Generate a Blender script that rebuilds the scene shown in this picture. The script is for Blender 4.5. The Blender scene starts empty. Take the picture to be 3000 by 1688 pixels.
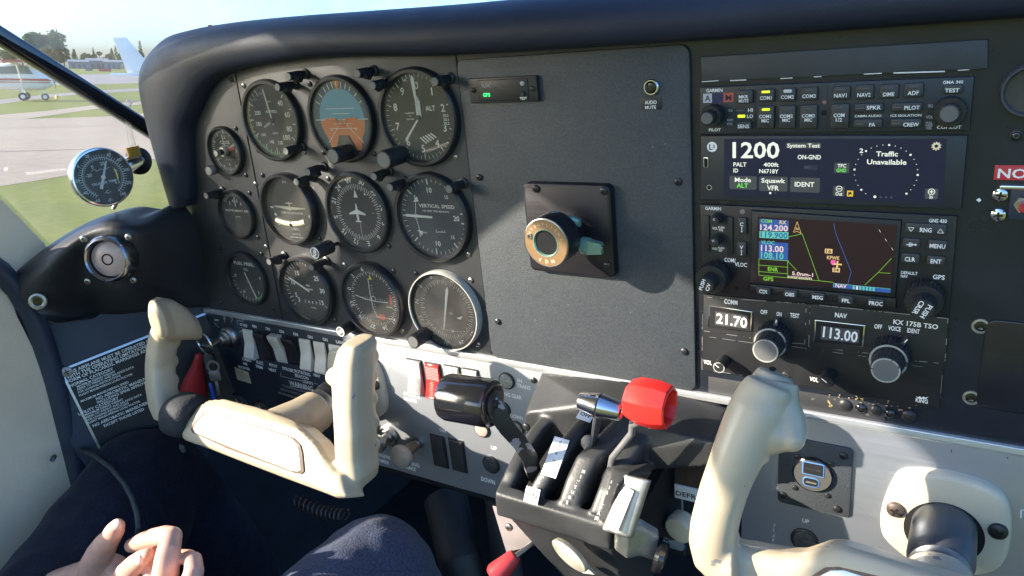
import bpy, bmesh, math, random
from mathutils import Vector, Matrix
random.seed(7)
SC = bpy.context.scene
COL = SC.collection

# ---------------------------------------------------------------- camera, sky, sun, exposure
# frame used by every builder, millimetres: a = right along the panel, b = up, c = out of the panel towards the seats
def W(a, b, c): return Vector((a, -c, b)) * .001
FPX = 2221.684                                   # focal length for a 3000 pixel wide picture
CAM = (167.5765, 61.2497, 513.9098)              # camera position in a, b, c
YAW, PIT, ROL = 0.577231765, 0.352046162, -0.106829806
_ca, _sa, _cb, _sb, _cc, _sc = math.cos(YAW), math.sin(YAW), math.cos(PIT), math.sin(PIT), math.cos(ROL), math.sin(ROL)
_Ry = Matrix(((_ca, 0, _sa), (0, 1, 0), (-_sa, 0, _ca)))
_Rx = Matrix(((1, 0, 0), (0, _cb, -_sb), (0, _sb, _cb)))
_Rz = Matrix(((_cc, -_sc, 0), (_sc, _cc, 0), (0, 0, 1)))
RC = _Rz @ _Rx @ _Ry
def _w(v): return Vector((v[0], v[2], -v[1]))
cam_d = bpy.data.cameras.new('camera')
cam_d.sensor_width = 36; cam_d.lens = FPX / 3000 * 36
cam_d.clip_start = .01; cam_d.clip_end = 5000
cam = bpy.data.objects.new('camera', cam_d); COL.objects.link(cam)
# the aircraft stands a little tilted on the ramp: TILT turns the cabin so that the airfield outside is level
def _pxdir(x, y): return _w(Vector(((x - 1500)/FPX, (y - 844)/FPX, 1)) @ RC).normalized()
_n = _pxdir(371, 195).cross(_pxdir(41, 189)); _n = _n if _n.z > 0 else -_n
TQ = _n.rotation_difference(Vector((0, 0, 1))); CAMW = W(*CAM)
TILT = Matrix.Translation(CAMW) @ TQ.to_matrix().to_4x4() @ Matrix.Translation(-CAMW)
_x, _y, _z = _w(RC[0]), -_w(RC[1]), -_w(RC[2])
cam.matrix_world = Matrix(((_x[0], _y[0], _z[0], 0), (_x[1], _y[1], _z[1], 0), (_x[2], _y[2], _z[2], 0), (0, 0, 0, 1)))
cam.matrix_world.translation = W(*CAM); cam.matrix_world = TILT @ cam.matrix_world
SC.camera = cam

SUN = (TQ @ Vector((55, 45, -30))).normalized()         # direction the sunlight travels (world x, y, z)
world = bpy.data.worlds.new('World'); SC.world = world; world.use_nodes = True
_nt = world.node_tree
_sky = _nt.nodes.new('ShaderNodeTexSky'); _sky.sky_type = 'NISHITA'; _sky.sun_disc = False
_sky.sun_elevation = math.asin(-SUN.z); _sky.sun_rotation = math.atan2(-SUN.x, -SUN.y)
_sky.air_density = 1.0; _sky.dust_density = 2.0; _sky.ozone_density = 6.0
_nt.links.new(_sky.outputs[0], _nt.nodes['Background'].inputs[0])
_nt.nodes['Background'].inputs[1].default_value = .15
sun_d = bpy.data.lights.new('sun', 'SUN'); sun_d.energy = 3.6; sun_d.angle = math.radians(.55); sun_d.color = (1, .89, .73)
sun = bpy.data.objects.new('sun', sun_d); COL.objects.link(sun)
sun.rotation_euler = SUN.to_track_quat('-Z', 'Y').to_euler(); sun.location = (-3, -3, 4)
SC.view_settings.view_transform = 'Standard'; SC.view_settings.look = 'None'
SC.view_settings.exposure = 2.0; SC.view_settings.gamma = 1
SC.cycles.max_bounces = 8; SC.cycles.transparent_max_bounces = 24
SC.cycles.use_denoising = True

# ---------------------------------------------------------------- pixel of the photograph -> place at a stated distance
REG = dict(O=(0, 0, 3000/2575), A=(550, 150, .34938), B=(550, 550, .34938), C=(1350, 50, .41408), D=(1350, 500, .44868),
           E=(2030, 80, .37655), F=(2030, 580, .44171), G=(0, 550, .48309), H=(350, 850, .44865), I=(1050, 950, .50946),
           J=(1400, 1050, .44029), K=(1950, 1050, .44025), L=(0, 1200, .34938), M=(0, 0, .41408))
OUT = False
CABIN = []
def ray(r, x, y):
    ox, oy, k = REG[r]
    d = Vector(((ox + x*k - 1500) / FPX, (oy + y*k - 844) / FPX, 1)) @ RC      # = RC^T d
    v = (d[0], -d[1], -d[2])                                                     # in a, b, c
    if OUT:
        w = TQ @ Vector((v[0], -v[2], v[1])); v = (w[0], w[2], -w[1])           # level frame of the airfield
    return v
def V(r, x, y, c=0):
    d = ray(r, x, y); t = (c - CAM[2]) / d[2]
    return CAM[0] + t*d[0], CAM[1] + t*d[1]
def V3(r, x, y, c=0): return V(r, x, y, c) + (c,)
def VX(r, x, y, a):
    d = ray(r, x, y); t = (a - CAM[0]) / d[0]
    return a, CAM[1] + t*d[1], CAM[2] + t*d[2]
def VZ(r, x, y, b=-1950):
    d = ray(r, x, y); t = (b - CAM[1]) / d[1]
    return CAM[0] + t*d[0], b, CAM[2] + t*d[2]
def PXMM(r, x, y, c=0):                           # millimetres covered by one pixel of that view there
    d = ray(r, x, y); t = (c - CAM[2]) / d[2]
    return REG[r][2] * t / FPX

# ---------------------------------------------------------------- materials
MATS = {}
def pm(name, col, rough=.5, metal=0., spec=.5, bump=None, var=None, wear=None, coat=0., emit=0., sheen=0., aniso=None, sss=0.):
    """principled material; bump=(scale, strength), var=(scale, amount), wear=(scale, threshold, colour)"""
    if name in MATS: return MATS[name]
    m = bpy.data.materials.new(name); m.use_nodes = True; MATS[name] = m
    nt = m.node_tree; N = nt.nodes; L = nt.links; p = N['Principled BSDF']
    p.inputs['Roughness'].default_value = rough; p.inputs['Metallic'].default_value = metal
    p.inputs['Specular IOR Level'].default_value = spec; p.inputs['Coat Weight'].default_value = coat
    p.inputs['Sheen Weight'].default_value = sheen
    if sss:
        p.inputs['Subsurface Weight'].default_value = sss; p.inputs['Subsurface Radius'].default_value = (1, .4, .25); p.inputs['Subsurface Scale'].default_value = .006
    tc = N.new('ShaderNodeTexCoord')
    def noise(s, det=4, src=None):
        n = N.new('ShaderNodeTexNoise'); n.inputs['Scale'].default_value = s; n.inputs['Detail'].default_value = det
        L.new(src or tc.outputs['Object'], n.inputs['Vector']); return n
    c = (*col, 1); p.inputs['Base Color'].default_value = c
    out = None
    if var:
        n = noise(var[0], 6); r = N.new('ShaderNodeMapRange'); r.inputs[1].default_value = .3; r.inputs[2].default_value = .7
        r.inputs[3].default_value = 1 - var[1]; r.inputs[4].default_value = 1 + var[1]
        L.new(n.outputs[0], r.inputs[0])
        v = N.new('ShaderNodeVectorMath'); v.operation = 'SCALE'; v.inputs[0].default_value = col
        L.new(r.outputs[0], v.inputs['Scale']); out = v.outputs[0]
    if wear:
        n = noise(wear[0], 5); r = N.new('ShaderNodeMath'); r.operation = 'GREATER_THAN'; r.inputs[1].default_value = wear[1]
        L.new(n.outputs[0], r.inputs[0])
        x = N.new('ShaderNodeMix'); x.data_type = 'RGBA'; x.inputs[6].default_value = c; x.inputs[7].default_value = (*wear[2], 1)
        if out: L.new(out, x.inputs[6])
        L.new(r.outputs[0], x.inputs[0]); out = x.outputs[2]
    if out: L.new(out, p.inputs['Base Color'])
    if aniso:
        mp = N.new('ShaderNodeMapping'); mp.inputs['Scale'].default_value = aniso[:3]; L.new(tc.outputs['Object'], mp.inputs[0])
        n = noise(1, 3, mp.outputs[0]); r = N.new('ShaderNodeMapRange'); r.inputs[3].default_value = rough - aniso[3]; r.inputs[4].default_value = rough + aniso[3]
        L.new(n.outputs[0], r.inputs[0]); L.new(r.outputs[0], p.inputs['Roughness'])
        b = N.new('ShaderNodeBump'); b.inputs['Strength'].default_value = .12; b.inputs['Distance'].default_value = .0004
        L.new(n.outputs[0], b.inputs['Height']); L.new(b.outputs[0], p.inputs['Normal'])
    elif bump:
        n = noise(bump[0], 3); b = N.new('ShaderNodeBump'); b.inputs['Strength'].default_value = bump[1]
        b.inputs['Distance'].default_value = bump[2] if len(bump) > 2 else .0005
        L.new(n.outputs[0], b.inputs['Height']); L.new(b.outputs[0], p.inputs['Normal'])
        r = N.new('ShaderNodeMapRange'); r.inputs[3].default_value = max(.05, rough - .1); r.inputs[4].default_value = min(1, rough + .1)
        n2 = noise(35, 5); L.new(n2.outputs[0], r.inputs[0]); L.new(r.outputs[0], p.inputs['Roughness'])
    else:
        r = N.new('ShaderNodeMapRange'); r.inputs[3].default_value = max(.02, rough - .07); r.inputs[4].default_value = min(1, rough + .09)
        n2 = noise(60, 5); L.new(n2.outputs[0], r.inputs[0]); L.new(r.outputs[0], p.inputs['Roughness'])
    if emit:
        p.inputs['Emission Color'].default_value = c; p.inputs['Emission Strength'].default_value = emit
        if out: L.new(out, p.inputs['Emission Color'])
    return m
def glass(name, refl=1., milk=0., tint=(1, 1, 1), rough=.02, smudge=0.):
    m = bpy.data.materials.new(name); m.use_nodes = True; MATS[name] = m
    nt = m.node_tree; N = nt.nodes; L = nt.links; N.remove(N['Principled BSDF']); o = N['Material Output']
    t = N.new('ShaderNodeBsdfTransparent'); t.inputs[0].default_value = (*tint, 1)
    g = N.new('ShaderNodeBsdfGlossy'); g.inputs['Roughness'].default_value = rough
    f = N.new('ShaderNodeFresnel'); f.inputs[0].default_value = 1.45
    k = N.new('ShaderNodeMath'); k.operation = 'MULTIPLY'; k.inputs[1].default_value = refl; L.new(f.outputs[0], k.inputs[0])
    a = N.new('ShaderNodeMixShader'); L.new(k.outputs[0], a.inputs[0]); L.new(t.outputs[0], a.inputs[1]); L.new(g.outputs[0], a.inputs[2])
    last = a
    if milk:
        d = N.new('ShaderNodeBsdfTranslucent'); d.inputs[0].default_value = (1, .95, .86, 1)
        d2 = N.new('ShaderNodeBsdfDiffuse'); d2.inputs[0].default_value = (1, .95, .88, 1)
        ad = N.new('ShaderNodeMixShader'); L.new(d.outputs[0], ad.inputs[1]); L.new(d2.outputs[0], ad.inputs[2])
        b = N.new('ShaderNodeMixShader'); b.inputs[0].default_value = milk
        if smudge:
            tc = N.new('ShaderNodeTexCoord'); mp = N.new('ShaderNodeMapping'); mp.inputs['Scale'].default_value = (9, 5, 4)
            L.new(tc.outputs['Object'], mp.inputs[0])
            n = N.new('ShaderNodeTexNoise'); n.inputs['Scale'].default_value = 4; n.inputs['Detail'].default_value = 8; L.new(mp.outputs[0], n.inputs['Vector'])
            r = N.new('ShaderNodeMapRange'); r.inputs[1].default_value = .35; r.inputs[2].default_value = .8; r.inputs[3].default_value = milk*.6; r.inputs[4].default_value = milk + smudge
            L.new(n.outputs[0], r.inputs[0]); L.new(r.outputs[0], b.inputs[0])
        L.new(a.outputs[0], b.inputs[1]); L.new(ad.outputs[0], b.inputs[2]); last = b
    L.new(last.outputs[0], o.inputs[0]); return m
def lamp(name, col, strength):                    # a lit display element
    m = bpy.data.materials.new(name); m.use_nodes = True; MATS[name] = m
    p = m.node_tree.nodes['Principled BSDF']; p.inputs['Base Color'].default_value = (*[x*.1 for x in col], 1); strength *= .25; p.inputs['Roughness'].default_value = .35
    p.inputs['Emission Color'].default_value = (*col, 1); p.inputs['Emission Strength'].default_value = strength; return m

BLK = pm('black_paint', (.027, .028, .031), .5, spec=.75, bump=(900, .12), var=(25, .25), wear=(110, .72, (.1, .095, .09)))
BLKG = pm('gloss_black_panel', (.013, .017, .026), .3, var=(20, .3), bump=(700, .06))
CPAN = pm('textured_grey_coat', (.042, .049, .056), .5, wear=(330, .79, (.13, .13, .125)), bump=(1100, .55, .0006), var=(900, .3))
PLAST = pm('black_plastic', (.018, .018, .02), .4, var=(30, .2))
PLASG = pm('gloss_black_plastic', (.01, .01, .012), .12, spec=.6, coat=.4)
BEZ = pm('bezel_black', (.02, .02, .022), .33, var=(60, .25), wear=(120, .76, (.12, .12, .12)))
DIAL = pm('dial_black', (.014, .015, .017), .6)
DIALG = pm('dial_charcoal', (.035, .036, .038), .6)
WHT = pm('white_marking', (.85, .85, .82), .6)
DIMW = pm('faded_marking', (.4, .41, .42), .6)
WHTO = pm('worn_white_marking', (.6, .6, .58), .6, wear=(260, .6, (.03, .03, .035)))
ALU = pm('brushed_aluminium', (.5, .52, .56), .34, metal=.9, aniso=(6, 400, 900, .1))
ALUP = pm('painted_aluminium_trim', (.72, .73, .74), .36, metal=.6, aniso=(8, 500, 600, .08))
CHR = pm('chrome', (.7, .7, .72), .12, metal=1)
STEEL = pm('worn_steel', (.42, .42, .42), .32, metal=1, var=(80, .25))
SCRB = pm('black_screw', (.05, .05, .052), .3, metal=.6)
SCRS = pm('zinc_screw', (.4, .39, .36), .35, metal=.9, var=(300, .3))
HOLE = pm('deep_recess', (.004, .004, .005), .8)
CREAM = pm('cream_paint', (.46, .38, .265), .34, var=(14, .1), bump=(60, .08, .002), wear=(75, .7, (.2, .19, .18)), spec=.5)
CREAM2 = pm('aged_cream_plastic', (.52, .47, .36), .3, var=(30, .1), sss=.1)
LEATH = pm('black_vinyl', (.03, .03, .032), .45, bump=(520, .3, .0006), var=(16, .25))
LEATHB = pm('glareshield_vinyl', (.016, .021, .04), .5, spec=.35, bump=(420, .3, .0006), var=(8, .25))  # black vinyl with blue sky light put into its base colour
PEDM = pm('pedestal_vinyl', (.026, .027, .028), .46, bump=(620, .3, .0006), var=(18, .3))
RED = pm('red_plastic', (.62, .025, .02), .28, spec=.5, var=(20, .1))
REDD = pm('dull_red_plastic', (.4, .03, .035), .4, var=(30, .2))
BEIG = pm('beige_vinyl', (.86, .67, .47), .6, bump=(260, .4, .001), var=(9, .12))
NAVY = pm('navy_trim', (.03, .04, .065), .5, bump=(300, .3), var=(12, .2))
ROCK = pm('ivory_rocker', (.62, .57, .47), .5, var=(60, .12))
GREEN = pm('green_anodised', (.26, .42, .33), .3, metal=.45)
BRONZE = pm('bronze_anodised', (.46, .28, .15), .38, metal=.7, aniso=(300, 300, 30, .08))
BRASS = pm('pale_ring', (.45, .43, .37), .35, metal=.7, var=(200, .3))
GRAYP = pm('grey_plastic', (.13, .13, .13), .4)
PAPER = pm('white_label', (.74, .74, .73), .55, var=(50, .05))
INK = pm('black_ink', (.02, .02, .02), .6)
GLS = glass('instrument_glass', 1.0, .05, rough=.015, smudge=.1)
SCRG = glass('screen_glass', .6, .004, rough=.05)

# ---------------------------------------------------------------- mesh builder (millimetres in a, b, c)
class MB:
    def __init__(s, mat=None): s.v = []; s.f = []; s.fm = []; s.mats = []; s.X = None; s.use(mat or BLK)
    def use(s, mat):
        if mat not in s.mats: s.mats.append(mat)
        s.m = s.mats.index(mat); return s
    def frame(s, o=None, n=None, up=(0, 1, 0), ex=None):
        if o is None: s.X = None; return s
        n = Vector(n).normalized()
        if ex is not None: x = Vector(ex); x = (x - n*x.dot(n)).normalized(); y = n.cross(x)
        else:
            y = Vector(up); y = (y - n*y.dot(n)).normalized(); x = y.cross(n)
        s.X = (Vector(o), x, y, n); return s
    def P(s, p):
        p = Vector(p)
        if s.X: o, x, y, n = s.X; p = o + x*p[0] + y*p[1] + n*p[2]
        s.v.append(p); return len(s.v) - 1
    def face(s, ids, mat=None):
        s.f.append(tuple(ids)); s.fm.append(s.m)
    def poly(s, pts): s.face([s.P(p) for p in pts])
    def rings(s, rs, close=True, cap0=True, cap1=True):
        idx = [[s.P(p) for p in r] for r in rs]; n = len(rs[0])
        for i in range(len(rs) - 1):
            for j in range(n if close else n - 1):
                k = (j + 1) % n
                s.face((idx[i][j], idx[i][k], idx[i+1][k], idx[i+1][j]))
        if cap0: s.face(idx[0][::-1])
        if cap1: s.face(idx[-1])
    def slab(s, out, c0, c1, e=.4):
        """outline [(a,b)..] counter-clockwise, from depth c0 to c1, front edge rounded by e"""
        cx = sum(p[0] for p in out)/len(out); cy = sum(p[1] for p in out)/len(out)
        n = len(out); ins = []
        for i in range(n):
            p0, p, p1 = Vector(out[i-1]), Vector(out[i]), Vector(out[(i+1) % n])
            d0 = (p - p0).normalized(); d1 = (p1 - p).normalized()
            nn = Vector((-d0[1] - d1[1], d0[0] + d1[0]))
            if nn.length < 1e-6: nn = Vector((-d0[1], d0[0]))
            nn.normalize(); k = max(.5, nn.dot(Vector((-d0[1], d0[0])))); ins.append(nn/k)
        def off(q, c): return [(out[i][0] + ins[i][0]*q, out[i][1] + ins[i][1]*q, c) for i in range(n)]
        if e > 0: s.rings([off(0, c0), off(0, c1 - e), off(e*.3, c1 - e*.3), off(e, c1)])
        else: s.rings([off(0, c0), off(0, c1)])
    def rbox(s, a0, a1, b0, b1, c0, c1, r=1., e=.4, seg=4): s.slab(rrect(a0, a1, b0, b1, r, seg), c0, c1, e)
    def box(s, a0, a1, b0, b1, c0, c1): s.slab([(a0, b0), (a1, b0), (a1, b1), (a0, b1)], c0, c1, 0)
    def flat(s, pts2, c): s.poly([(p[0], p[1], c) for p in pts2])
    def rect(s, a0, a1, b0, b1, c): s.flat([(a0, b0), (a1, b0), (a1, b1), (a0, b1)], c)
    def lathe(s, prof, o=(0, 0, 0), n=32, mod=None, cap0=False, cap1=True):
        rs = []
        for r, c in prof:
            ring = []
            for i in range(n):
                t = 2*math.pi*i/n; q = r*(mod(t, c) if mod else 1)
                ring.append((o[0] + q*math.cos(t), o[1] + q*math.sin(t), o[2] + c))
            rs.append(ring)
        s.rings(rs, True, cap0, cap1)
    def disc(s, a, b, r, c, n=24): s.flat([(a + r*math.cos(2*math.pi*i/n), b + r*math.sin(2*math.pi*i/n)) for i in range(n)], c)
    def ring(s, a, b, r0, r1, c, n=48, t0=0., t1=2*math.pi):
        pts = []
        for i in range(n + 1):
            t = t0 + (t1 - t0)*i/n
            pts.append((s.P((a + r0*math.cos(t), b + r0*math.sin(t), c)), s.P((a + r1*math.cos(t), b + r1*math.sin(t), c))))
        for i in range(n): s.face((pts[i][0], pts[i][1], pts[i+1][1], pts[i+1][0]))
    def line(s, p, q, w, c):
        d = Vector((q[0]-p[0], q[1]-p[1])); 
        if d.length < 1e-6: return
        d = Vector((-d[1], d[0])).normalized()*w/2
        s.flat([(p[0]+d[0], p[1]+d[1]), (p[0]-d[0], p[1]-d[1]), (q[0]-d[0], q[1]-d[1]), (q[0]+d[0], q[1]+d[1])], c)
    def pline(s, pts, w, c):
        for i in range(len(pts)-1): s.line(pts[i], pts[i+1], w, c + i*.002)
    def tick(s, a, b, r0, r1, deg, w, c):          # deg clockwise from the top
        t = math.radians(90 - deg); u = (math.cos(t), math.sin(t))
        s.line((a+u[0]*r0, b+u[1]*r0), (a+u[0]*r1, b+u[1]*r1), w, c)
    def tube(s, pts, rad, n=12, caps=True):
        """pts [(a,b,c)], rad a number, a list, or a list of (r1, r2)"""
        P = [Vector(p) for p in pts]; rs = []; x = None
        for i, p in enumerate(P):
            t = (P[min(i+1, len(P)-1)] - P[max(i-1, 0)]).normalized()
            if x is None: x = t.orthogonal().normalized()
            x = (x - t*x.dot(t)).normalized(); y = t.cross(x)
            r = rad[i] if isinstance(rad, (list, tuple)) else rad
            rs.append([p + x*r*math.cos(2*math.pi*k/n) + y*r*math.sin(2*math.pi*k/n) for k in range(n)])
        s.rings(rs, True, caps, caps)
    def bar(s, secs, e1, e2, n=20, ex=3.2):
        """secs [(centre, h1, h2)]: superellipse sections spanned by e1, e2"""
        e1 = Vector(e1); e2 = Vector(e2); rs = []
        for c, h1, h2 in secs:
            c = Vector(c); ring = []
            for k in range(n):
                t = 2*math.pi*k/n; ct, st = math.cos(t), math.sin(t)
                q = lambda v: math.copysign(abs(v)**(2/ex), v)
                ring.append(c + e1*h1*q(ct) + e2*h2*q(st))
            rs.append(ring)
        s.rings(rs)
    def ball(s, o, r, n=16):
        r = r if isinstance(r, (tuple, list)) else (r, r, r); rs = []
        for i in range(1, n//2):
            ph = math.pi*i/(n//2) - math.pi/2
            rs.append([(o[0] + r[0]*math.cos(ph)*math.cos(2*math.pi*k/n), o[1] + r[1]*math.cos(ph)*math.sin(2*math.pi*k/n), o[2] + r[2]*math.sin(ph)) for k in range(n)])
        s.rings(rs)
    def hull(s, pts):
        bm = bmesh.new()
        for p in pts:
            q = Vector(p)
            bm.verts.new(q)
        bmesh.ops.convex_hull(bm, input=bm.verts)
        bm.verts.ensure_lookup_table(); m = {}
        for f in bm.faces:
            ids = []
            for v in f.verts:
                if v.index not in m or True:
                    k = id(v)
                    if v not in m: m[v] = s.P(v.co)
                    ids.append(m[v])
            s.face(ids)
        bm.free()
    def text(s, t, a, b, h, c, w=None, al='c', rot=0., sp=1.):
        """text with capitals h mm high, centred on (a, b) (al 'c') or starting there ('l'); w = total width wanted"""
        vs, fs, x0, x1, cap = glyphs(t, sp)
        if not fs: return
        k = h/cap; kx = k if not w else w/(x1 - x0)
        dx = (x0 + x1)/2 if al == 'c' else (x0 if al == 'l' else x1)
        ct, st = math.cos(math.radians(rot)), math.sin(math.radians(rot)); ids = []
        for x, y in vs:
            px, py = (x - dx)*kx, (y - cap/2)*k
            ids.append(s.P((a + px*ct - py*st, b + px*st + py*ct, c)))
        for f in fs: s.face([ids[i] for i in f])
def rrect(a0, a1, b0, b1, r, seg=4):
    r = min(r, (a1-a0)/2.001, (b1-b0)/2.001); o = []
    for cx, cy, t0 in ((a1-r, b1-r, 0), (a0+r, b1-r, 90), (a0+r, b0+r, 180), (a1-r, b0+r, 270)):
        for i in range(seg + 1):
            t = math.radians(t0 + 90*i/seg); o.append((cx + r*math.cos(t), cy + r*math.sin(t)))
    return o
_GL = {}
def glyphs(t, sp=1.):
    if (t, sp) in _GL: return _GL[(t, sp)]
    cu = bpy.data.curves.new('t', 'FONT'); cu.body = t; cu.size = 1; cu.resolution_u = 2; cu.fill_mode = 'FRONT'; cu.space_character = sp; cu.offset = .02
    o = bpy.data.objects.new('t', cu); COL.objects.link(o)
    dg = bpy.context.evaluated_depsgraph_get(); me = bpy.data.meshes.new_from_object(o.evaluated_get(dg))
    vs = [(v.co.x, v.co.y) for v in me.vertices]; fs = [tuple(p.vertices) for p in me.polygons]
    bpy.data.objects.remove(o); bpy.data.curves.remove(cu); bpy.data.meshes.remove(me)
    cap = .729 if not _GL else _GL[('H', 1.)][4]
    if t == 'H': cap = max(v[1] for v in vs)
    r = (vs, fs, min([v[0] for v in vs], default=0), max([v[0] for v in vs], default=1), cap); _GL[(t, sp)] = r
    return r
glyphs('H')

# ---------------------------------------------------------------- objects
ORG = {}
def _mesh(name, mb, off):
    me = bpy.data.meshes.new(name)
    me.from_pydata([W(*(p - off)) for p in mb.v], [], mb.f)
    for m in mb.mats: me.materials.append(m)
    me.polygons.foreach_set('material_index', mb.fm)
    me.validate(); me.update()
    return me
def smooth(me, ang=32):
    me.shade_smooth(); me.set_sharp_from_angle(angle=math.radians(ang))
def tag(o, label=None, cat=None, group=None, kind=None):
    if label: o['label'] = label
    if cat: o['category'] = cat
    if group: o['group'] = group
    if kind: o['kind'] = kind
    return o
def thing(name, label, cat, at, group=None, kind=None):
    o = bpy.data.objects.new(name, None); COL.objects.link(o); o.empty_display_size = .01
    o.location = W(*at); ORG[o.name] = Vector(at)
    if not OUT: CABIN.append(o)
    return tag(o, label, cat, group, kind)
def put(name, mb, parent=None, at=None, label=None, cat=None, group=None, kind=None, ang=32, remesh=0., sm=0, sub=0):
    """mb in absolute coordinates (at=None) or around the point at"""
    if at is None:
        lo = [min(p[i] for p in mb.v) for i in range(3)]; hi = [max(p[i] for p in mb.v) for i in range(3)]
        org = Vector(((lo[0]+hi[0])/2, (lo[1]+hi[1])/2, lo[2])); off = org
    else: org = Vector(at); off = Vector((0, 0, 0))
    me = _mesh(name, mb, off); smooth(me, ang)
    o = bpy.data.objects.new(name, me); COL.objects.link(o)
    ORG[o.name] = org
    if parent is not None: o.parent = parent; o.location = W(*(org - ORG[parent.name]))
    else: o.location = W(*org)
    if parent is None and not OUT: CABIN.append(o)
    if remesh:
        r = o.modifiers.new('r', 'REMESH'); r.mode = 'VOXEL'; r.voxel_size = remesh*.001; r.use_smooth_shade = True
        if sm: q = o.modifiers.new('s', 'SMOOTH'); q.factor = .5; q.iterations = sm
    if sub: q = o.modifiers.new('u', 'SUBSURF'); q.levels = sub; q.render_levels = sub; me.shade_smooth()
    return tag(o, label, cat, group, kind)
def copy(o, at, parent=None, label=None):
    n = o.copy(); COL.objects.link(n); ORG[n.name] = Vector(at)
    if parent is not None: n.parent = parent; n.location = W(*(Vector(at) - ORG[parent.name]))
    else: n.location = W(*at); CABIN.append(n)
    if label: n['label'] = label
    return n
def copy_tree(r, at, label=None):
    n = copy(r, at, None, label)
    for ch in list(r.children):
        c = ch.copy(); COL.objects.link(c); c.parent = n
        for g in list(ch.children):
            d = g.copy(); COL.objects.link(d); d.parent = c
    return n
def rectpx(r, q, c=0):
    p = [V(r, x, y, c) for x, y in q]
    return (p[0][0]+p[3][0])/2, (p[1][0]+p[2][0])/2, (p[2][1]+p[3][1])/2, (p[0][1]+p[1][1])/2     # a0 a1 b0 b1
def boxpx(r, x0, y0, x1, y1, c=0):
    xm, ym = (x0+x1)/2, (y0+y1)/2
    return V(r, x0, ym, c)[0], V(r, x1, ym, c)[0], V(r, xm, y1, c)[1], V(r, xm, y0, c)[1]
def tpx(mb, r, t, x, y, w, h, c, mat=None, rot=0, dc=0.):
    if mat: mb.use(mat)
    a, b = V(r, x, y, c); hh = abs(V(r, x, y-h/2, c)[1] - V(r, x, y+h/2, c)[1])
    ww = (V(r, x+w/2, y, c)[0] - V(r, x-w/2, y, c)[0]) if w else None
    mb.text(t, a, b, hh, c + .12 + dc, ww, rot=rot)
_scr = {}
def screw_mesh(mat, r):
    k = (mat.name, r)
    if k not in _scr:
        b = MB(mat); b.lathe([(r, 0), (r, r*.2), (r*.92, r*.42), (r*.6, r*.62), (r*.25, r*.68)], n=18)
        b.use(HOLE)
        for t in (20, 110):
            q = math.radians(t); u = (math.cos(q)*r*.55, math.sin(q)*r*.55); b.line((-u[0], -u[1]), (u[0], u[1]), r*.26, r*.72 + .004*(t > 90))
        me = _mesh('screw', b, Vector((0, 0, 0))); smooth(me); _scr[k] = me
    return _scr[k]
def screw(a, b, parent, mat=None, r=2.6, c=0.):
    mat = mat or SCRB
    o = bpy.data.objects.new('screw', screw_mesh(mat, r)); COL.objects.link(o); o.parent = parent
    o.location = W(*(Vector((a, b, c)) - ORG[parent.name])); o.rotation_euler = (0, random.uniform(0, 3), 0); return o
def knob(mb, prof, o=(0, 0, 0), teeth=0, dep=.06, n=None):
    n = n or (teeth*4 if teeth else 32)
    mod = (lambda t, c: 1 - dep*(math.cos(t*teeth) > .2)) if teeth else None
    mb.lathe(prof, o, n, mod)
# ================================================================ the airfield outside
OUT = True
GZ = -1950.
def gmat(name, c1, c2, s1, s2, rough=.9):
    m = bpy.data.materials.new(name); m.use_nodes = True; MATS[name] = m; nt = m.node_tree; N = nt.nodes; L = nt.links; p = N['Principled BSDF']; p.inputs['Roughness'].default_value = rough; p.inputs['Specular IOR Level'].default_value = .2
    tc = N.new('ShaderNodeNewGeometry'); a = N.new('ShaderNodeTexNoise'); a.inputs['Scale'].default_value = s1; a.inputs['Detail'].default_value = 8; L.new(tc.outputs['Position'], a.inputs['Vector'])
    b = N.new('ShaderNodeTexNoise'); b.inputs['Scale'].default_value = s2; b.inputs['Detail'].default_value = 5; L.new(tc.outputs['Position'], b.inputs['Vector'])
    ad = N.new('ShaderNodeMath'); ad.operation = 'ADD'; L.new(a.outputs[0], ad.inputs[0]); L.new(b.outputs[0], ad.inputs[1])
    r = N.new('ShaderNodeMapRange'); r.inputs[1].default_value = .7; r.inputs[2].default_value = 1.3; L.new(ad.outputs[0], r.inputs[0])
    x = N.new('ShaderNodeMix'); x.data_type = 'RGBA'; x.inputs[6].default_value = (*c1, 1); x.inputs[7].default_value = (*c2, 1); L.new(r.outputs[0], x.inputs[0]); L.new(x.outputs[2], p.inputs['Base Color']); return m
GRASS = gmat('mown_grass', (.095, .118, .01), (.17, .18, .02), .6, 9); CONC = gmat('taxiway_concrete', (.285, .225, .16), (.35, .28, .2), .25, 4); ASPH = gmat('asphalt', (.2, .185, .175), (.25, .235, .22), .3, 5)
m = MB(GRASS); m.X = None
S = 1400000.
n = 24; m.poly([(S*math.cos(2*math.pi*k/n), GZ, S*math.sin(2*math.pi*k/n)) for k in range(n)][::-1])
put('grass_ground', m, None, kind='structure', at=(0, 0, 0), label='flat mown grass of the airfield', cat='grass')
def strip(name, px, z, mat, label, cat):
    P = [Vector(VZ('M', x, y, GZ + z)) for x, y in px]
    q = MB(mat); q.poly(P); return put(name, q, None, kind='structure', at=None, label=label, cat=cat)
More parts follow.
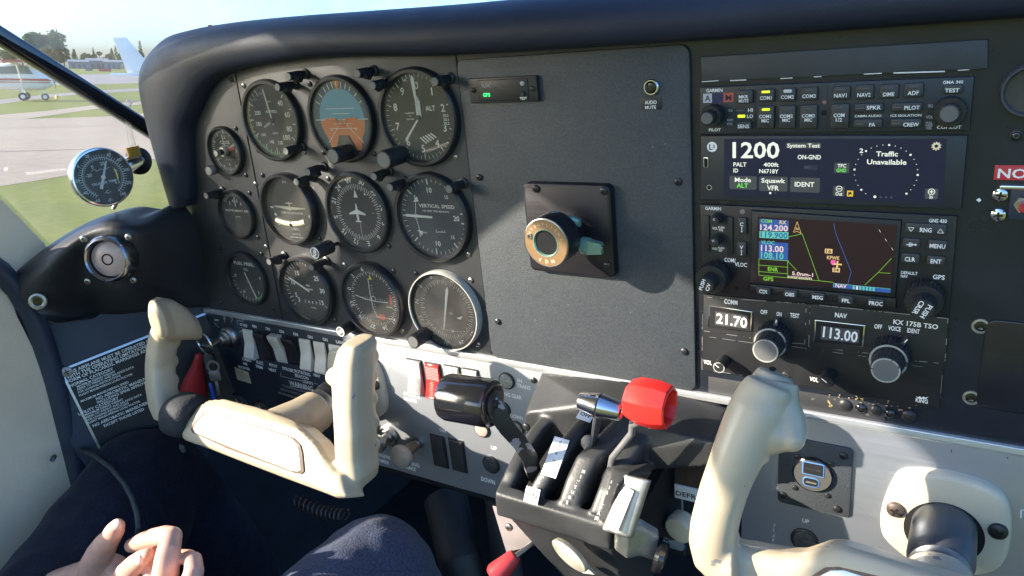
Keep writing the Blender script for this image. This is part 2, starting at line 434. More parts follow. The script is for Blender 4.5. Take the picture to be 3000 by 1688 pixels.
# near taxiway, between the near grass and the grass island
strip('taxiway', ((-2500, 1780), (0, 1318), (300, 1272), (530, 1230), (930, 1155), (1500, 1050), (1500, 720), (930, 815), (830, 822), (200, 842), (0, 845), (-2500, 880)), 4, CONC, 'wide pale taxiway just outside the windshield', 'taxiway')
strip('taxiway', ((-2500, 845), (0, 845), (180, 842), (700, 768), (1500, 690), (1500, 655), (930, 722), (690, 742), (330, 785), (0, 813), (-2500, 846)), 8, CONC, 'narrow branch of the taxiway beyond the grass island', 'taxiway')
strip('apron', ((-1200, 742), (0, 738), (330, 690), (560, 668), (930, 645), (1500, 615), (1500, 590), (930, 628), (700, 640), (350, 668), (0, 706), (-1200, 716)), 4, ASPH, 'dark apron under the parked airplane', 'apron')
strip('apron', ((-1200, 2200), (400, 2200), (2500, 1500), (4500, 700), (4500, 2500), (2000, 4000), (-1200, 4000)), 4, ASPH, 'paved stand under the aircraft', 'apron')
strip('runway', ((-1200, 640), (450, 600), (700, 596), (930, 590), (1500, 575), (1500, 535), (930, 522), (830, 522), (500, 530), (-1200, 540)), 6, ASPH, 'far runway beyond the parked airplane', 'runway')
for i, (x0, y0, x1, y1, w) in enumerate(((-600, 925, 1100, 884, 26), (-600, 912, 1100, 872, 14), (-600, 1090, 760, 1052, 30))):
    P = [Vector(VZ('M', x, y, GZ + 8 + i)) for x, y in ((x0, y0), (x1, y1))]; d = (P[1] - P[0]).normalized(); n_ = Vector((-d[2], 0, d[0]))*w
    q = MB(pm('tar_seam', (.11, .075, .06), .8, var=(2, .3))); q.poly([P[0] - n_, P[1] - n_, P[1] + n_, P[0] + n_]); put('tar_seam', q, None, kind='structure', label='dark tar line across the taxiway', cat='tar line')
# trees along the far side: trunk, limbs and leaf clumps
LEAF = [pm('leaf_%s' % w, c, .7, var=(1.2, .45)) for w, c in (('dark', (.08, .12, .045)), ('mid', (.14, .19, .06)), ('pale', (.14, .16, .06)), ('amber', (.26, .17, .05)))]
BARK = pm('bark', (.09, .07, .05), .9, var=(3, .3))
def leaves(m, o, r, n, size, mats, squash=.8):
    for i in range(n):
        while True:
            p = Vector((random.uniform(-1, 1), random.uniform(-1, 1), random.uniform(-1, 1)))
            if .25 < p.length < 1: break
        p = Vector((p[0]*r, p[1]*r*squash, p[2]*r)) + o
        m.use(random.choice(mats)); u = Vector((random.gauss(0, 1), random.gauss(0, 1), random.gauss(0, 1))).normalized(); v = u.orthogonal().normalized()
        s = size*random.uniform(.5, 1.3); w = u.cross(v)
        m.poly([p + u*s, p + v*s*.6, p - u*s, p - v*s*.6 + w*s*.2])
def tree(name, label, x, ytop, ybase, dist, wpx, mats, n=700, leaf=.11, group='trees along the far edge of the airfield', lobes=9, cone=False):
    """x, ytop: pixel of the crown's top in view M, wpx its width; dist in mm"""
    d = ray('M', x, 456); t = dist/math.hypot(d[0], d[2]); bx, bc = CAM[0] + d[0]*t, CAM[2] + d[2]*t
    dt = ray('M', x, ytop); top = CAM[1] + dt[1]*dist/math.hypot(dt[0], dt[2]); r = wpx*.5*REG['M'][2]*dist*.9/FPX*.86; H = top - GZ
    tr = thing(name, label, 'tree', (bx, GZ, bc), group)
    q = MB(BARK); q.tube([(bx, GZ - 50, bc), (bx + r*.04, GZ + H*.3, bc), (bx - r*.05, GZ + H*.75, bc)], [r*.1, r*.07, r*.02], 10)
    if not cone:
        for k in range(5):
            a_ = k*1.26; q.tube([(bx, GZ + H*.28, bc), (bx + r*.5*math.cos(a_), GZ + H*(.5 + .04*k), bc + r*.5*math.sin(a_))], [r*.05, r*.015], 6)
    put('trunk', q, tr)
    q = MB(mats[0])
    if cone:
        for k in range(14):
            f = k/13; leaves(q, Vector((bx, GZ + H*(.15 + .83*f), bc)), r*(1.05 - f)*.8 + r*.05, n//14, r*.16, mats, .5)
    else:
        for k in range(lobes):
            a_ = random.uniform(0, 6.28); f = random.uniform(0, 1)
            o = Vector((bx + r*.62*math.cos(a_)*math.sqrt(random.random()), GZ + H*(.3 + .54*f) , bc + r*.62*math.sin(a_))); leaves(q, o, r*random.uniform(.28, .5), n//lobes, r*leaf, mats)
    put('crown', q, tr); return tr
D, Md, Pl, Am = LEAF
tree('broad_tree', 'tall spreading tree above the white airplane, tallest of the trees outside', 330, 210, 450, 700e3, 300, [D, Md, Md], 2600, lobes=16)
tree('broad_tree', 'yellowing tree in front of the tallest tree', 370, 300, 450, 650e3, 150, [Pl, Am, Md], 1200)
tree('broad_tree', 'dark bushy tree at the left border behind the black windshield post', 30, 340, 450, 700e3, 170, [D, Md], 1100)
tree('broad_tree', 'bushy green tree between the windshield post and the tallest tree', 160, 275, 450, 720e3, 130, [D, Md], 900)
xs = [(455, 330, 70, 0), (535, 350, 60, 1), (590, 378, 60, 0), (640, 372, 70, 0), (672, 340, 40, 1), (710, 350, 70, 0), (760, 362, 60, 0), (800, 345, 50, 1), (830, 325, 44, 1), (870, 345, 60, 0), (1005, 290, 50, 1), (960, 350, 90, 0)]
desc = ['rounded green tree right of the tallest tree', 'pointed dark fir, first in the row right of the tallest tree', 'low round tree over the far sheds, next right of the pointed dark fir', 'low round tree in the row behind the far sheds, middle one', 'pointed fir rising over the middle of the far row', 'round tree just right of the fir over the far row',
        'low round tree left of the white tail fin', 'short pointed fir left of the white tail fin', 'tall pointed fir touching the white tail fin', 'round tree behind the white tail fin', 'pointed fir showing over the shoulder of the glareshield', 'wide tree between the white tail fin and the glareshield']
for (x, y, w, cn), l in zip(xs, desc): tree('fir_tree' if cn else 'broad_tree', l, x, y, 450, random.uniform(650e3, 800e3), w*1.6, [D, Md], 520, leaf=.2, lobes=9, cone=bool(cn))
# far sheds
for x, w, h0, h1, dist, col, l in ((555, 120, 422, 465, 600e3, (.2, .22, .24), 'low grey shed before the far trees, left one'), (690, 130, 412, 462, 620e3, (.2, .22, .25), 'low dark grey shed before the far trees, middle one'), (800, 110, 424, 462, 610e3, (.24, .26, .28), 'low pale shed before the far trees, right one')):
    d = ray('M', x, 456); t = dist/math.hypot(d[0], d[2]); bx, bc = CAM[0] + d[0]*t, CAM[2] + d[2]*t; hw = w*.5*REG['M'][2]*dist/FPX*.86
    dt = ray('M', x, h0); top = CAM[1] + dt[1]*t*math.hypot(d[0], d[2])/math.hypot(dt[0], dt[2])
    o = thing('airfield_shed', l, 'shed', (bx, GZ, bc), 'sheds across the airfield'); n = Vector((-d[0], 0, -d[2])).normalized()
    q = MB(pm('shed_wall%d' % x, col, .6, var=(.3, .2))); q.frame((bx, GZ, bc), n); q.box(-hw, hw, 0, (top - GZ)*.75, -16000, 0); q.frame(); put('wall', q, o)
    q = MB(pm('shed_roof', (.16, .17, .19), .6)); q.frame((bx, GZ, bc), n); z0, z1 = (top - GZ)*.75, top - GZ; q.hull([(sx, y, c) for sx in (-hw - 600, hw + 600) for y, c in ((z0, 800), (z1, -8000), (z0, -16800))]); q.frame(); put('roof', q, o)
    q = MB(pm('shed_door', (.14, .15, .17), .5)); q.frame((bx, GZ, bc), n)
    for k in (-.5, .1, .6): q.box(hw*k - hw*.16, hw*k + hw*.16, 100, (top - GZ)*.5, -10, 120)
    q.frame(); put('door', q, o)
# signs beside the runway
for x, w, y0, y1, col, l in ((745, 78, 486, 509, (.45, .05, .06), 'low red airfield sign beyond the white airplane'), (632, 44, 480, 504, (.13, .14, .16), 'low dark airfield sign left of the red one')):
    g = Vector(VZ('M', x, y1 + 2, GZ)); n = Vector((CAM[0] - g[0], 0, CAM[2] - g[2])).normalized(); dist = math.hypot(CAM[0] - g[0], CAM[2] - g[2]); k = REG['M'][2]*dist/FPX*.86
    o = thing('airfield_sign', l, 'sign', g, 'signs beside the runway'); q = MB(pm('sign%d' % x, col, .5)); q.frame(g, n); q.rbox(-w*k/2, w*k/2, k*4, k*(y1 - y0), -k*2, k*2, k, 0); q.frame(); put('face', q, o)
    q = MB(STEEL); q.frame(g, n); 
    for s in (-.35, .35): q.box(w*k*s - k, w*k*s + k, 0, k*5, -k, k)
    q.frame(); put('post', q, o)
# ---- parked high-wing airplane, seen from its side
g = Vector(VZ('M', 178, 710, GZ)); PX = (Vector(VZ('M', 285, 696, GZ)) - g).length
dist = math.hypot(CAM[0] - g[0], CAM[2] - g[2]); k = REG['M'][2]*dist/FPX*.88
nn = Vector((CAM[0] - g[0], 0, CAM[2] - g[2])).normalized(); ex = Vector((nn[2], 0, -nn[0]))      # ex: to the right in the picture
if ex.dot(Vector(RC[0]).dot and Vector((RC[0][0], -RC[0][1], -RC[0][2]))) < 0: ex = -ex
AW = pm('aircraft_white', (.86, .82, .74), .35, coat=.2); AR = pm('aircraft_red', (.5, .07, .06), .35); AG = pm('aircraft_window', (.16, .2, .19), .1); TYR = pm('tyre', (.02, .02, .02), .7)
t = thing('parked_airplane', 'white high wing airplane with red stripes parked on the apron', 'airplane', g)
ex = (ex*1 + nn*.12).normalized(); nf = Vector((-ex[2], 0, ex[0])); nf = nf if nf.dot(nn) > 0 else -nf
def fr_air(q): q.frame(g + Vector((0, 0, 0)), nf, up=(0, 1, 0))
u = k                                            # one pixel of view M at the airplane
def fus(q, lo, hi, wd, inset=0):
    secs = []
    for x, y0, y1, w in ((-420, 128, 150, 10), (-300, 100, 180, 24), (-160, 72, 225, 46), (-20, 62, 240, 58), (90, 64, 190, 58), (130, 74, 165, 52), (168, 92, 158, 36), (178, 104, 150, 20)):
        a_, b_ = y0*u + (y1 - y0)*u*lo, y0*u + (y1 - y0)*u*hi
        secs.append([(x*u, a_ + (b_ - a_)*(.5 - .5*math.cos(th)) if 0 else (a_ + b_)/2 + (b_ - a_)/2*math.copysign(abs(math.sin(th))**.7, math.sin(th)), w*u*wd*math.copysign(abs(math.cos(th))**.7, math.cos(th))) for th in [2*math.pi*i/20 for i in range(20)]])
    q.rings(secs)
q = MB(AW); fr_air(q); fus(q, 0, 1, 1); q.frame(); put('fuselage', q, t)
q = MB(AG); fr_air(q); q.hull([(x*u, y*u, z*u) for x, y in ((-150, 168), (-120, 210), (40, 222), (72, 170)) for z in (-59, 59)]); q.frame(); put('side_window', q, t)
q = MB(AR); fr_air(q); q.hull([(x*u, y*u, z*u) for x, y in ((-400, 132), (-400, 138), (150, 140), (172, 128), (150, 126)) for z in (-60.5, 60.5)]); q.hull([(x*u, y*u, z*u) for x, y in ((-300, 116), (-300, 119), (160, 118), (160, 114)) for z in (-60.3, 60.3)]); q.frame(); put('stripe', q, t)
q = MB(AW); fr_air(q); q.hull([(x*u, (240 + y)*u, z*u) for x, y, s in ((-60, 0, 1), (-55, 14, 1), (60, 16, 1), (95, 6, 1), (80, -2, 1)) for z in (-560, 330)] ); q.use(AR); q.hull([(x*u, (240 + y)*u, z*u) for x, y in ((-50, 2), (-50, 14), (56, 16), (86, 4)) for z in (331, 362)]); q.frame(); put('wing', q, t)
q = MB(AW); fr_air(q); q.tube([(10*u, 90*u, 58*u), (10*u, 238*u, 250*u)], 5*u, 8); q.tube([(10*u, 90*u, -58*u), (10*u, 238*u, -250*u)], 5*u, 8); q.frame(); put('wing_strut', q, t)
for x, z, l in ((0, 70, 1), (0, -70, 1), (118, 0, .86)):
    q = MB(AW); fr_air(q); q.tube([(x*u, 80*u, z*.6*u), (x*u, 30*u, z*u)], 6*u, 8); q.frame(); o = put('gear_leg', q, t)
    q = MB(TYR); q.frame(g + ex*(x*u) + nf*(z*u) + Vector((0, 26*u*l, 0)), nf); q.lathe([(14*u, -9*u), (26*u*l, -7*u), (26*u*l, 7*u), (14*u, 9*u)], n=24, cap0=True); q.use(AW); q.disc(0, 0, 13*u, 9.3*u); q.frame(); put('wheel', q, o)
q = MB(AW); fr_air(q); q.hull([(x*u, y*u, z*u) for x, y in ((-440, 150), (-470, 260), (-420, 262), (-330, 168)) for z in (-4, 4)]); q.hull([(x*u, (150 + y)*u, z*u) for x, y in ((-450, 0), (-380, 4), (-450, 5)) for z in (-130, 130)]); q.frame(); put('tail', q, t)
q = MB(pm('spinner', (.6, .6, .62), .3)); q.frame(g + ex*(180*u) + Vector((0, 128*u, 0)), ex); q.lathe([(13*u, 0), (10*u, 12*u), (2*u, 22*u)], n=16); q.frame(); put('spinner', q, t)
q = MB(TYR); fr_air(q); q.hull([(x*u, y*u, z*u) for x, y in ((182, 128), (188, 128)) for z in (-2, 2)] + [(185*u, (128 + s*62)*u, z*u) for s in (-1, 1) for z in (-6, 6)]); q.frame(); put('propeller', q, t)
g2 = Vector(VZ('M', 405, 697, GZ)); q = MB(pm('orange_plastic', (.75, .3, .03), .5)); q.frame(g2, (0, 1, 0), up=(1, 0, 0)); q.lathe([(13*u, 0), (13*u, 8*u), (10*u, 18*u), (4*u, 22*u)], n=20, cap0=True); q.frame(); put('chock_marker', q, None, label='small orange marker on the apron near the airplane', cat='marker')
# ---- white tail of a second airplane, partly behind the glareshield
g = Vector(VZ('M', 905, 560, GZ)); dist = math.hypot(CAM[0] - g[0], CAM[2] - g[2]); u = REG['M'][2]*dist/FPX*.88; nn = Vector((CAM[0] - g[0], 0, CAM[2] - g[2])).normalized()
t = thing('parked_airplane', 'white tail fin of a second airplane, cut by the glareshield', 'airplane', g)
q = MB(AW); q.frame(g, nn); q.hull([(x*u, y*u, z*u) for x, y, z in ((-62, 272, 4), (-62, 272, -4), (18, 276, 4), (18, 276, -4), (4, 30, 9), (4, 30, -9), (190, 40, 9), (190, 40, -9), (60, 215, 6), (60, 215, -6))]); q.frame(); put('tail_fin', q, t)
q = MB(AW); q.frame(g, nn); q.hull([(x*u, y*u, z*u) for x, y, z in ((-110, 26, 60), (-100, 40, 40), (120, 40, 10), (120, 18, 10), (60, 26, -160), (120, 26, -160))]); q.frame(); put('tailplane', q, t)
q = MB(AW); q.frame(g, nn); q.rings([[(x*u, (60 + r*math.sin(2*math.pi*i/18))*u, r*math.cos(2*math.pi*i/18)*u) for i in range(18)] for x, r in ((30, 14), (160, 26), (420, 50), (620, 56), (700, 20))]); q.frame(); put('fuselage', q, t)
q = MB(TYR); 
for x, z in ((520, 60), (520, -60), (680, 0)): q.frame(g, nn); q.lathe([(10*u, -6*u), (16*u, -5*u), (16*u, 5*u), (10*u, 6*u)], (x*u, 16*u, z*u), 18, cap0=True)
q.frame(); put('wheels', q, t)

# ================================================================ cabin side wall, windows, floor
OUT = False
AX = -690.
WT = thing('cabin_side_wall', 'beige left side wall of the cabin with its door and window posts', 'cabin wall', (AX, -560, 400))
def wallpoly(m, pts, a0=AX - 26, a1=AX):          # pts (c, b)
    lo = [(a0, b, c) for c, b in pts]; hi = [(a1, b, c) for c, b in pts]; m.rings([lo, hi])
m = MB(BEIG); wallpoly(m, [(160, -700), (160, -150), (250, -140), (300, -168), (950, -168), (1200, -136), (1200, -700)]); put('door_panel', m, WT)
q = [Vector(VX('O', x, y, AX + 1)) for x, y in ((-60, 450), (0, 496), (60, 556), (112, 610), (132, 640), (70, 720), (25, 740), (0, 730), (-80, 720))]
m = MB(BEIG); m.rings([[p + Vector((-14, 0, 0)) for p in q], [p + Vector((-2, 0, 0)) for p in q], [p + (sum(q, Vector((0, 0, 0)))/len(q) - p)*.05 for p in q]]); put('sill_trim', m, WT)
m = MB(BEIG); wallpoly(m, [(110, -124), (137, -130), (160, -130), (235, -25), (285, 29), (297, 99), (300, 190), (330, 242), (471, 242), (222, -124), (262, -138), (120, -172)]); put('window_post', m, WT)
m = MB(BEIG); wallpoly(m, [(250, 300), (250, 242), (650, 242), (800, 190), (900, -136), (1200, -136), (1200, 300)], AX - 25, AX - 1); put('upper_frame', m, WT)
m = MB(PLASG); p0, p1 = Vector(VX('O', 345, 308, AX)), Vector(VX('O', -6, 88, AX)); d = (p1 - p0).normalized()
m.bar([(p0 - d*70, 8.5, 9), (p0, 8.5, 9), (p1, 8.5, 9), (p1 + d*170, 9, 9), (p1 + d*260, 10, 9)], Vector((0, d[2], -d[1])), Vector((1, 0, 0)), 20, 4); put('windshield_post', m, None, label='black slanted windshield post in front of the airfield', cat='window post')
CLR = glass('perspex', .8, .06, smudge=.05, rough=.03)
m = MB(CLR); m.poly([(AX - 4, -200, -900), (AX - 4, -150, 118), (AX - 4, 298, 372), (AX - 4, 298, -560), (AX - 4, 20, -900)]); m.poly([(AX - 4, 20, -900), (640, 20, -900), (640, 298, -560), (AX - 4, 298, -560)]); put('windshield', m, None, label='clear windshield with a side pane, slightly smeared', cat='window pane')
m = MB(pm('dark_carpet', (.012, .013, .016), .95, var=(20, .3))); m.box(-720, 700, -760, -750, -400, 1300); put('cabin_floor', m, None, kind='structure', label='dark cabin floor', cat='floor')
m = MB(pm('dark_firewall', (.012, .013, .016), .8, var=(20, .3))); m.box(-720, 700, -750, -230, -420, -400); put('front_wall', m, None, kind='structure', label='dark bulkhead in front of the pedals', cat='wall')
m = MB(pm('dark_side_lining', (.02, .024, .034), .7, var=(20, .2))); m.box(-712, -690, -750, -180, -400, 160); put('side_lining', m, WT)
m = MB(pm('dark_duct', (.02, .018, .018), .6, var=(20, .3))); m.tube([(-330, -470, -60), (-280, -500, -10), (-262, -560, 0), (-250, -700, -20)], [26, 24, 24, 26], 20); m.tube([(-250, -420, -60), (-225, -520, -20), (-220, -700, -40)], [18, 16, 18], 18); put('air_duct', m, None, label='dark ribbed air hose in the shade under the lower panel', cat='hose')
m = MB(pm('roof_lining', (.6, .58, .54), .7, bump=(200, .3))); m.box(-716, -110, 300, 318, 40, 1300); put('sun_block_roof', m, None, label='unseen pale roof over the left seat only, added to block sun', cat='cabin roof')  # half roof added out of view: stops the sun, leaves sky fill open
# ================================================================ instrument panel, glareshield
PT = thing('instrument_panel', 'black painted metal instrument panel carrying the round gauges and the radio stack', 'instrument panel', (-150, -100, 0))
m = MB(BLKG); m.box(-592, 330, -240, 46, -5, -.2); put('base_plate', m, PT)
g0, g1 = V('A', 415, 240), V('B', 800, 1095)
GT, GB = g0[0], g1[0]                                # the joint between the two left plates
def gx(b): return GT + (GB - GT)*(g0[1] - b)/(g0[1] - g1[1])
m = MB(BLK); m.slab([(-592, -232), (gx(-232) - .8, -232), (gx(40) - .8, 40), (-592, 40)], -.2, 1, .4); put('side_plate', m, PT)
m = MB(BLK); m.slab([(gx(-232) + .8, -232), (-196.3, -232), (-196.3, 40), (gx(40) + .8, 40)], -.2, 1, .4); put('flight_plate', m, PT)
m = MB(CPAN); m.rbox(-195.2, -5.5, -233.3, 27.2, -.2, 2.6, 7, .8); put('centre_plate', m, PT, label='dark grey textured blank plate')
m = MB(pm('scuff_grey', (.16, .165, .16), .6))
for i in range(46):
    a, b = random.uniform(-188, -14), random.uniform(-226, 20); R = random.choice((.25, .3, .35, .6)); k0 = random.uniform(0, 6)
    m.flat([(a + R*random.uniform(.5, 1.3)*math.cos(k0 + k*1.256), b + R*random.uniform(.4, 1.1)*math.sin(k0 + k*1.256)) for k in range(5)], 2.66 + i*.0006)
m.use(pm('scratch_grey', (.085, .09, .092), .55))
for i in range(13):
    a, b = random.uniform(-180, -30), random.uniform(-220, 10); t = random.uniform(-1.2, 1.2); n = random.uniform(4, 20)
    m.pline([(a + n*u*math.cos(t), b + n*u*math.sin(t) + .6*math.sin(3*u)) for u in (0, .35, .7, 1)], .22, 2.7 + i*.001)
put('scuff_marks', m, PT)
for x, y in ((133, 1135), (1540, 1165)): screw(*V('C', x, y, 2.6), PT, SCRB, 2.9, 2.6)
for x, y in ((243, 985), (1460, 1180)): screw(*V('D', x, y, 2.6), PT, SCRB, 2.9, 2.6)
m = MB(ALUP); m.rbox(-603, 330, -239.6, -233.6, -.2, 3.2, .5, .8); put('trim_strip', m, PT, label='bright aluminium trim strip')
# blank cover above the radios, its lower edge chipped
q = [V('E', x, y, 2) for x, y in ((60, 232), (2295, 95), (2295, 322), (70, 425))]
m = MB(pm('blue_grey_plate', (.042, .048, .056), .5, bump=(700, .25), var=(40, .15))); m.slab(q[::-1], -.2, 2.2, .6)
m.use(WHT)
for x0, y0, x1, y1, w in ((70, 421, 200, 411, .5), (290, 412, 415, 406, .6), (680, 396, 775, 391, .5), (940, 383, 1000, 379, .5), (1330, 361, 1470, 354, .5), (1560, 352, 1960, 340, .7), (2060, 332, 2150, 326, .4)):
    m.line(V('E', x0, y0 + 4, 2.25), V('E', x1, y1 + 4, 2.25), w, 2.32)
put('blank_cover', m, PT, label='long grey blank cover with a chipped lower edge')
# screws of the left plates
for r, x, y, mt in (('A', 470, 290, SCRS), ('A', 1025, 275, SCRB), ('A', 592, 832, SCRB), ('A', 978, 848, SCRS), ('A', 1140, 850, SCRB), ('A', 1565, 862, SCRB), ('A', 2250, 885, SCRS),
                ('A', 405, 648, SCRB), ('A', 490, 1040, SCRB), ('A', 630, 1040, SCRB), ('A', 570, 1112, SCRS), ('A', 1180, 1070, SCRB), ('A', 520, 1190, SCRB), ('A', 370, 240, SCRB),
                ('B', 590, 415, SCRB), ('B', 738, 390, SCRS), ('B', 660, 493, SCRS), ('B', 1105, 425, SCRB), ('B', 1690, 490, SCRB), ('B', 2357, 558, SCRS), ('B', 283, 515, SCRB), ('B', 620, 555, SCRB),
                ('B', 127, 765, SCRS), ('B', 278, 960, SCRB), ('B', 720, 1012, SCRB), ('B', 1315, 645, SCRS), ('B', 1728, 698, SCRB), ('B', 875, 1040, SCRB), ('B', 1238, 1110, SCRB), ('B', 1805, 1200, SCRS),
                ('B', 1915, 720, SCRB), ('B', 2375, 775, SCRS), ('B', 2440, 1315, SCRS), ('B', 1885, 500, SCRB)):
    screw(*V(r, x, y, 1), PT, mt, 2.5, 1)
# flaked paint and hole plugs under the radios
m = MB(BLK); m.rbox(4, 128, -233, -219, -.2, .6, 1, .3)
put('lower_rack_strip', m, PT)
for x, y, r, mt in ((1010, 1375, 46, PLAST), (1115, 1395, 38, PLASG), (1213, 1410, 42, PLAST), (1307, 1430, 36, PLASG), (1432, 1446, 46, PLAST)):
    a, b = V('F', x, y, .6); R = r*PXMM('F', x, y)
    n = MB(mt); n.lathe([(R, 0), (R*.93, .7), (R*.6, 1.8), (R*.2, 2.2)], n=24); put('hole_plug', n, PT, (a, b, .6))
m = MB(pm('flaked_glue', (.36, .26, .12), .7, var=(200, .4)))
for i in range(42):
    x = random.choice([random.gauss(905, 8), random.gauss(1080, 60), random.gauss(1330, 90)]); y = 1310 + (x - 900)*.13 + random.uniform(-25, 45) if x > 930 else random.uniform(1295, 1385)
    a, b = V('F', x, y, .8); n = 5; R = random.uniform(.3, 1.1)
    m.flat([(a + R*random.uniform(.5, 1.2)*math.cos(k*6.28/n), b + R*random.uniform(.4, 1.)*math.sin(k*6.28/n)) for k in range(n)], .8 + i*.003)
put('flaked_glue', m, PT)
# right part of the panel: fasteners and the glove box door
m = MB(pm('glovebox_dark', (.012, .014, .02), .22, var=(10, .3)))
q = [V('F', 1945, 800), V('F', 2500, 850), V('F', 2500, 1560), V('F', 1885, 1385)]; m.slab(rrect(q[0][0], q[1][0] + 60, q[3][1], q[0][1], 6), -.2, 1.4, .8)
put('glovebox_door', m, PT)
for x, y, rr in (('F', 1908, 855), ('F', 1846, 1330), ('E', 2515, 850)):
    a, b = V(x, y, rr, 1); R = 54*PXMM('F', 1908, 855) if x == 'F' else 50*PXMM('E', 2515, 850)
    m = MB(BRASS if x == 'F' else PLAST); m.lathe([(R, 0), (R*.95, .8), (R*.72, 1.), (R*.62, .5)], n=28, cap1=False)
    m.use(PLASG); m.lathe([(R*.62, .5), (R*.6, 1.2), (R*.35, 1.5), (R*.2, 1.1)], n=20); put('fastener', m, PT, (a, b, 0))

# ---- glareshield: a padded band that runs up the left side and along the top, with the deck behind it
def glare():
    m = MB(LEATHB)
    inn = [(-570, -106), (-562, -92), (-550, -53), (-539, -24), (-523, -8), (-496, 15), (-470, 27), (-425, 34), (-351, 37), (-286, 35.5), (-185, 31), (0, 29), (120, 29), (260, 29), (420, 29)]
    out = [(-606, -108), (-610, -92), (-616, -45), (-619, 0), (-616, 30), (-600, 50), (-565, 67), (-527, 73), (-460, 75), (-379, 74), (-286, 71), (-167, 67.5), (0, 66), (200, 66), (420, 66)]
    # resample both curves
    def res(P, n):
        L = [0]
        for i in range(1, len(P)): L.append(L[-1] + 1)
        o = []
        for k in range(n):
            t = k*(len(P)-1)/(n-1); i = min(int(t), len(P)-2); u = t - i
            p0, p1, p2, p3 = [Vector(P[max(0, min(len(P)-1, i+d))]) for d in (-1, 0, 1, 2)]
            o.append(.5*((2*p1) + (p2-p0)*u + (2*p0 - 5*p1 + 4*p2 - p3)*u*u + (3*p1 - p0 - 3*p2 + p3)*u**3))
        return o
    I, O = res(inn, 73), res(out, 73); rows = []
    prof = [(0, -6), (0, 6), (.02, 12), (.08, 17), (.2, 20), (.4, 20.5), (.6, 18.5), (.78, 14), (.9, 7), (.97, -2), (1., -14)]
    for i in range(73):
        d = O[i] - I[i]
        r = [(I[i][0] + d[0]*s, I[i][1] + d[1]*s, c) for s, c in prof]
        # deck going forward, sinking and narrowing to the windshield
        for f, dn, sh in ((-40, 2, 0), (-110, 5, 8), (-220, 14, 30), (-330, 26, 70)):
            a, b = O[i]; a2 = a + (sh if a < -400 else 0); b2 = b - dn if a > -560 else b - dn*1.2
            r.append((a2, b2, f))
        rows.append(r)
    m.rings(rows, close=False, cap0=False, cap1=False)
    # closing cap at the lower left end
    e = rows[0]; m.poly([e[k] for k in range(len(prof))])
    return m
put('glareshield', glare(), None, label='padded black vinyl glareshield, sky blue in its colour, curving over the top and left of the panel', cat='glareshield', ang=60)
m = MB(pm('crumbled_foam', (.16, .08, .05), .9, var=(300, .5)))
for i in range(26):
    x = random.uniform(1480, 1900); a, b = V('M', x, 178 - (x - 1480)*.05, -6); R = random.uniform(.5, 1.6)
    m.ball((a, b - .4, -6 + random.uniform(-3, 2)), (R*1.6, R*.5, R), 6)
put('torn_edge', m, None, label='torn brown strip of worn covering on the crest of the glareshield', cat='torn covering')

# ================================================================ round gauges
GA = {}
def gauge(name, label, reg, cx, cy, R, group=None, dial=DIAL, face=None, bezel=BEZ, h=6., rim=.12, gl=GLS, pos=None):
    a, b = pos or V(reg, cx, cy, 0)
    t = thing(name, label, 'gauge', (a, b, 1), group or 'round gauges on the panel')
    m = MB(bezel); rg = R*(1 - rim)
    m.lathe([(R, 0), (R, h*.55), (R*.985, h*.85), (R*.955, h), (rg + .6, h), (rg, h*.8), (rg - .4, h*.2)], (a, b, 1), 64, cap1=False); put('bezel', m, t)
    m = MB(dial); m.disc(a, b, rg + .2, 1.8, 64)
    if face: face(m, a, b, rg, 1.95, t)
    put('dial', m, t)
    m = MB(gl); m.disc(a, b, rg + .2, 1 + h*.62, 64); put('glass', m, t)
    GA[name] = t
    return t, a, b, rg
def ndl(t, a, b, deg, tip, tail, w, c, mat=WHT, w2=None, name='needle'):
    m = MB(mat); q = math.radians(90 - deg); u = Vector((math.cos(q), math.sin(q))); n = Vector((-u[1], u[0])); w2 = w if w2 is None else w2
    pts = [u*-tail + n*w/2, u*-tail - n*w/2, u*(tip - w2) - n*w2/2, u*tip, u*(tip - w2) + n*w2/2]
    m.slab([(a + p[0], b + p[1]) for p in pts], c, c + .5, .1); return put(name, m, t)
def hub(t, a, b, r, c, mat=PLAST):
    m = MB(mat); m.lathe([(r, 0), (r, .8), (r*.7, 1.2)], (a, b, c), 20); put('hub', m, t)
def nums(m, a, b, r, h, c, items, mat=WHT, follow=0):
    m.use(mat)
    for s, d in items:
        q = math.radians(90 - d); m.text(s, a + r*math.cos(q), b + r*math.sin(q), h, c, rot=-d*follow)
def ticks(m, a, b, r0, r1, degs, w, c, mat=WHT):
    m.use(mat)
    for d in degs: m.tick(a, b, r0, r1, d, w, c)
def fr(x0, x1, n): return [x0 + (x1 - x0)*i/(n - 1) for i in range(n)]
CX = (-418.4, -328.2, -239.7); CY = (-17, -104, -191.5); RG = 39.2

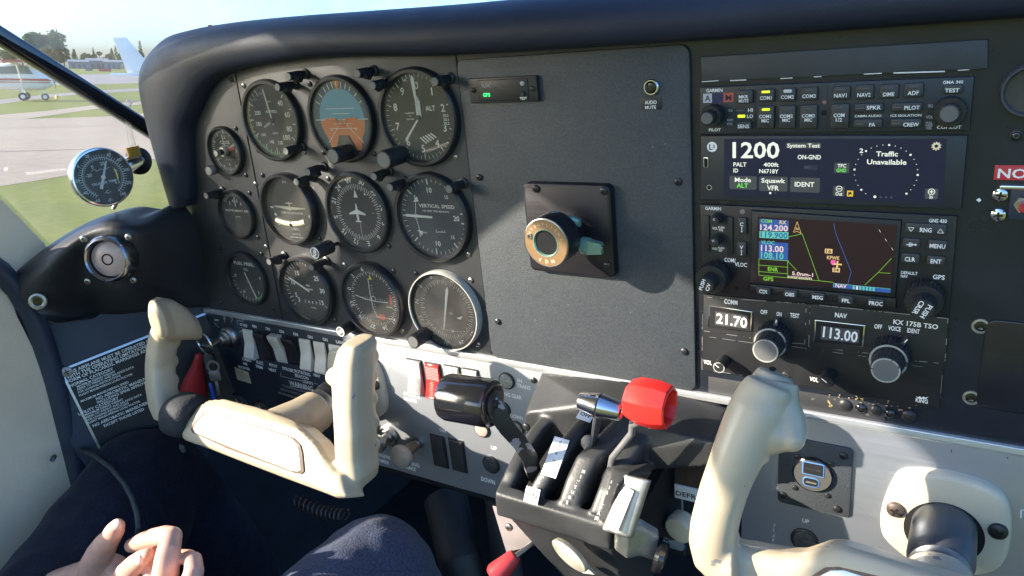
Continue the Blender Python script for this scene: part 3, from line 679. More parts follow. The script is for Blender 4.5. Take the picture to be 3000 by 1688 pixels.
def f_asi(m, a, b, r, c, t):
    ticks(m, a, b, r*.86, r*.98, fr(40, 330, 30), .5, c); ticks(m, a, b, r*.78, r*.98, fr(40, 330, 11), .9, c)
    m.use(pm('gauge_green', (.1, .35, .14), .6)); m.ring(a, b, r*.92, r*.97, c + .02, 24, math.radians(-40), math.radians(-160))
    m.use(pm('gauge_yellow', (.6, .5, .05), .6)); m.ring(a, b, r*.92, r*.97, c + .02, 16, math.radians(-160), math.radians(-215))
    nums(m, a, b, r*.63, 5, c, (('40', 42), ('60', 76), ('80', 112), ('100', 138)))
    nums(m, a, b, r*.63, 3.2, c, (('120', 168), ('140', 200), ('160', 232)))
    nums(m, a, b, r*.6, 4., c, (('180', 262), ('200', 292)))
    m.text('AIRSPEED', a, b + r*.25, 2.6, c); m.text('KNOTS', a, b - r*.35, 1.7, c); m.text('MPH', a, b + r*.52, 1.5, c)
    nums(m, a, b, r*.8, 2, c, (('220', 318), ('240', 340)), DIMW)
t, a, b, rg = gauge('airspeed_indicator', 'airspeed gauge with its long hand straight up, first in the top row of gauges', 'A', 0, 0, RG, dial=DIALG, face=f_asi, pos=(CX[0], CY[0]))
ndl(t, a, b, -8, rg*.9, 4, 1.5, 2.6); ndl(t, a, b, 245, rg*.45, 0, 3.2, 2.2, DIMW, 2.2, 'trim_pointer'); hub(t, a, b, 2.6, 3.2)

BLUEA = pm('horizon_blue', (.16, .4, .56), .5); ORNG = pm('horizon_orange', (.72, .24, .07), .5); ORNB = pm('airplane_orange', (.8, .22, .05), .4)
def f_ai(m, a, b, r, c, t):
    m.use(pm('outer_sky_ring', (.035, .1, .16), .5)); m.disc(a, b, r, c, 48)
    def sector(rr, lo, cc):
        pts = [(a + rr*math.cos(q), b + rr*math.sin(q)) for q in [math.radians(d) for d in fr(180 + lo, 360 - lo, 20)]]; m.flat(pts, cc)
    m.use(BLUEA); m.disc(a, b, r*.78, c + .1, 48)
    m.use(ORNG); sector(r*.78, 3, c + .2)
    m.flat([(a - r*.62, b - r*.45), (a + r*.62, b - r*.45), (a + r*.5, b - r*.88), (a - r*.5, b - r*.88)], c + .21)
    m.use(WHT); m.rect(a - r*.95, a + r*.95, b - r*.01 - .4, b - r*.01 + .3, c + .26)
    for k, w in ((.12, .3), (.24, .5), (-.14, .3), (-.27, .5)): m.rect(a - r*w, a + r*w, b - r*k - .25, b - r*k + .25, c + .27)
    for s in (-1, 1):
        m.line((a, b - 1), (a + s*r*.62, b - r*.62), .5, c + .25); m.text('20', a + s*r*.42, b - r*.27, 1.8, c + .29)
    ticks(m, a, b, r*.8, r*.96, (-60, -45, -30, -20, -10, 10, 20, 30, 45, 60), .8, c + .1)
    m.use(ORNB); m.flat([(a - 4.5, b + r*.98), (a, b + r*.72), (a + 4.5, b + r*.98)], c + .15)
    m.use(WHT); m.flat([(a - 1, b + r*.96), (a, b + r*.8), (a + 1, b + r*.96)], c + .2)
t, a, b, rg = gauge('attitude_indicator', 'blue and orange artificial horizon gauge at the top between the airspeed and altitude gauges', 'A', 0, 0, RG, face=f_ai, pos=(CX[1], CY[0]))
m = MB(ORNB); m.rbox(a - rg*.55, a - rg*.16, b - 1.2, b + 1.2, 3.2, 4.2, .6, .3); m.rbox(a + rg*.16, a + rg*.55, b - 1.2, b + 1.2, 3.2, 4.2, .6, .3)
m.tube([(a - rg*.2, b, 3.7), (a - rg*.1, b - 6, 3.7), (a, b - 6.5, 3.7), (a + rg*.1, b - 6, 3.7), (a + rg*.2, b, 3.7)], .6, 8); m.box(a - .5, a + .5, b - 6, b + .6, 3.3, 4); put('airplane_symbol', m, t)
m = MB(PLAST); m.slab([(a - rg*.42, b - rg*.93), (a + rg*.42, b - rg*.93), (a + rg*.16, b - rg*.42), (a - rg*.16, b - rg*.42)], 2.4, 4, .4); m.use(WHT); m.text('SIGMATEK', a, b - rg*.78, 2.2, 4.1); put('pedestal_mask', m, t)
m = MB(BEZ); m.slab([(a + rg*1.0*math.cos(q), b + rg*1.0*math.sin(q)) for q in [math.radians(d) for d in fr(234, 306, 12)]], 1.9, 5.4, .3); put('lower_mask', m, t)

def f_alt(m, a, b, r, c, t):
    ticks(m, a, b, r*.9, r*.98, fr(0, 360, 51), .45, c); ticks(m, a, b, r*.84, r*.98, fr(0, 360, 11), .8, c)
    nums(m, a, b, r*.72, 6.2, c, [(str(i), i*36 + 2) for i in (1, 2, 3, 4, 5, 6, 7, 8, 9, 0)])
    m.use(PLAST); m.rect(a + r*.6, a + r*.88, b - r*.19, b + r*.06, c + .05)
    m.use(WHT)
    for k, s in ((.11, '30.0'), (0, '30.1'), (-.11, '30.2')): m.text(s, a + r*.74, b + r*(k*.8 - .06), 2.4, c + .1)
    m.text('ALT', a + r*.34, b + r*.2, 4, c); m.text('CALIBRATED', a - r*.28, b + r*.1, 1.2, c); m.text('TO', a - r*.28, b + r*.03, 1.2, c); m.text('20,000 FEET', a - r*.28, b - r*.04, 1.2, c)
    m.text('100', a - r*.28, b + r*.84, 1.7, c)
    for k in range(5):
        x = a + r*(.02 + .085*k); y = b - r*(.3 + .0*k)
        m.line((x - 3.4 - k*.2, y - 4 + k*.9 - 2), (x + 3 - k*.4, y - 9 + k*1.2 - 2), 1.2, c)
t, a, b, rg = gauge('altimeter', 'altimeter gauge with big white numerals and a striped flag, last in the top row', 'A', 0, 0, RG*1.06, dial=pm('dial_green_reflection', (.03, .034, .026), .6), face=f_alt, pos=(CX[2], CY[0]), h=7)  # green reflection in the glass is tinted into the dial colour
ndl(t, a, b, 2, rg*.5, 0, 5, 2.4, WHT, 5); ndl(t, a, b, 222, rg*.74, 2, 1.4, 2.9, WHT, 2.2, 'hundreds_hand'); ndl(t, a, b, -2, rg*.96, 0, .5, 3.1, WHT, 3.8, 'outer_pointer'); hub(t, a, b, 2.2, 3.2)

def f_tc(m, a, b, r, c, t):
    m.use(pm('turn_dial_inner', (.07, .068, .062), .55)); m.disc(a, b, r*.82, c, 48)
    m.use(WHT); m.text('TURN COORDINATOR', a, b - r*.15, 2.1, c + .1); m.text('2 MIN.', a, b - r*.66, 3, c + .1); m.text('ELEC', a - 2, b + r*.82, 1.8, c + .1)
    m.text('NO PITCH', a, b - r*.83, 1.9, c + .1); m.text('INFORMATION', a, b - r*.93, 1.9, c + .1)
    m.text('L', a - r*.66, b - r*.5, 4, c + .1); m.text('R', a + r*.8, b - r*.48, 4, c + .1)
    for s in (-1, 1):
        m.rect(a + s*r*.84 - 2.2, a + s*r*.84 + 2.2, b - 1, b + 1, c + .1)
        m.line((a + s*r*.78, b - r*.2), (a + s*r*.7, b - r*.26), 3, c + .1)
t, a, b, rg = gauge('turn_coordinator', 'turn coordinator gauge in sun with a pale airplane silhouette over a curved ball tube', 'A', 0, 0, RG*.95, dial=DIALG, face=f_tc, pos=(CX[0], CY[1]), h=9)
m = MB(pm('pale_airplane', (.75, .7, .55), .4)); m.slab([(a - rg*.66, b + 1), (a, b - 1.4), (a + rg*.66, b + .2), (a + rg*.66, b + 1.2), (a, b + 2.2), (a - rg*.66, b + 2.2)], 3, 3.8, .2)
m.slab([(a - .7, b), (a + .7, b), (a + .5, b + 7), (a - .5, b + 7)], 3.05, 3.7, .1); m.rbox(a - 5, a + 5, b + 5, b + 6, 3.1, 3.6, .4, .1); m.ball((a, b + .2, 3.6), (2.6, 2.4, .8), 12); put('airplane_symbol', m, t)
m = MB(pm('tube_fluid', (.55, .5, .36), .15, coat=.5)); pts = [(a + rg*.62*x, b - rg*(.46 - .1*x*x), 4.6) for x in fr(-1, 1, 15)]; m.tube(pts, 3.2, 12)
put('inclinometer', m, t); m = MB(PLASG); m.ball((a + 1, b - rg*.46, 7.2), (2.4, 2.6, 1), 14); put('ball', m, t)

def f_dg(m, a, b, r, c, t):
    off = -10
    ticks(m, a, b, r*.68, r*.79, [off + 5*i for i in range(72)], .45, c); ticks(m, a, b, r*.64, r*.79, [off + 10*i for i in range(36)], .6, c)
    nums(m, a, b, r*.895, 5, c, [(s, off + 30*i - 1) for i, s in enumerate(('W', '30', '33', 'N', '3', '6', 'E', '12', '15', 'S', '21', '24'))], follow=1)
    m.use(WHT); m.flat([(a - 2.4, b + r*.42), (a + 2.4, b + r*.42), (a, b + r*.66)], c + .1); m.line((a, b - r*.3), (a, b - r*.64), .4, c + .1)
    m.disc(a + r*.34, b + r*.52, 1, c + .1); m.line((a + r*.5, b), (a + r*.56, b), .4, c)
t, a, b, rg = gauge('heading_indicator', 'heading gauge with a compass card and small white airplane in the middle of the gauges', 'A', 0, 0, RG, face=f_dg, pos=(CX[1], CY[1]))
m = MB(WHT); m.slab([(a - 1, b - 8), (a + 1, b - 8), (a + 1.3, b - 1), (a + 10, b - 2), (a + 10, b - .5), (a + 1.4, b + 3), (a + .3, b + 9), (a - .3, b + 9), (a - 1.4, b + 3), (a - 10, b - .5), (a - 10, b - 2), (a - 1.3, b - 1)], 3.4, 4, .1)
m.rbox(a - 3.4, a + 3.4, b - 9, b - 7.6, 3.4, 4, .4, .1); put('airplane_symbol', m, t)

def f_vsi(m, a, b, r, c, t):
    for i in range(0, 21):
        w = 1.2 if i % 5 == 0 else .5
        for s in (-1, 1): ticks(m, a, b, r*(.82 if i % 5 == 0 else .88), r*.97, [270 + s*i*8.6], w, c)
    nums(m, a, b, r*.68, 4.6, c, (('10', 358), ('10', 178))); nums(m, a, b, r*.7, 3.2, c, (('5', 314), ('5', 226), ('15', 42), ('15', 134))); m.text('20', a + r*.68, b, 4.6, c)
    m.text('VERTICAL SPEED', a + 4.5, b + r*.28, 3.1, c, r*1.08); m.text('100 FEET PER MINUTE', a + 3, b + r*.15, 1.5, c, r*.8)
    m.text('UP', a - r*.46, b + r*.47, 1.6, c); m.text('DOWN', a - r*.38, b - r*.42, 1.6, c)
    # the script lettering, drawn as a line
    m.pline([(a + x*.62, b - r*.38 + y*.7) for x, y in ((0, 2), (1.5, 3), (2, 1), (0, 0), (2, -1.6), (3.6, 0), (4.4, 1), (4.6, 0), (6, 0), (6.6, 1), (7, 0), (8.6, .1), (9, 1), (9.4, 0), (11, 0), (11, 3), (11.6, 0), (12.4, 1), (13, 0), (15, .3), (15.6, 3), (16.2, 2), (16, 0), (17.5, .2))], .35, c)
    for s in (-1, 1):
        m.line((a - r*.55, b + s*3), (a - r*.5, b + s*r*.36), .7, c); m.flat([(a - r*.58, b + s*r*.36), (a - r*.4, b + s*r*.38), (a - r*.44, b + s*r*.5)][::s], c)
    m.ring(a - r*.56, b, 1.8, 2.3, c, 20)
t, a, b, rg = gauge('vertical_speed_indicator', 'vertical speed gauge, sky reflection in its dial colour, needle level left, below the altimeter', 'A', 0, 0, RG*1.04, dial=pm('dial_sky_reflection', (.022, .034, .052), .5), face=f_vsi, pos=(CX[2], CY[1]), h=7)  # dial coloured blue to stand for reflected sky
ndl(t, a, b, 271, rg*.9, -1, 1.9, 2.6, WHT, 2.4)

def f_tach(m, a, b, r, c, t):
    def ang(v): return 232 + (v - 3)*256/32
    ticks(m, a, b, r*.84, r*.97, [ang(v) for v in range(3, 36)], .55, c); ticks(m, a, b, r*.78, r*.97, [ang(v) for v in (5, 10, 15, 20, 25, 30, 35)], 1, c)
    nums(m, a, b, r*.62, 5, c, [(str(v), ang(v)) for v in (3, 5, 10, 15, 25, 30, 35)])
    m.text('RPM', a + 1, b + r*.14, 2, c); m.text('HUNDREDS', a + 1, b + r*.02, 1.7, c); m.text('HOURS', a + 3, b - r*.6, 1.5, c)
    m.use(PLAST); m.rect(a - r*.3, a + r*.5, b - r*.5, b - r*.33, c + .05); m.use(WHT)
    for k, s in enumerate('18835'): m.text(s, a - r*.22 + k*r*.16, b - r*.415, 2.8, c + .1)
    m.use(pm('gauge_green', (.1, .35, .14), .6)); m.ring(a, b, r*.93, r*.97, c + .03, 16, math.radians(90 - ang(19)), math.radians(90 - ang(27)))
t, a, b, rg = gauge('tachometer', 'engine speed gauge marked 3 to 35 in the bottom row beside the fuel pressure gauge', 'A', 0, 0, RG*.97, face=f_tach, pos=(CX[0], CY[2]), h=8)
ndl(t, a, b, 296, rg*.82, 3, 2, 2.6, WHT, 2)

YEL = pm('marker_yellow', (.75, .68, .04), .5); REDF = pm('flag_red', (.7, .05, .02), .5)
def f_cdi(m, a, b, r, c, t):
    off = 10
    ticks(m, a, b, r*.76, r*.82, [off + 5*i for i in range(72)], .4, c); ticks(m, a, b, r*.72, r*.82, [off + 10*i for i in range(36)], .6, c)
    nums(m, a, b, r*.91, 4.5, c, [(s, off + 30*i - 26) for i, s in enumerate(('6', '9', '12', '15', '18', '21', '24', '27', '30', '33', '0', '3'))], follow=1)
    m.use(WHT)
    for k in (1, 2, 3, 4, 5):
        for s in (-1, 1):
            m.rect(a + s*k*2.8 - .2, a + s*k*2.8 + .2, b - 1, b + 1, c); m.rect(a - 1, a + 1, b + s*k*2.8 - .2, b + s*k*2.8 + .2, c)
    m.ring(a, b, 2.2, 2.8, c, 24); m.text('GARMIN', a + r*.55, b - r*.2, 1.5, c)
    m.use(YEL); m.flat([(a - 2, b + r*.58), (a + 2, b + r*.58), (a, b + r*.74)], c + .05); m.flat([(a + 1, b - r*.66), (a + 2.4, b - r*.66), (a + 1.7, b - r*.74)], c + .05)
    m.use(REDF); m.rect(a + 3.5, a + 11, b - r*.62, b - r*.46, c + .05); m.rect(a + r*.6, a + r*.68, b - 4, b + 7, c + .05)
    m.use(INK); m.line((a + 4.5, b - r*.54), (a + 10, b - r*.54), .5, c + .1); m.text('<', a + 5, b - r*.54, 2, c + .1); m.text('>', a + 9.5, b - r*.54, 2, c + .1)
t, a, b, rg = gauge('course_indicator', 'course deviation gauge with crossed white needles and two red flags, bottom row', 'A', 0, 0, RG, face=f_cdi, pos=(CX[1], CY[2]), h=8)
for nm, p in (('course_needle', [(a - 1.6, b + rg*.62), (a - 2.4, b + 6), (a - 1.6, b - 8), (a + 1.4, b - rg*.52)]), ('glideslope_needle', [(a - rg*.62, b + 2.4), (a - 9, b - .6), (a + 6, b - 1.6), (a + rg*.56, b - 1.2)])):
    m = MB(WHT); m.tube([(x, y, 3.2 if nm[0] == 'c' else 3.9) for x, y in p], .42, 8); put(nm, m, t)

def f_adf(m, a, b, r, c, t):
    off = 8
    ticks(m, a, b, r*.7, r*.78, [off + 5*i for i in range(72)], .35, c); ticks(m, a, b, r*.66, r*.78, [off + 10*i for i in range(36)], .5, c)
    nums(m, a, b, r*.9, 4.6, c, [(s, off + 30*i) for i, s in enumerate(('E', '12', '15', 'S', '21', '24', 'W', '30', '33', 'N', '3', '6'))], follow=1)
    m.use(WHT); m.ring(a + 5, b - 3, .9, 1.4, c, 16)
    for k in fr(-1, 1, 15): m.disc(a + 4 + k*13, b - r*.52 + (1 - k*k)*-1.2, .35, c, 8)
    m.ring(a + 4, b - r*.55, .8, 1.3, c, 14); m.text('BENDIX/KING', a + 1, b - r*.96, 1.5, c)
    m.flat([(a + 10, b - 7), (a + 18, b - 4), (a + 15, b - 8)], c)
t, a, b, rg = gauge('direction_finder', 'white rimmed compass rose gauge with a long thin pointer, right end of the bottom row', 'A', 0, 0, RG*1.0, dial=DIALG, face=f_adf, bezel=pm('white_rim', (.38, .37, .33), .4, var=(120, .15)), pos=(CX[2] - .6, CY[2] - 1), h=8, rim=.035)
ndl(t, a, b, 14, rg*.64, rg*.55, .8, 3, WHT, 3.)
m = MB(BEZ); m.ring(a, b, rg*.92, rg*1.0, 6.5, 64); put('shadow_ring', m, t)

def f_clock(m, a, b, r, c, t):
    ticks(m, a, b, r*.82, r*.95, [6*i for i in range(60)], .45, c); ticks(m, a, b, r*.76, r*.95, [30*i for i in range(12)], .9, c)
    nums(m, a, b, r*.62, 3.2, c, (('12', 0), ('3', 90), ('6', 180), ('9', 270))); m.text('CLOCK', a, b + r*.38, 3.2, c); m.text('ELECTRIC', a, b + r*.22, 1.7, c)
    m.use(DIMW); m.pline([(a - 5, b - r*.42), (a - 3, b - r*.38), (a - 2, b - r*.44), (a + 1, b - r*.4), (a + 3, b - r*.44), (a + 6, b - r*.4)], .4, c)
t, a, b, rg = gauge('panel_clock', 'small round clock with a red hand at the left of the panel', 'A', 340, 832, 25.5, group='small gauges down the left plate', face=f_clock)
ndl(t, a, b, -6, rg*.78, 2, 1., 2.5); ndl(t, a, b, 66, rg*.8, 0, 2.2, 2.8, DIMW, 3); ndl(t, a, b, 78, rg*.72, 3, 1.8, 3.2, REDF, 3.2, 'red_hand')
m = MB(BRASS); m.lathe([(5.2, 2), (5.2, 6.5), (4.8, 7)], (a, b, 1), 28); m.use(PLAST); m.lathe([(3, 7), (3, 11)], (a, b, 1), 24); m.use(SCRS); m.lathe([(3.2, 11), (3.2, 14.5), (2.8, 15)], (a, b, 1), 24); put('setting_knob', m, t)
def f_suc(m, a, b, r, c, t):
    ticks(m, a, b, r*.8, r*.95, fr(-50, 50, 16), .5, c); nums(m, a, b, r*.6, 3.4, c, (('3', -38), ('4', -13), ('5', 13), ('6', 38))); m.text('INSTRUMENT AIR', a, b + r*.14, 2.2, c, r*1.5)
    m.text('IN. HG.', a, b - r*.14, 1.6, c)
t, a, b, rg = gauge('suction_gauge', 'small instrument air gauge marked 3 to 6, second of the small gauges at the left', 'B', 430, 215, 27.2, group='small gauges down the left plate', dial=DIALG, face=f_suc)
ndl(t, a, b, 4, rg*.8, -8, 1.1, 2.5)
def f_fuel(m, a, b, r, c, t):
    ticks(m, a, b, r*.84, r*.95, fr(100, 270, 16), .5, c); nums(m, a, b, r*.72, 3, c, (('15', 276), ('10', 214), ('5', 140), ('0', 84)))
    m.text('FUEL PRESS.', a, b + r*.62, 3.8, c, r*1.25); m.text('P.S.I.', a, b + r*.38, 2.8, c)
    m.use(pm('gauge_green', (.1, .35, .14), .6)); m.ring(a, b, r*.86, r*.96, c + .02, 14, math.radians(-70), math.radians(-20)); m.use(DIMW)
    m.pline([(a - 5, b - r*.16), (a - 3, b - r*.1), (a - 2, b - r*.18), (a + 1, b - r*.13), (a + 3, b - r*.18), (a + 6, b - r*.12)], .4, c)
t, a, b, rg = gauge('fuel_pressure_gauge', 'fuel pressure gauge in shade, lowest of the small gauges at the left', 'B', 516, 757, 31.5, group='small gauges down the left plate', face=f_fuel, bezel=pm('matt_black_rim', (.016, .016, .017), .5))
ndl(t, a, b, 160, rg*.88, 8, 1.4, 2.5)
# gauge whose edge shows at the right border
t, a, b, rg = gauge('cylinder_gauge', 'dark round gauge cut by the right border, above the NO SMOKING placard', 'E', 2629, 485, 14.5, group=None, pos=None, bezel=pm('gauge_grey_rim', (.05, .055, .07), .4), rim=.16)

# ================================================================ post lights and knobs on the panel
def post_light():
    t = thing('post_light', '-', 'post light', (0, 0, 0), 'black post lights between the gauges')
    m = MB(PLAST); m.lathe([(5.4, 0), (5.4, 2), (3.6, 3), (3.6, 10)], n=24); put('stem', m, t, (0, 0, 0))
    m = MB(PLAST); m.lathe([(4.3, 0), (4.3, 10), (3.9, 10.4), (3.9, 11.2), (4.3, 11.6), (4.3, 15.2), (3.8, 15.8)], n=28); m.use(GRAYP); m.disc(0, 0, 3.6, 15.9, 24); put('cap', m, t, (0, 0, 9))
    m = MB(PLAST); m.hull([(-3.6, -2, 2), (3.6, -2, 2), (-3.6, -2, 11), (3.6, -2, 11), (-2.6, -8, 2), (2.6, -8, 2), (-2, -7, 8), (2, -7, 8)]); put('hood', m, t, (0, 0, 9))
    return t
PL = [('A', 835, 215, 'post light above the airspeed gauge, in shade'), ('A', 745, 305, 'sunlit post light over the top right of the airspeed gauge'), ('A', 1415, 190, 'post light above the artificial horizon'),
      ('A', 1545, 290, 'post light between the artificial horizon and the altimeter, upper one'), ('A', 2065, 258, 'post light over the top right rim of the altimeter'), ('A', 815, 840, 'sunlit post light at the foot of the airspeed gauge'),
      ('A', 1000, 1015, 'upper post light of the pair over the turn coordinator'), ('A', 905, 1100, 'lower post light of the pair over the turn coordinator'), ('A', 1555, 1055, 'post light above right of the heading gauge'),
      ('A', 1690, 1145, 'post light between the heading gauge and the vertical speed gauge'), ('A', 2185, 1160, 'post light on the upper right rim of the vertical speed gauge'), ('A', 148, 1215, 'square tipped post light left of the instrument air gauge'),
      ('B', 675, 625, 'post light between the fuel pressure gauge and the engine speed gauge'), ('B', 1030, 672, 'post light over the top right of the engine speed gauge')]
p0 = None
for r, x, y, l in PL:
    a, b = V(r, x, y, 23.5)
    p0 = p0 or post_light()
    o = p0 if l is PL[0][3] else copy_tree(p0, (a, b, 1), l)
    o.location = W(a, b, 1); o.scale = (.88, .88, .88); o['label'] = l; ORG[o.name] = Vector((a, b, 1))
    o.rotation_euler = (0, random.choice((-1, 1))*random.uniform(.3, 1.2), 0)
def panel_knob(name, label, r, x, y, prof, teeth=0, mat=PLAST, cap=None, txt=None, rot=0, extra=None, dep=.06):
    c1 = prof[-1][1]; a, b = V(r, x, y, c1 + 1)
    t = GA[name]
    m = MB(mat); knob(m, prof, (0, 0, 0), teeth, dep); t = put('setting_knob', m, t, (a, b, 1), label=label)
    m = MB(cap or GRAYP); R = prof[-1][0]; m.disc(0, 0, R*.86, c1 + .1, 28)
    if txt: m.use(WHT); m.ring(0, 0, R*.8, R*.9, c1 + .15, 28); m.text(txt, 0, 0, R*.55, c1 + .2, R*1.5, rot=rot)
    put('knob_cap', m, t, (a, b, 1)); return t
panel_knob('attitude_indicator', 'smooth black adjusting knob below the artificial horizon', 'A', 1215, 882, [(6.6, 0), (6.6, 4), (7.2, 5), (7.4, 24), (6.8, 25)])
panel_knob('altimeter', 'smooth black adjusting knob below left of the altimeter', 'A', 1640, 915, [(7, 0), (7, 4), (8, 5), (8.2, 27), (7.6, 28)])
panel_knob('panel_clock', 'small knurled metal knob below left of the clock', 'A', 172, 1005, [(5.2, 0), (5.2, 11), (4.6, 12)], 20, STEEL, SCRS)
panel_knob('heading_indicator', 'black knob marked PUSH below the turn coordinator', 'B', 1065, 548, [(2, 0), (2, 9), (6.8, 10), (6.8, 30), (6.2, 31)], txt='PUSH', rot=70)
panel_knob('course_indicator', 'dark OBS knob below left of the course deviation gauge', 'B', 1280, 1208, [(6, 0), (6.2, 14), (5.8, 15)], txt='OBS', rot=30)
panel_knob('direction_finder', 'knurled knob with a pale ring below left of the white rimmed gauge', 'B', 1888, 1295, [(6, 0), (6, 3), (7, 4), (7, 24), (6.4, 25)], 22, PLAST, GRAYP)
# ================================================================ centre plate: annunciator, jack, tablet mount
a0, a1, b0, b1 = rectpx('C', ((58, 435), (545, 415), (548, 600), (68, 604)), 5)
t = thing('source_annunciator', 'small black VLOC and GPS annunciator with green GPS lit, on the grey plate', 'annunciator', ((a0+a1)/2, b0, 2.6))
m = MB(PLAST); m.rbox(a0, a1, b0, b1, 2.6, 6, .8, .4); put('face', m, t)
w0, w1, z0, z1 = rectpx('C', ((120, 445), (480, 432), (482, 588), (130, 592)), 6)
m = MB(HOLE); m.rbox(w0, w1, z0, z1, 6, 6.1, 1.2, 0); m.use(PLAST); m.rbox(w0 + .5, w1 - .5, z0 + .5, z1 - .5, 6, 6.35, 1, .1)
tpx(m, 'C', 'VLOC', 178, 485, 64, 23, 6.4, DIMW); tpx(m, 'C', 'GPS', 183, 551, 50, 25, 6.4, lamp('green_legend', (.05, 1, .25), 2.2)); tpx(m, 'C', 'TEST', 443, 576, 50, 19, 6.4, WHT); put('window', m, t)
m = MB(pm('pearl_lamp', (.55, .53, .5), .2)); a, b = V('C', 435, 470, 6.4); m.lathe([(1.9, 0), (1.7, .8), (.9, 1.5)], (a, b, 6.3), 20); put('lamp', m, t)
m = MB(PLAST); a, b = V('C', 438, 545, 8); m.lathe([(1.8, 0), (1.8, 2), (1.5, 2.4)], (a, b, 6.3), 20); put('button', m, t)
for x, y in ((90, 520), (509, 509)): screw(*V('C', x, y, 6), t, SCRB, 2.1, 6)
a, b = V('C', 1348, 497, 4)
t = thing('audio_mute_button', 'chrome ringed black push button above the AUDIO MUTE label', 'button', (a, b, 2.6))
m = MB(CHR); m.lathe([(5.6, 0), (5.6, 2.2), (5, 2.8), (4.3, 2.8), (4.1, 1.5)], (a, b, 2.6), 32, cap1=False); put('ring', m, t)
m = MB(PLASG); m.lathe([(4.1, 1.2), (3.9, 3.4), (3., 4.2), (1.2, 4.5)], (a, b, 2.6), 24); put('plunger', m, t)
a0, a1, b0, b1 = boxpx('C', 1276, 567, 1422, 655, 3)
m = MB(PLAST); m.rbox(a0, a1, b0, b1, 2.6, 3, 1.6, .1); tpx(m, 'C', 'AUDIO', 1344, 604, 84, 25, 3, WHT); tpx(m, 'C', 'MUTE', 1343, 639, 78, 23, 3, WHT)
put('mute_label', m, None, label='small black AUDIO MUTE label stuck on the grey plate', cat='label')
# tablet mount
t = thing('tablet_mount', 'round bronze faced tablet mount on a square black plate with a green clamp knob', 'mount', (-102, -104, 2.6))
m = MB(pm('black_anodised', (.045, .043, .05), .36, metal=.75, aniso=(5, 700, 700, .1))); m.rbox(-140.5, -65, -142, -68.5, 2.6, 10.5, 5, 1.6); put('back_plate', m, t)
for x, y in ((492, 118), (935, 132), (960, 620)): screw(*V('D', x, y, 10.5), t, SCRB, 3.1, 10.5)
fa, fb = V('D', 553, 475, 52); n = Vector((-.06, -.03, 1))
BA = pm('satin_black_metal', (.02, .02, .022), .32, metal=.3)
m = MB(BA); m.tube([(-100, -104, 10), (-100, -104, 22), (fa, fb, 34)], [11, 10, 12], 24); m.frame((fa, fb, 52), n); m.lathe([(14, -24), (19.2, -18), (19.6, -3), (19.2, -1.2)], n=48, cap0=True, cap1=True); m.frame(); put('socket_body', m, t)
m = MB(BRONZE); m.frame((fa, fb, 52), n); m.ring(0, 0, 10.4, 18, 0, 64)
m.use(STEEL); m.lathe([(19.2, -1.4), (19., -.2), (18.2, 0.1), (18, -.1)], n=64, cap1=False)
m.use(pm('engraved_tan', (.62, .5, .38), .5))
for s, d in zip('MYGOFLIGHT', fr(-62, 72, 10)):
    q = math.radians(90 - d); m.text(s, 14.6*math.cos(q), 14.6*math.sin(q), 2.1, .15, rot=-d)
for s, d in zip('MGF', (160, 182, 205)):
    q = math.radians(90 - d); m.text(s, 14.4*math.cos(q), 14.4*math.sin(q), 2.8, .15, rot=-d + 0)
m.frame(); put('face_ring', m, t)
for x, y in ((445, 428), (655, 522)):
    a, b = V('D', x, y, 52.2); m = MB(SCRS); m.lathe([(2.3, 0), (2.2, .5), (1.2, .6)], (a, b, 52), 20, cap1=False); m.use(HOLE); m.disc(a, b, 1.2, 52.45, 6); put('face_screw', m, t)
m = MB(GREEN); m.frame((fa, fb, 52), n); m.lathe([(10.8, .3), (10.2, .3), (9.4, -1.5), (8.2, -5), (5.4, -5.6)], n=40, cap1=False); m.use(HOLE); m.disc(0, 0, 9.8, -8.6, 32); m.use(GREEN)
m.lathe([(9.8, -8), (6, -7), (5, -7)], n=6, cap1=False); m.use(STEEL); m.lathe([(4.6, -8), (4.6, -3.5), (4, -3), (2.6, -3)], (1.2, 1.2, 0), 6, cap1=False); m.use(HOLE); m.disc(1.2, 1.2, 2.8, -3.2, 16); m.frame(); put('socket', m, t)
kx, kb = V('D', 868, 500, 30)
m = MB(BA); m.tube([(-100, -104, 24), (kx - 9, kb + .5, 29)], [8, 6], 20); m.use(GREEN); m.tube([(kx - 9.5, kb + .5, 29), (kx - 4, kb + .2, 29.4)], [6.5, 6.5], 24)
m.hull([(kx - 6, kb + 5.6, 26), (kx - 6, kb - 5.6, 26), (kx - 6, kb - 5.6, 33), (kx - 6, kb + 5.6, 33), (kx + 7, kb + 3.6, 28), (kx + 7, kb - 4.5, 28), (kx + 7, kb - 4.5, 32.5), (kx + 7, kb + 3.6, 32.5)])
m.use(STEEL); m.tube([(kx + 6.8, kb, 30.4), (kx + 7.8, kb, 30.4)], 1.7, 14); put('clamp_knob', m, t)
m = MB(GREEN)
for x, y, c in ((630, 303, 38), (730, 332, 24)):
    a, b = V('D', x, y, c); m.bar([((a - 4, b + .8, c), 3.2, 2.6), ((a, b, c - 2), 3.4, 2.8), ((a + 4, b - 2, c - 4), 3, 2.4)], (0, 1, 0), (0, 0, 1))
put('release_tab', m, t)

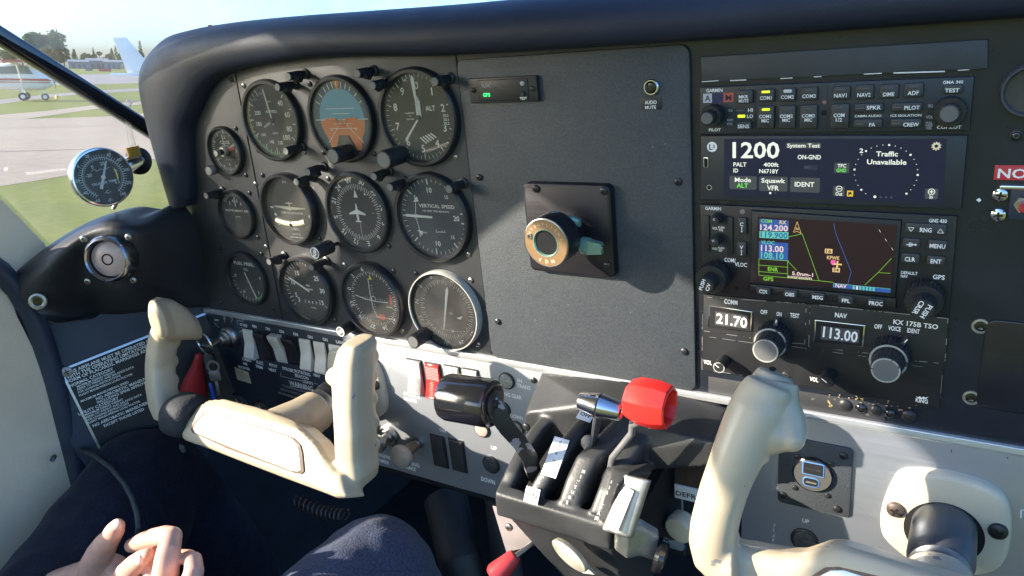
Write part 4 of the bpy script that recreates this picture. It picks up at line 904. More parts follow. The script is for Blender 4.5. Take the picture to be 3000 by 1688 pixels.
# ================================================================ right border: placard and switch
m = MB(pm('placard_red', (.5, .03, .045), .4)); q = [V('E', 2350, 1075, 1), V('E', 2338, 1188, 1)]
a0 = (q[0][0] + q[1][0])/2; b1, b0 = q[0][1], q[1][1]
m.rbox(a0, a0 + 66, b0, b1, -.2, .8, .4, .1); m.use(WHT)
a, b = V('E', 2372, 1136, 1); m.text('NO SMOKING', a, b, 5.4, .95, 58, 'l'); put('smoking_placard', m, None, label='red placard with white lettering at the right edge of the panel', cat='placard')
q = V('E', 2478, 1240, 1); a0, b1 = q[0], V('E', 2478, 1300, 1)[1] + 4
t = thing('toggle_switch', 'toggle switch with a red tip on a small dark blue plate below the red placard', 'switch', (a0 + 12, b1 - 20, 0))
m = MB(pm('blue_plate', (.02, .03, .06), .3)); m.rbox(a0, a0 + 40, b1 - 19, b1, -.2, 1, 1, .3); tpx(m, 'F', 'ON', 2176, 88, 36, 18, 1, WHT); put('plate', m, t)
a, b = V('E', 2568, 1382, 4); m = MB(STEEL); m.lathe([(4.8, 0), (4.6, 2.4)], (a, b, 1), 6); m.lathe([(3, 2.4), (3, 4)], (a, b, 1), 20); put('nut', m, t)
m = MB(REDD); m.lathe([(2, 0), (2.4, 9), (1.6, 10)], (a, b, 4), 16); put('lever', m, t)
for r, x, y in (('E', 2390, 1303), ('F', 2025, 112)): screw(*V(r, x, y, .6), t, CHR, 4.2, .2)
m = MB(CHR); a, b = V('E', 2545, 1248, 2); m.rbox(a - 10, a + 20, b - 1.2, b + 1.2, -.2, 3, 1, .6); put('upper_bracket', m, t)
m = MB(WHT); a, b = V('E', 2228, 1345, 0); m.flat([(a + 1.5*(.6 + .6*random.random())*math.cos(k*.57), b + 1.1*(.5 + .8*random.random())*math.sin(k*.57)) for k in range(11)], .15); put('paint_chip', m, PT)
# ================================================================ radio stack
FACE = pm('radio_face', (.024, .029, .036), .42, var=(40, .15), bump=(900, .08)); FACED = pm('radio_face_dark', (.017, .018, .02), .38, var=(40, .2), bump=(900, .08))
BTN = pm('radio_button', (.03, .032, .035), .4); LEDY = lamp('yellow_led', (.75, 1, .03), 1.4); LEDO = pm('unlit_led', (.09, .09, .09), .35); LEDW = pm('clear_led', (.62, .62, .6), .3)
def button(par, r, q, c, texts=(), led=None, h=2.2, mat=None, name='button'):
    a0, a1, b0, b1 = boxpx(r, *q, c + h); m = MB(mat or BTN); m.rbox(a0, a1, b0, b1, c, c + h, 1.2, .6)
    if led:
        l0, l1, k0, k1 = boxpx(r, led[0]-led[2]/2, led[1]-led[3]/2, led[0]+led[2]/2, led[1]+led[3]/2, c + h); m.use(led[4]); m.rbox(l0, l1, k0, k1, c + h, c + h + .25, .8, .1)
    for s, x, y, w, hh in texts: tpx(m, r, s, x, y, w, hh, c + h, WHT)
    return put(name, m, par)
def dual(par, r, base, R0, tip, R1, c0, c1, txt=None, rot=0, name='knob', pointer=None, ringm=None, teeth=26):
    """two concentric knobs; base and tip are pixels of the foot and of the outer cap, R in pixels"""
    a, b = V(r, *base, c0 + 1); k0 = R0*PXMM(r, *base, c0); k1 = R1*PXMM(r, *tip, c1)
    a1, b1 = V(r, *tip, c1); ax, bx = (a + a1)/2, (b + b1)/2
    m = MB(PLAST); knob(m, [(k0*.97, 0), (k0, .6), (k0, (c1-c0)*.42), (k0*.93, (c1-c0)*.48)], (ax, bx, c0), teeth, .05)
    if ringm: m.use(ringm); m.ring(ax, bx, k0*.8, k0*.9, c0 + (c1-c0)*.485, 48)
    o = put(name, m, par)
    m = MB(PLAST); knob(m, [(k1, (c1-c0)*.44), (k1, (c1-c0)*.97), (k1*.92, c1-c0)], (ax, bx, c0), max(14, teeth-6), .05)
    m.use(GRAYP if not txt else PLAST); m.disc(ax, bx, k1*.82, c1 + .12, 32)
    if ringm: m.use(ringm); m.ring(ax, bx, k1*.82, k1*.93, c1 + .15, 40)
    if txt:
        m.use(WHT); s = math.radians(rot)
        for i, w in enumerate(txt.split('/')): m.text(w.replace('|', '/'), ax + math.sin(s)*k1*.36*(2*i-1), bx - math.cos(s)*k1*.36*(2*i-1), k1*.42, c1 + .2, rot=rot)
    if pointer:
        pa, pb = V(r, *pointer, c0 + 6); m.use(PLAST); d = Vector((pa-ax, pb-bx)).normalized(); n = Vector((-d[1], d[0]))*1.6
        p0 = Vector((ax, bx)) + d*k0*.8; p1 = Vector((pa, pb)); m.hull([(*(p0+n), c0 + 3), (*(p0-n), c0 + 3), (*(p0+n), c0 + 9), (*(p0-n), c0 + 9), (*(p1+n), c0 + 3), (*(p1-n), c0 + 3), (*(p1+n*.6), c0 + 7), (*(p1-n*.6), c0 + 7)])
        m.use(WHT); m.line(p0*.4+p1*.6, p1, .7, c0 + 8.3)
    put('cap', m, o)
GRP = 'radios stacked right of the grey plate'
# ---- audio panel
a0, a1, b0, b1 = 0, 160, -36.5, 1
C1 = 3.
t = thing('audio_selector', 'grey audio selector panel with rows of square buttons, uppermost of the radio stack', 'radio', (80, -36, 0), GRP)
m = MB(FACE); q = [V('E', x, y, C1) for x, y in ((52, 468), (2190, 386), (2152, 806), (57, 833))]; m.slab(q[::-1], -.2, C1, .7)
for s, x, y, w, h in (('GARMIN', 167, 491, 128, 26), ('GMA 340', 2024, 427, 158, 25), ('HI', 447, 645, 36, 27), ('LO', 445, 692, 48, 27), ('PILOT', 171, 798, 92, 22), ('COPILOT', 1993, 777, 190, 25), ('CABIN AUDIO', 1362, 690, 210, 18), ('ICS ISOLATION', 1657, 686, 240, 18)): tpx(m, 'E', s, x, y, w, h, C1, WHT)
for s, x, y, w, h in (('SQ', 293, 646, 32, 18), ('OFF', 290, 722, 46, 18), ('VOL', 288, 752, 48, 18), ('SQ', 1850, 611, 40, 22), ('VOL', 1842, 698, 58, 24), ('PULL', 1838, 743, 52, 18), ('PASS', 1838, 764, 52, 18), ('VOL', 1836, 785, 46, 18)): tpx(m, 'E', s, x, y, w, h, C1, DIMW)
for (x0, y0, x1, y1), mt, s, x, y in (((80, 517, 148, 588), pm('legend_white', (.5, .52, .56), .4), 'A', 115, 553), ((150, 516, 236, 586), pm('legend_navy', (.02, .025, .09), .3), '', 0, 0), ((238, 510, 316, 582), pm('legend_red', (.5, .1, .08), .4), 'M', 277, 547)):
    w0, w1, z0, z1 = boxpx('E', x0, y0, x1, y1, C1); m.use(mt); m.rect(w0, w1, z0, z1, C1 + .1)
    if s: tpx(m, 'E', s, x, y, 46, 46, C1, INK, dc=.05)
for x, y, w, h, mt in ((366, 647, 66, 12, LEDO), (378, 692, 58, 22, LEDY)):
    w0, w1, z0, z1 = boxpx('E', x-w/2, y-h/2, x+w/2, y+h/2, C1); m.use(mt); m.rbox(w0, w1, z0, z1, C1, C1 + .5, .5, .2)
a, b = V('E', 1020, 666, C1); m.use(HOLE); m.disc(a, b, 1.7, C1 + .1)
a, b = V('E', 1025, 583, C1); m.use(pm('photocell', (.3, .14, .14), .25)); m.lathe([(1.5, 0), (1.2, .7)], (a, b, C1), 18)
m.use(HOLE); m.line(V('E', 488, 480, C1), V('E', 488, 800, C1), .25, C1 + .06); m.line(V('E', 1048, 455, C1), V('E', 1040, 800, C1), .25, C1 + .06)
put('face', m, t)
for q, tx, led in (((338, 490, 466, 592), (('MKR', 394, 541, 72, 26), ('MUTE', 395, 573, 75, 24)), (400, 512, 60, 10, LEDO)), ((508, 482, 635, 580), (('COM1', 567, 550, 90, 28),), (567, 503, 66, 18, LEDY)), ((672, 475, 800, 577), (('COM2', 735, 543, 100, 28),), (738, 497, 66, 26, LEDW)),
                   ((840, 467, 972, 570), (('COM3', 903, 536, 104, 28),), (905, 493, 70, 10, LEDO)), ((1085, 460, 1225, 565), (('NAV1', 1147, 531, 98, 30),), (1150, 485, 76, 10, LEDO)), ((1262, 450, 1408, 560), (('NAV2', 1331, 526, 104, 30),), (1337, 480, 76, 10, LEDO)),
                   ((1450, 445, 1602, 555), (('DME', 1524, 521, 88, 30),), (1525, 472, 78, 10, LEDO)), ((1645, 435, 1795, 545), (('ADF', 1714, 511, 88, 32),), (1720, 464, 78, 10, LEDO)), ((1945, 450, 2102, 515), (('TEST', 2017, 491, 112, 30),), None),
                   ((505, 612, 632, 790), (('COM1', 561, 694, 92, 26), ('MIC', 563, 727, 58, 26)), (568, 640, 64, 18, LEDY)), ((668, 610, 798, 790), (('COM2', 727, 691, 100, 26), ('MIC', 726, 723, 60, 26)), (735, 637, 70, 10, LEDO)), ((832, 606, 968, 790), (('COM3', 898, 689, 102, 26), ('MIC', 898, 721, 60, 26)), (900, 633, 70, 10, LEDO)),
                   ((1072, 598, 1215, 788), (('COM', 1137, 685, 85, 28), ('1/2', 1136, 720, 50, 28)), (1130, 628, 60, 10, LEDO)), ((1255, 595, 1485, 660), (('SPKR', 1407, 625, 112, 30),), (1300, 632, 70, 12, LEDO)), ((1248, 718, 1475, 785), (('PA', 1395, 758, 48, 30),), (1300, 757, 60, 12, LEDO)),
                   ((1545, 590, 1785, 655), (('PILOT', 1705, 626, 120, 30),), (1592, 626, 76, 12, LEDO)), ((1535, 715, 1780, 782), (('CREW', 1697, 757, 122, 30),), (1585, 752, 70, 12, LEDO)), ((340, 735, 456, 795), (('SENS', 393, 771, 90, 28),), None)):
    button(t, 'E', q, C1, tx, led)
dual(t, 'E', (180, 668), 84, (88, 722), 54, C1, 19); dual(t, 'E', (2010, 650), 118, (1985, 680), 76, C1, 13)

# ---- transponder
t = thing('transponder', 'wide touch screen transponder showing 1200, second of the radio stack', 'radio', (80, -80, 0), GRP)
m = MB(FACE); q = [V('E', x, y, 3) for x, y in ((60, 843), (2138, 842), (2088, 1420), (62, 1344))]; m.slab(q[::-1], -.2, 3, .9)
m.use(WHT); a, b = V('E', 149, 931, 3); m.disc(a, b, 3.5, 3.1, 32); m.use(INK); m.text('L', a - .8, b, 3.8, 3.2); m.text('3', a + 1.2, b + .3, 2.4, 3.2)
a, b = V('E', 102, 1052, 3); m.use(CHR); m.rbox(a - 1.7, a + 1.7, b - 3.6, b + 3.6, 3, 3.4, .8, .1); m.use(HOLE); m.rbox(a - 1.2, a + 1.2, b - 3, b + 3, 3.3, 3.45, .6, 0)
a, b = V('E', 127, 1247, 3); m.use(STEEL); m.ring(a, b, 1.3, 2, 3.1, 24); m.use(HOLE); m.disc(a, b, 1.4, 3.08)
put('face', m, t)
q = [V('E', x, y, 3.2) for x, y in ((243, 868), (1976, 868), (1944, 1376), (243, 1306))]
m = MB(lamp('screen_navy', (.006, .009, .035), 1)); m.slab(q[::-1], 3, 3.25, 0)
SW = lamp('screen_white', (.85, .9, .8), 1); SG = lamp('screen_green', (.16, .8, .12), 1); SB = lamp('screen_button', (.055, .065, .075), 1); SD = lamp('screen_dim', (.05, .055, .1), 1)
for x0, y0, x1, y1 in ((722, 898, 998, 942), (285, 1158, 496, 1262), (515, 1162, 736, 1276), (757, 1170, 988, 1285), (1100, 1055, 1217, 1135), (1092, 1235, 1181, 1315), (1805, 1255, 1906, 1336)):
    w0, w1, z0, z1 = boxpx('E', x0, y0, x1, y1, 3.2); m.use(SB); m.rbox(w0, w1, z0, z1, 3.25, 3.3, .8, 0)
for s, x, y, w, h, mt in (('1200', 488, 955, 365, 122, SW), ('System Test', 860, 920, 255, 30, SW), ('ON-GND', 905, 1010, 182, 34, SW), ('PALT', 366, 1067, 102, 31, SW), ('400ft', 608, 1069, 118, 31, SW), ('ID', 334, 1114, 38, 30, SW), ('N6718Y', 591, 1120, 150, 31, SW), ('MSG', 915, 1090, 96, 30, SD),
                          ('Mode', 389, 1187, 126, 34, SW), ('ALT', 385, 1231, 88, 34, SG), ('Squawk', 625, 1193, 186, 34, SW), ('VFR', 623, 1250, 92, 36, SW), ('IDENT', 868, 1222, 152, 36, SW), ('TFC', 1159, 1077, 68, 27, SW), ('GND', 1155, 1113, 76, 27, SG), ('Traffic', 1510, 985, 170, 38, SW), ('Unavailable', 1507, 1048, 308, 38, SW),
                          ('2', 1311, 960, 30, 34, SW), ('Out', 1136, 1296, 54, 26, SW), ('In', 1854, 1320, 26, 26, SW)): tpx(m, 'E', s, x, y, w, h, 3.3, mt)
m.use(SW)
for k in range(26):
    th = math.radians(-50 + 280*k/25); x, y = 1503 - 247*math.cos(th), 1130 - 215*math.sin(th)
    a, b = V('E', x, y, 3.3); R = .55 if k % 4 == 1 else .24; m.rect(a - R, a + R, b - R, b + R, 3.35)
for x, y, r, mt in ((602, 1290, .75, SW), (640, 1290, .6, SD), (1416, 1319, .85, SW), (1460, 1320, .7, SD), (1502, 1322, .7, SD), (1544, 1323, .7, SD)):
    a, b = V('E', x, y, 3.3); m.use(mt); m.disc(a, b, r, 3.4, 16)
m.use(SW)
for x, y, pl in ((1138, 1257, 0), (1857, 1280, 1)):
    a, b = V('E', x, y, 3.3); m.ring(a, b, 1.55, 1.95, 3.4, 28); m.rect(a - 1.1, a + 1.1, b - .25, b + .25, 3.4)
    if pl: m.rect(a - .25, a + .25, b - 1.1, b + 1.1, 3.41)
a, b = V('E', 1894, 925, 3.3); m.use(lamp('gear_icon', (.7, .68, .5), .8)); m.ring(a, b, 1., 2., 3.4, 24)
for k in range(10): m.tick(a, b, 1.8, 2.6, 36*k, .7, 3.41)
a, b = V('E', 1223, 1294, 3.3); m.use(lamp('screen_amber', (.8, .55, .05), 1)); m.rect(a - 1.8, a + 1.8, b - 1.9, b + 1.9, 3.4); m.use(INK); m.flat([(a - 1.2, b - 1.5), (a + .3, b - .2), (a + 1.1, b - 1.1), (a + .7, b + 1.3), (a - .5, b + .8), (a - 1, b + 1.2)], 3.43)
put('screen', m, t)

# ---- GPS navigator
t = thing('gps_navigator', 'black GPS navigator with a colour map screen, third of the radio stack', 'radio', (80, -149, 0), GRP)
m = MB(FACED); q = [V('F', x, y, 3) for x, y in ((44, 42), (1755, 122), (1700, 785), (62, 636))]; m.slab(q[::-1], -.2, 3, 1)
for s, x, y, w, h in (('GARMIN', 134, 70, 104, 22), ('GNS 430', 1625, 152, 120, 24), ('COM/', 246, 412, 74, 26), ('VLOC', 318, 442, 80, 26), ('GPS', 1631, 525, 80, 29), ('DEFAULT', 1435, 498, 110, 20), ('NAV', 1402, 519, 46, 18), ('VOL', 147, 202, 36, 15), ('PUSH', 188, 196, 40, 12), ('SQ', 186, 212, 26, 14), ('VOL', 145, 336, 36, 14), ('PUSH', 187, 332, 42, 12), ('ID', 184, 348, 22, 14)): tpx(m, 'F', s, x, y, w, h, 3, WHT)
a, b = V('F', 330, 92, 3); m.use(pm('photocell2', (.24, .2, .19), .3)); m.lathe([(1.9, 0), (1.6, .5)], (a, b, 3), 22)
a, b = V('F', 293, 597, 3); m.use(HOLE); m.disc(a, b, 1.3, 3.08)
for x0, y0, x1, y1 in ((68, 112, 112, 358), (225, 125, 268, 372)):
    w0, w1, z0, z1 = boxpx('F', x0, y0, x1, y1, 3); m.use(PLAST); m.rbox(w0, w1, z0, z1, 3, 4.2, .6, .5)
put('face', m, t)
m = MB(FACED); q = [V('F', x, y, 5.5) for x, y in ((385, 85), (1385, 150), (1345, 665), (372, 572))]; m.slab(q[::-1], 3, 5.5, 1.6); q = [V('F', x, y, 6) for x, y in ((372, 572), (1350, 668), (1348, 742), (385, 625))]; m.slab(q[::-1], 3, 6, 1.4); put('screen_bezel', m, t)
c = 5.7; q = [V('F', x, y, c) for x, y in ((430, 122), (1355, 182), (1312, 632), (415, 545))]
m = MB(lamp('map_maroon', (.017, .007, .012), 1)); m.slab(q[::-1], 5.5, c, 0)
def pol(pts, mt, dc): m.use(mt); m.flat([V('F', x, y, c) for x, y in pts][::-1], c + dc)
MBL = lamp('map_blue', (.03, .1, .36), 1); MCY = lamp('map_cyan', (.12, .55, .42), 1); MGR = lamp('map_green', (.22, .6, .05), 1); MTN = lamp('map_tan', (.8, .55, .25), 1); MPK = lamp('map_pale', (.85, .65, .6), 1); MLB = lamp('map_line_blue', (.07, .14, .5), 1); MMG = lamp('map_magenta', (.85, .12, .4), 1)
pol(((442, 138), (636, 150), (634, 222), (442, 214)), MBL, .05); pol(((442, 220), (634, 228), (633, 274), (441, 264)), MCY, .05); pol(((440, 288), (632, 300), (630, 418), (438, 404)), MBL, .05); pol(((932, 566), (1312, 604), (1311, 630), (932, 594)), MBL, .05)
for s, x, y, w, h, mt in (('COM', 488, 153, 72, 22, MGR), ('RX', 597, 162, 46, 24, MTN), ('124.200', 538, 198, 184, 38, MPK), ('119.900', 538, 246, 180, 36, MBL), ('VLOC', 497, 296, 90, 24, MCY), ('113.00', 526, 336, 150, 40, MPK), ('108.10', 526, 382, 150, 40, MCY), ('ENR', 531, 473, 68, 26, MGR), ('GPS', 500, 537, 68, 24, MGR), ('KPWK', 932, 397, 86, 24, MTN), ('5.0nm-1', 727, 505, 140, 24, MPK), ('overzoom', 708, 526, 160, 20, MPK), ('NAV', 982, 583, 76, 26, MPK)): tpx(m, 'F', s, x, y, w, h, c, mt)
for pts, mt, w in ((((638, 418), (438, 404), (437, 512), (628, 530)), MGR, .3), (((437, 445), (630, 460)), MGR, .3), (((437, 488), (629, 503)), MGR, .3), (((628, 418), (628, 530), (836, 549), (932, 560)), MGR, .3), (((636, 258), (725, 238), (836, 548)), MGR, .28), (((630, 420), (688, 480)), MGR, .3), (((935, 165), (945, 230), (1050, 490), (1028, 570)), MLB, .28), (((1318, 400), (1228, 495), (1140, 578)), MGR, .25), (((1228, 495), (1310, 500)), MGR, .25), (((668, 228), (692, 158), (718, 236), (692, 222), (668, 228)), MTN, .3), (((932, 566), (1312, 604)), MCY, .25), (((932, 566), (932, 594)), MCY, .25)):
    m.use(mt); m.pline([V('F', x, y, c) for x, y in pts], w, c + .1)
for k in range(6): m.use(SW if k % 2 else SD); m.line(V('F', 1215 + 19*k + k*k*.3, 180 + 30*k, c), V('F', 1226 + 19*k + k*k*.3, 198 + 30*k, c), .2, c + .1)
tpx(m, 'F', 'N', 692, 205, 16, 18, c, MTN)
pol(((876, 336), (926, 339), (925, 370), (875, 367)), MTN, .1); tpx(m, 'F', '16', 901, 353, 36, 22, c, INK, dc=.1); pol(((926, 462), (976, 465), (974, 494), (925, 491)), MTN, .1); tpx(m, 'F', '34', 950, 477, 36, 20, c, INK, dc=.1)
pol(((915, 412), (945, 412), (950, 440), (930, 448), (913, 432)), MMG, .1); pol(((932, 433), (988, 437), (988, 447), (932, 443)), MTN, .14); pol(((954, 418), (966, 418), (962, 464), (950, 464)), MTN, .16)
for k in range(7): pol([(1060 + 22*k, 582 + 2*k), (1073 + 22*k, 583 + 2*k), (1073 + 22*k, 607 + 2*k), (1060 + 22*k, 606 + 2*k)], MCY if k != 1 else MPK, .1)
put('screen', m, t)
for q, tx in (((292, 132, 356, 242), (('C', 324, 175, 24, 24),)), ((290, 292, 353, 388), (('V', 322, 328, 24, 24),)), ((1405, 172, 1685, 241), (('RNG', 1545, 213, 78, 28),)), ((1390, 270, 1510, 335), (('D', 1446, 309, 28, 26),)), ((1558, 282, 1690, 350), (('MENU', 1622, 320, 104, 28),)), ((1380, 370, 1505, 436), (('CLR', 1440, 407, 70, 28),)), ((1550, 388, 1675, 450), (('ENT', 1612, 421, 72, 28),)),
              ((420, 595, 515, 645), (('CDI', 465, 621, 52, 24),)), ((597, 612, 693, 662), (('OBS', 642, 640, 62, 24),)), ((780, 632, 876, 682), (('MSG', 827, 660, 70, 24),)), ((965, 652, 1066, 705), (('FPL', 1015, 682, 54, 24),)), ((1160, 670, 1268, 725), (('PROC', 1213, 700, 90, 26),))):
    low = q[1] > 590; cc = 5.6 if low else 3; o = button(t, 'F', q, cc, tx)
    if not low:
        n = MB(WHT); z = cc + 2.4
        if tx[0][0] == 'RNG':
            for pts in ([(1428, 196), (1466, 198), (1447, 222)], [(1622, 232), (1662, 234), (1642, 206)]): n.pline([V('F', x, y, z) for x, y in pts + pts[:1]], .35, z)
            put('arrows', n, o)
        elif tx[0][0] in 'CV':
            x, y = tx[0][1], tx[0][2]; n.line(V('F', x, y + 20, z), V('F', x, y + 52, z), .4, z)
            for s in (18, 54): n.flat([V('F', x - 7, y + (26 if s == 18 else 46), z), V('F', x, y + s, z), V('F', x + 7, y + (26 if s == 18 else 46), z)], z + .01)
            put('arrows', n, o)
        elif tx[0][0] == 'D':
            n.line(V('F', 1415, 309, z), V('F', 1475, 311, z), .5, z); n.flat([V('F', 1472, 302, z), V('F', 1488, 311, z), V('F', 1472, 320, z)], z + .01); put('arrows', n, o)
dual(t, 'F', (172, 130), 36, (133, 156), 32, 3, 13, 'C', 0, teeth=18); dual(t, 'F', (170, 268), 36, (132, 298), 32, 3, 13, 'N', 20, teeth=18)
dual(t, 'F', (152, 500), 104, (76, 595), 58, 3, 27, 'PUSH/C|V', 72); dual(t, 'F', (1548, 648), 120, (1516, 745), 74, 3, 27, 'PUSH/CRSR', -115)

# ---- nav/com radio
t = thing('navcom_radio', 'worn black radio with COMM and NAV digit drums, lowest of the radio stack', 'radio', (80, -216, 0), GRP)
WORN = pm('worn_edge', (.3, .3, .29), .45, metal=.5, wear=(140, .5, (.03, .03, .03)))
m = MB(FACED); q = [V('F', x, y, 1.5) for x, y in ((66, 640), (1702, 795), (1635, 1400), (60, 1140))]; m.slab(q[::-1], -.2, 1.5, .7)
for s, x, y, w, h in (('COMM', 252, 690, 88, 30), ('OFF', 471, 757, 46, 27), ('ON', 572, 770, 34, 27), ('TEST', 675, 780, 62, 29), ('NAV', 982, 779, 80, 31), ('KX 175B TSO', 1476, 838, 300, 31), ('OFF', 1229, 853, 52, 29), ('VOICE', 1337, 866, 84, 29), ('IDENT', 1463, 882, 84, 29), ('VOL', 98, 1090, 54, 27), ('VOL', 803, 1203, 56, 27), ('KING', 1518, 1345, 82, 27)): tpx(m, 'F', s, x, y, w, h, 1.5, WHT, rot=-1)
m.use(WHT); m.flat([V('F', x, y, 1.5) for x, y in ((1478, 1312), (1492, 1330), (1545, 1334), (1564, 1318), (1545, 1325), (1530, 1318), (1518, 1325), (1505, 1316), (1492, 1322))][::-1], 1.65)
m.use(WORN)
for pts, w in ((((68, 650), (62, 880), (430, 935)), .5), (((95, 658), (752, 702), (742, 968), (655, 962)), .55), (((778, 705), (768, 985), (1165, 1030)), .5), (((790, 706), (1692, 800), (1672, 1100), (1450, 1078)), .55), (((66, 640), (60, 1138), (330, 1175)), .45), (((1660, 1105), (1635, 1395)), .35), (((62, 915), (420, 965)), .35), (((655, 985), (1165, 1055)), .45), (((1450, 1110), (1655, 1140)), .3)):
    m.pline([V('F', x, y, 1.5) for x, y in pts], w, 1.62)
a, b = V('F', 614, 1180, 1.5); m.use(STEEL); m.lathe([(3, 0), (2.8, .6), (1.5, .7)], (a, b, 1.5), 24, cap1=False); m.use(HOLE); m.disc(a, b, 1.5, 2.1, 6)
put('face', m, t)
DRUM = pm('digit_drum', (.06, .06, .062), .5)
for q, w, s, x, y, ww, hh in ((((105, 712), (396, 755), (390, 890), (96, 860)), ((148, 752), (362, 782), (360, 868), (146, 842)), '21.70', 257, 812, 205, 66), (((806, 808), (1146, 846), (1132, 990), (800, 955)), ((850, 850), (1105, 876), (1100, 965), (848, 938)), '113.00', 977, 905, 232, 70)):
    n = MB(CHR); p = [V('F', *k, 2.4) for k in q]; n.slab(p[::-1], 1.5, 2.6, .5); p2 = [Vector(k) for k in p]; cc = sum(p2, Vector((0, 0)))/4; n.use(HOLE); n.slab([tuple(cc + (k - cc)*.93) for k in p2][::-1], 2.5, 2.75, 0)
    n.use(DRUM); n.slab([V('F', *k, 2.8) for k in w][::-1], 2.7, 2.85, 0); tpx(n, 'F', s, x, y, ww, hh, 2.9, WHT, rot=-3)
    n.use(HOLE); n.line(V('F', x - 10, y - 48, 3), V('F', x - 12, y + 48, 3), .35, 2.92); put('digit_window', n, t)
RNGM = pm('pale_plastic_ring', (.36, .36, .32), .4, wear=(200, .6, (.06, .06, .06)))
dual(t, 'F', (525, 900), 116, (493, 1038), 90, 1.5, 27, pointer=(560, 800), ringm=RNGM, teeth=30); dual(t, 'F', (1308, 1008), 128, (1280, 1168), 96, 1.5, 29, pointer=(1425, 930), ringm=RNGM, teeth=30)
for tip, R, dr in (((172, 1126), 42, RNGM), ((888, 1226), 46, None)):
    a, b = V('F', *tip, 15); k = R*PXMM('F', *tip, 15); n = MB(PLAST); knob(n, [(k*1.02, 0), (k, 12), (k*.9, 13.4)], (a, b, 1.5), 20, .09)
    if dr: n.use(dr); n.ring(a, b, k*.76, k*.92, 15.02, 32)
    n.use(WHT); n.line((a, b), (a - k*.75, b + k*.55), .6, 15.05); put('volume_knob', n, t)
# ================================================================ lower panel with the switches
SUBA = pm('satin_aluminium', (.36, .38, .41), .46, metal=.65, aniso=(500, 500, 5, .08)); SUBD = pm('dark_switch_plate', (.022, .028, .042), .38, var=(20, .2), bump=(800, .08), wear=(60, .76, (.1, .1, .11)))
PT2 = thing('switch_panel', 'lower panel with rocker switches, dark at its left and bare aluminium at its right', 'switch panel', (-300, -394, 0))
m = MB(SUBA); m.rbox(-384, -20, -393, -240.2, -3, .8, 2, .4); put('aluminium_plate', m, PT2)
m = MB(SUBD); m.rbox(-603, -383, -393, -240.2, -3, 1.2, 2, .4)
for s, x, y, w, h in (('ON', 881, 236, 26, 16), ('ON', 968, 252, 28, 17), ('ON', 1058, 270, 28, 18), ('ON', 1150, 288, 30, 19), ('ON', 1245, 306, 30, 19), ('ON', 1343, 323, 30, 20), ('LAND', 1443, 342, 54, 20), ('CABIN', 830, 455, 54, 16), ('AIR', 822, 481, 28, 16), ('BLOWER', 815, 508, 70, 16),
                      ('ELEC', 917, 474, 42, 18), ('TRIM', 912, 502, 42, 18), ('PITOT', 1005, 493, 50, 18), ('HEAT', 1000, 522, 46, 18), ('STROBE', 1100, 518, 70, 19), ('ROTATING', 1195, 540, 96, 20), ('BEACON', 1190, 566, 82, 20), ('NAV', 1290, 558, 40, 18), ('LIGHTS', 1230, 603, 64, 18), ('WARNING', 1185, 625, 146, 30),
                      ('BOTH', 788, 186, 46, 14), ('START', 812, 229, 48, 15), ('L', 733, 178, 12, 14), ('R', 686, 170, 12, 14), ('OFF', 634, 196, 28, 12)): tpx(m, 'H', s, x, y, w, h, 1.2, WHTO if h < 15 else WHT, rot=-2)
m.use(WHTO)
for p, q in (((620, 215), (650, 245)), ((684, 188), (690, 218)), ((730, 195), (733, 215)), ((765, 208), (778, 228)), ((785, 245), (830, 245)), ((765, 200), (810, 204)), ((782, 275), (832, 246)), ((676, 184), (696, 187)), ((722, 193), (744, 196)),
             ((1055, 535), (1053, 562)), ((1053, 562), (1195, 594)), ((1270, 608), (1295, 614))): m.line(V('H', *p, 1.2), V('H', *q, 1.2), .5, 1.36)
m.use(WHT); m.line(V('H', 1113, 626, 1.2), V('H', 1258, 652, 1.2), .5, 1.37)
for i, s in enumerate(('TO AVOID OPTICAL ILLUSION AND SEVERE', 'VERTIGO TURN ANTI-COLLISION LIGHTS', 'OFF UPON ENTERING CLOUDS OR FOG')): tpx(m, 'H', s, 1170 - 12*i, 652 + 22*i + i*i, 205, 13, 1.2, DIMW, rot=-2)
a0, a1, b0, b1 = boxpx('H', 762, 512, 848, 592, 1.3); m.use(pm('masking_tape', (.5, .44, .3), .7, var=(80, .15))); m.flat([(a0, b0), (a1, b0 - 1.2), (a1 - .5, b1 - 3.5), (a0 + .6, b1)], 1.5)
put('dark_plate', m, PT2)
m = MB(ALUP); m.rbox(-603, -384, -394.5, -391.5, -3, 2, .4, .3); put('lower_edge', m, PT2); m = MB(PLAST); m.hull([(-603, -394, 1), (-20, -394, 1), (-603, -400, -1), (-20, -400, -1), (-603, -400, -9), (-20, -400, -9), (-603, -394, -9), (-20, -394, -9)]); put('lower_lip', m, PT2)
screw(*V('I', 1010, 322, .8), PT2, SCRB, 3, .8)
# writing on the aluminium
m = MB(WHT)
for s, x, y, w, h in (('ON', 353, 190, 32, 18), ('IN', 928, 325, 26, 20), ('TRANS', 950, 359, 76, 22), ('LANDING GEAR', 856, 404, 160, 22), ('DOWN', 910, 533, 70, 22), ('UP', 780, 712, 32, 20), ('DOWN', 745, 899, 76, 24), ('ENGINE', 145, 757, 74, 20), ('PRIMER', 140, 787, 70, 20), ('PARKING', 302, 799, 92, 22), ('BRAKE', 296, 826, 64, 20), ('ON', 485, 611, 34, 17), ('MASTER', 508, 192, 86, 20), ('ON', 558, 229, 38, 18), ('ON', 680, 248, 34, 18), ('AVIONICS', 306, 408, 90, 20), ('MASTER', 300, 434, 70, 18)): tpx(m, 'I', s, x, y, w, h, .9, WHT, rot=-2)
m.pline([V('I', 552, 199, .9), V('I', 606, 207, .9), V('I', 604, 250, .9)], .6, 1.05); put('lettering', m, PT2)

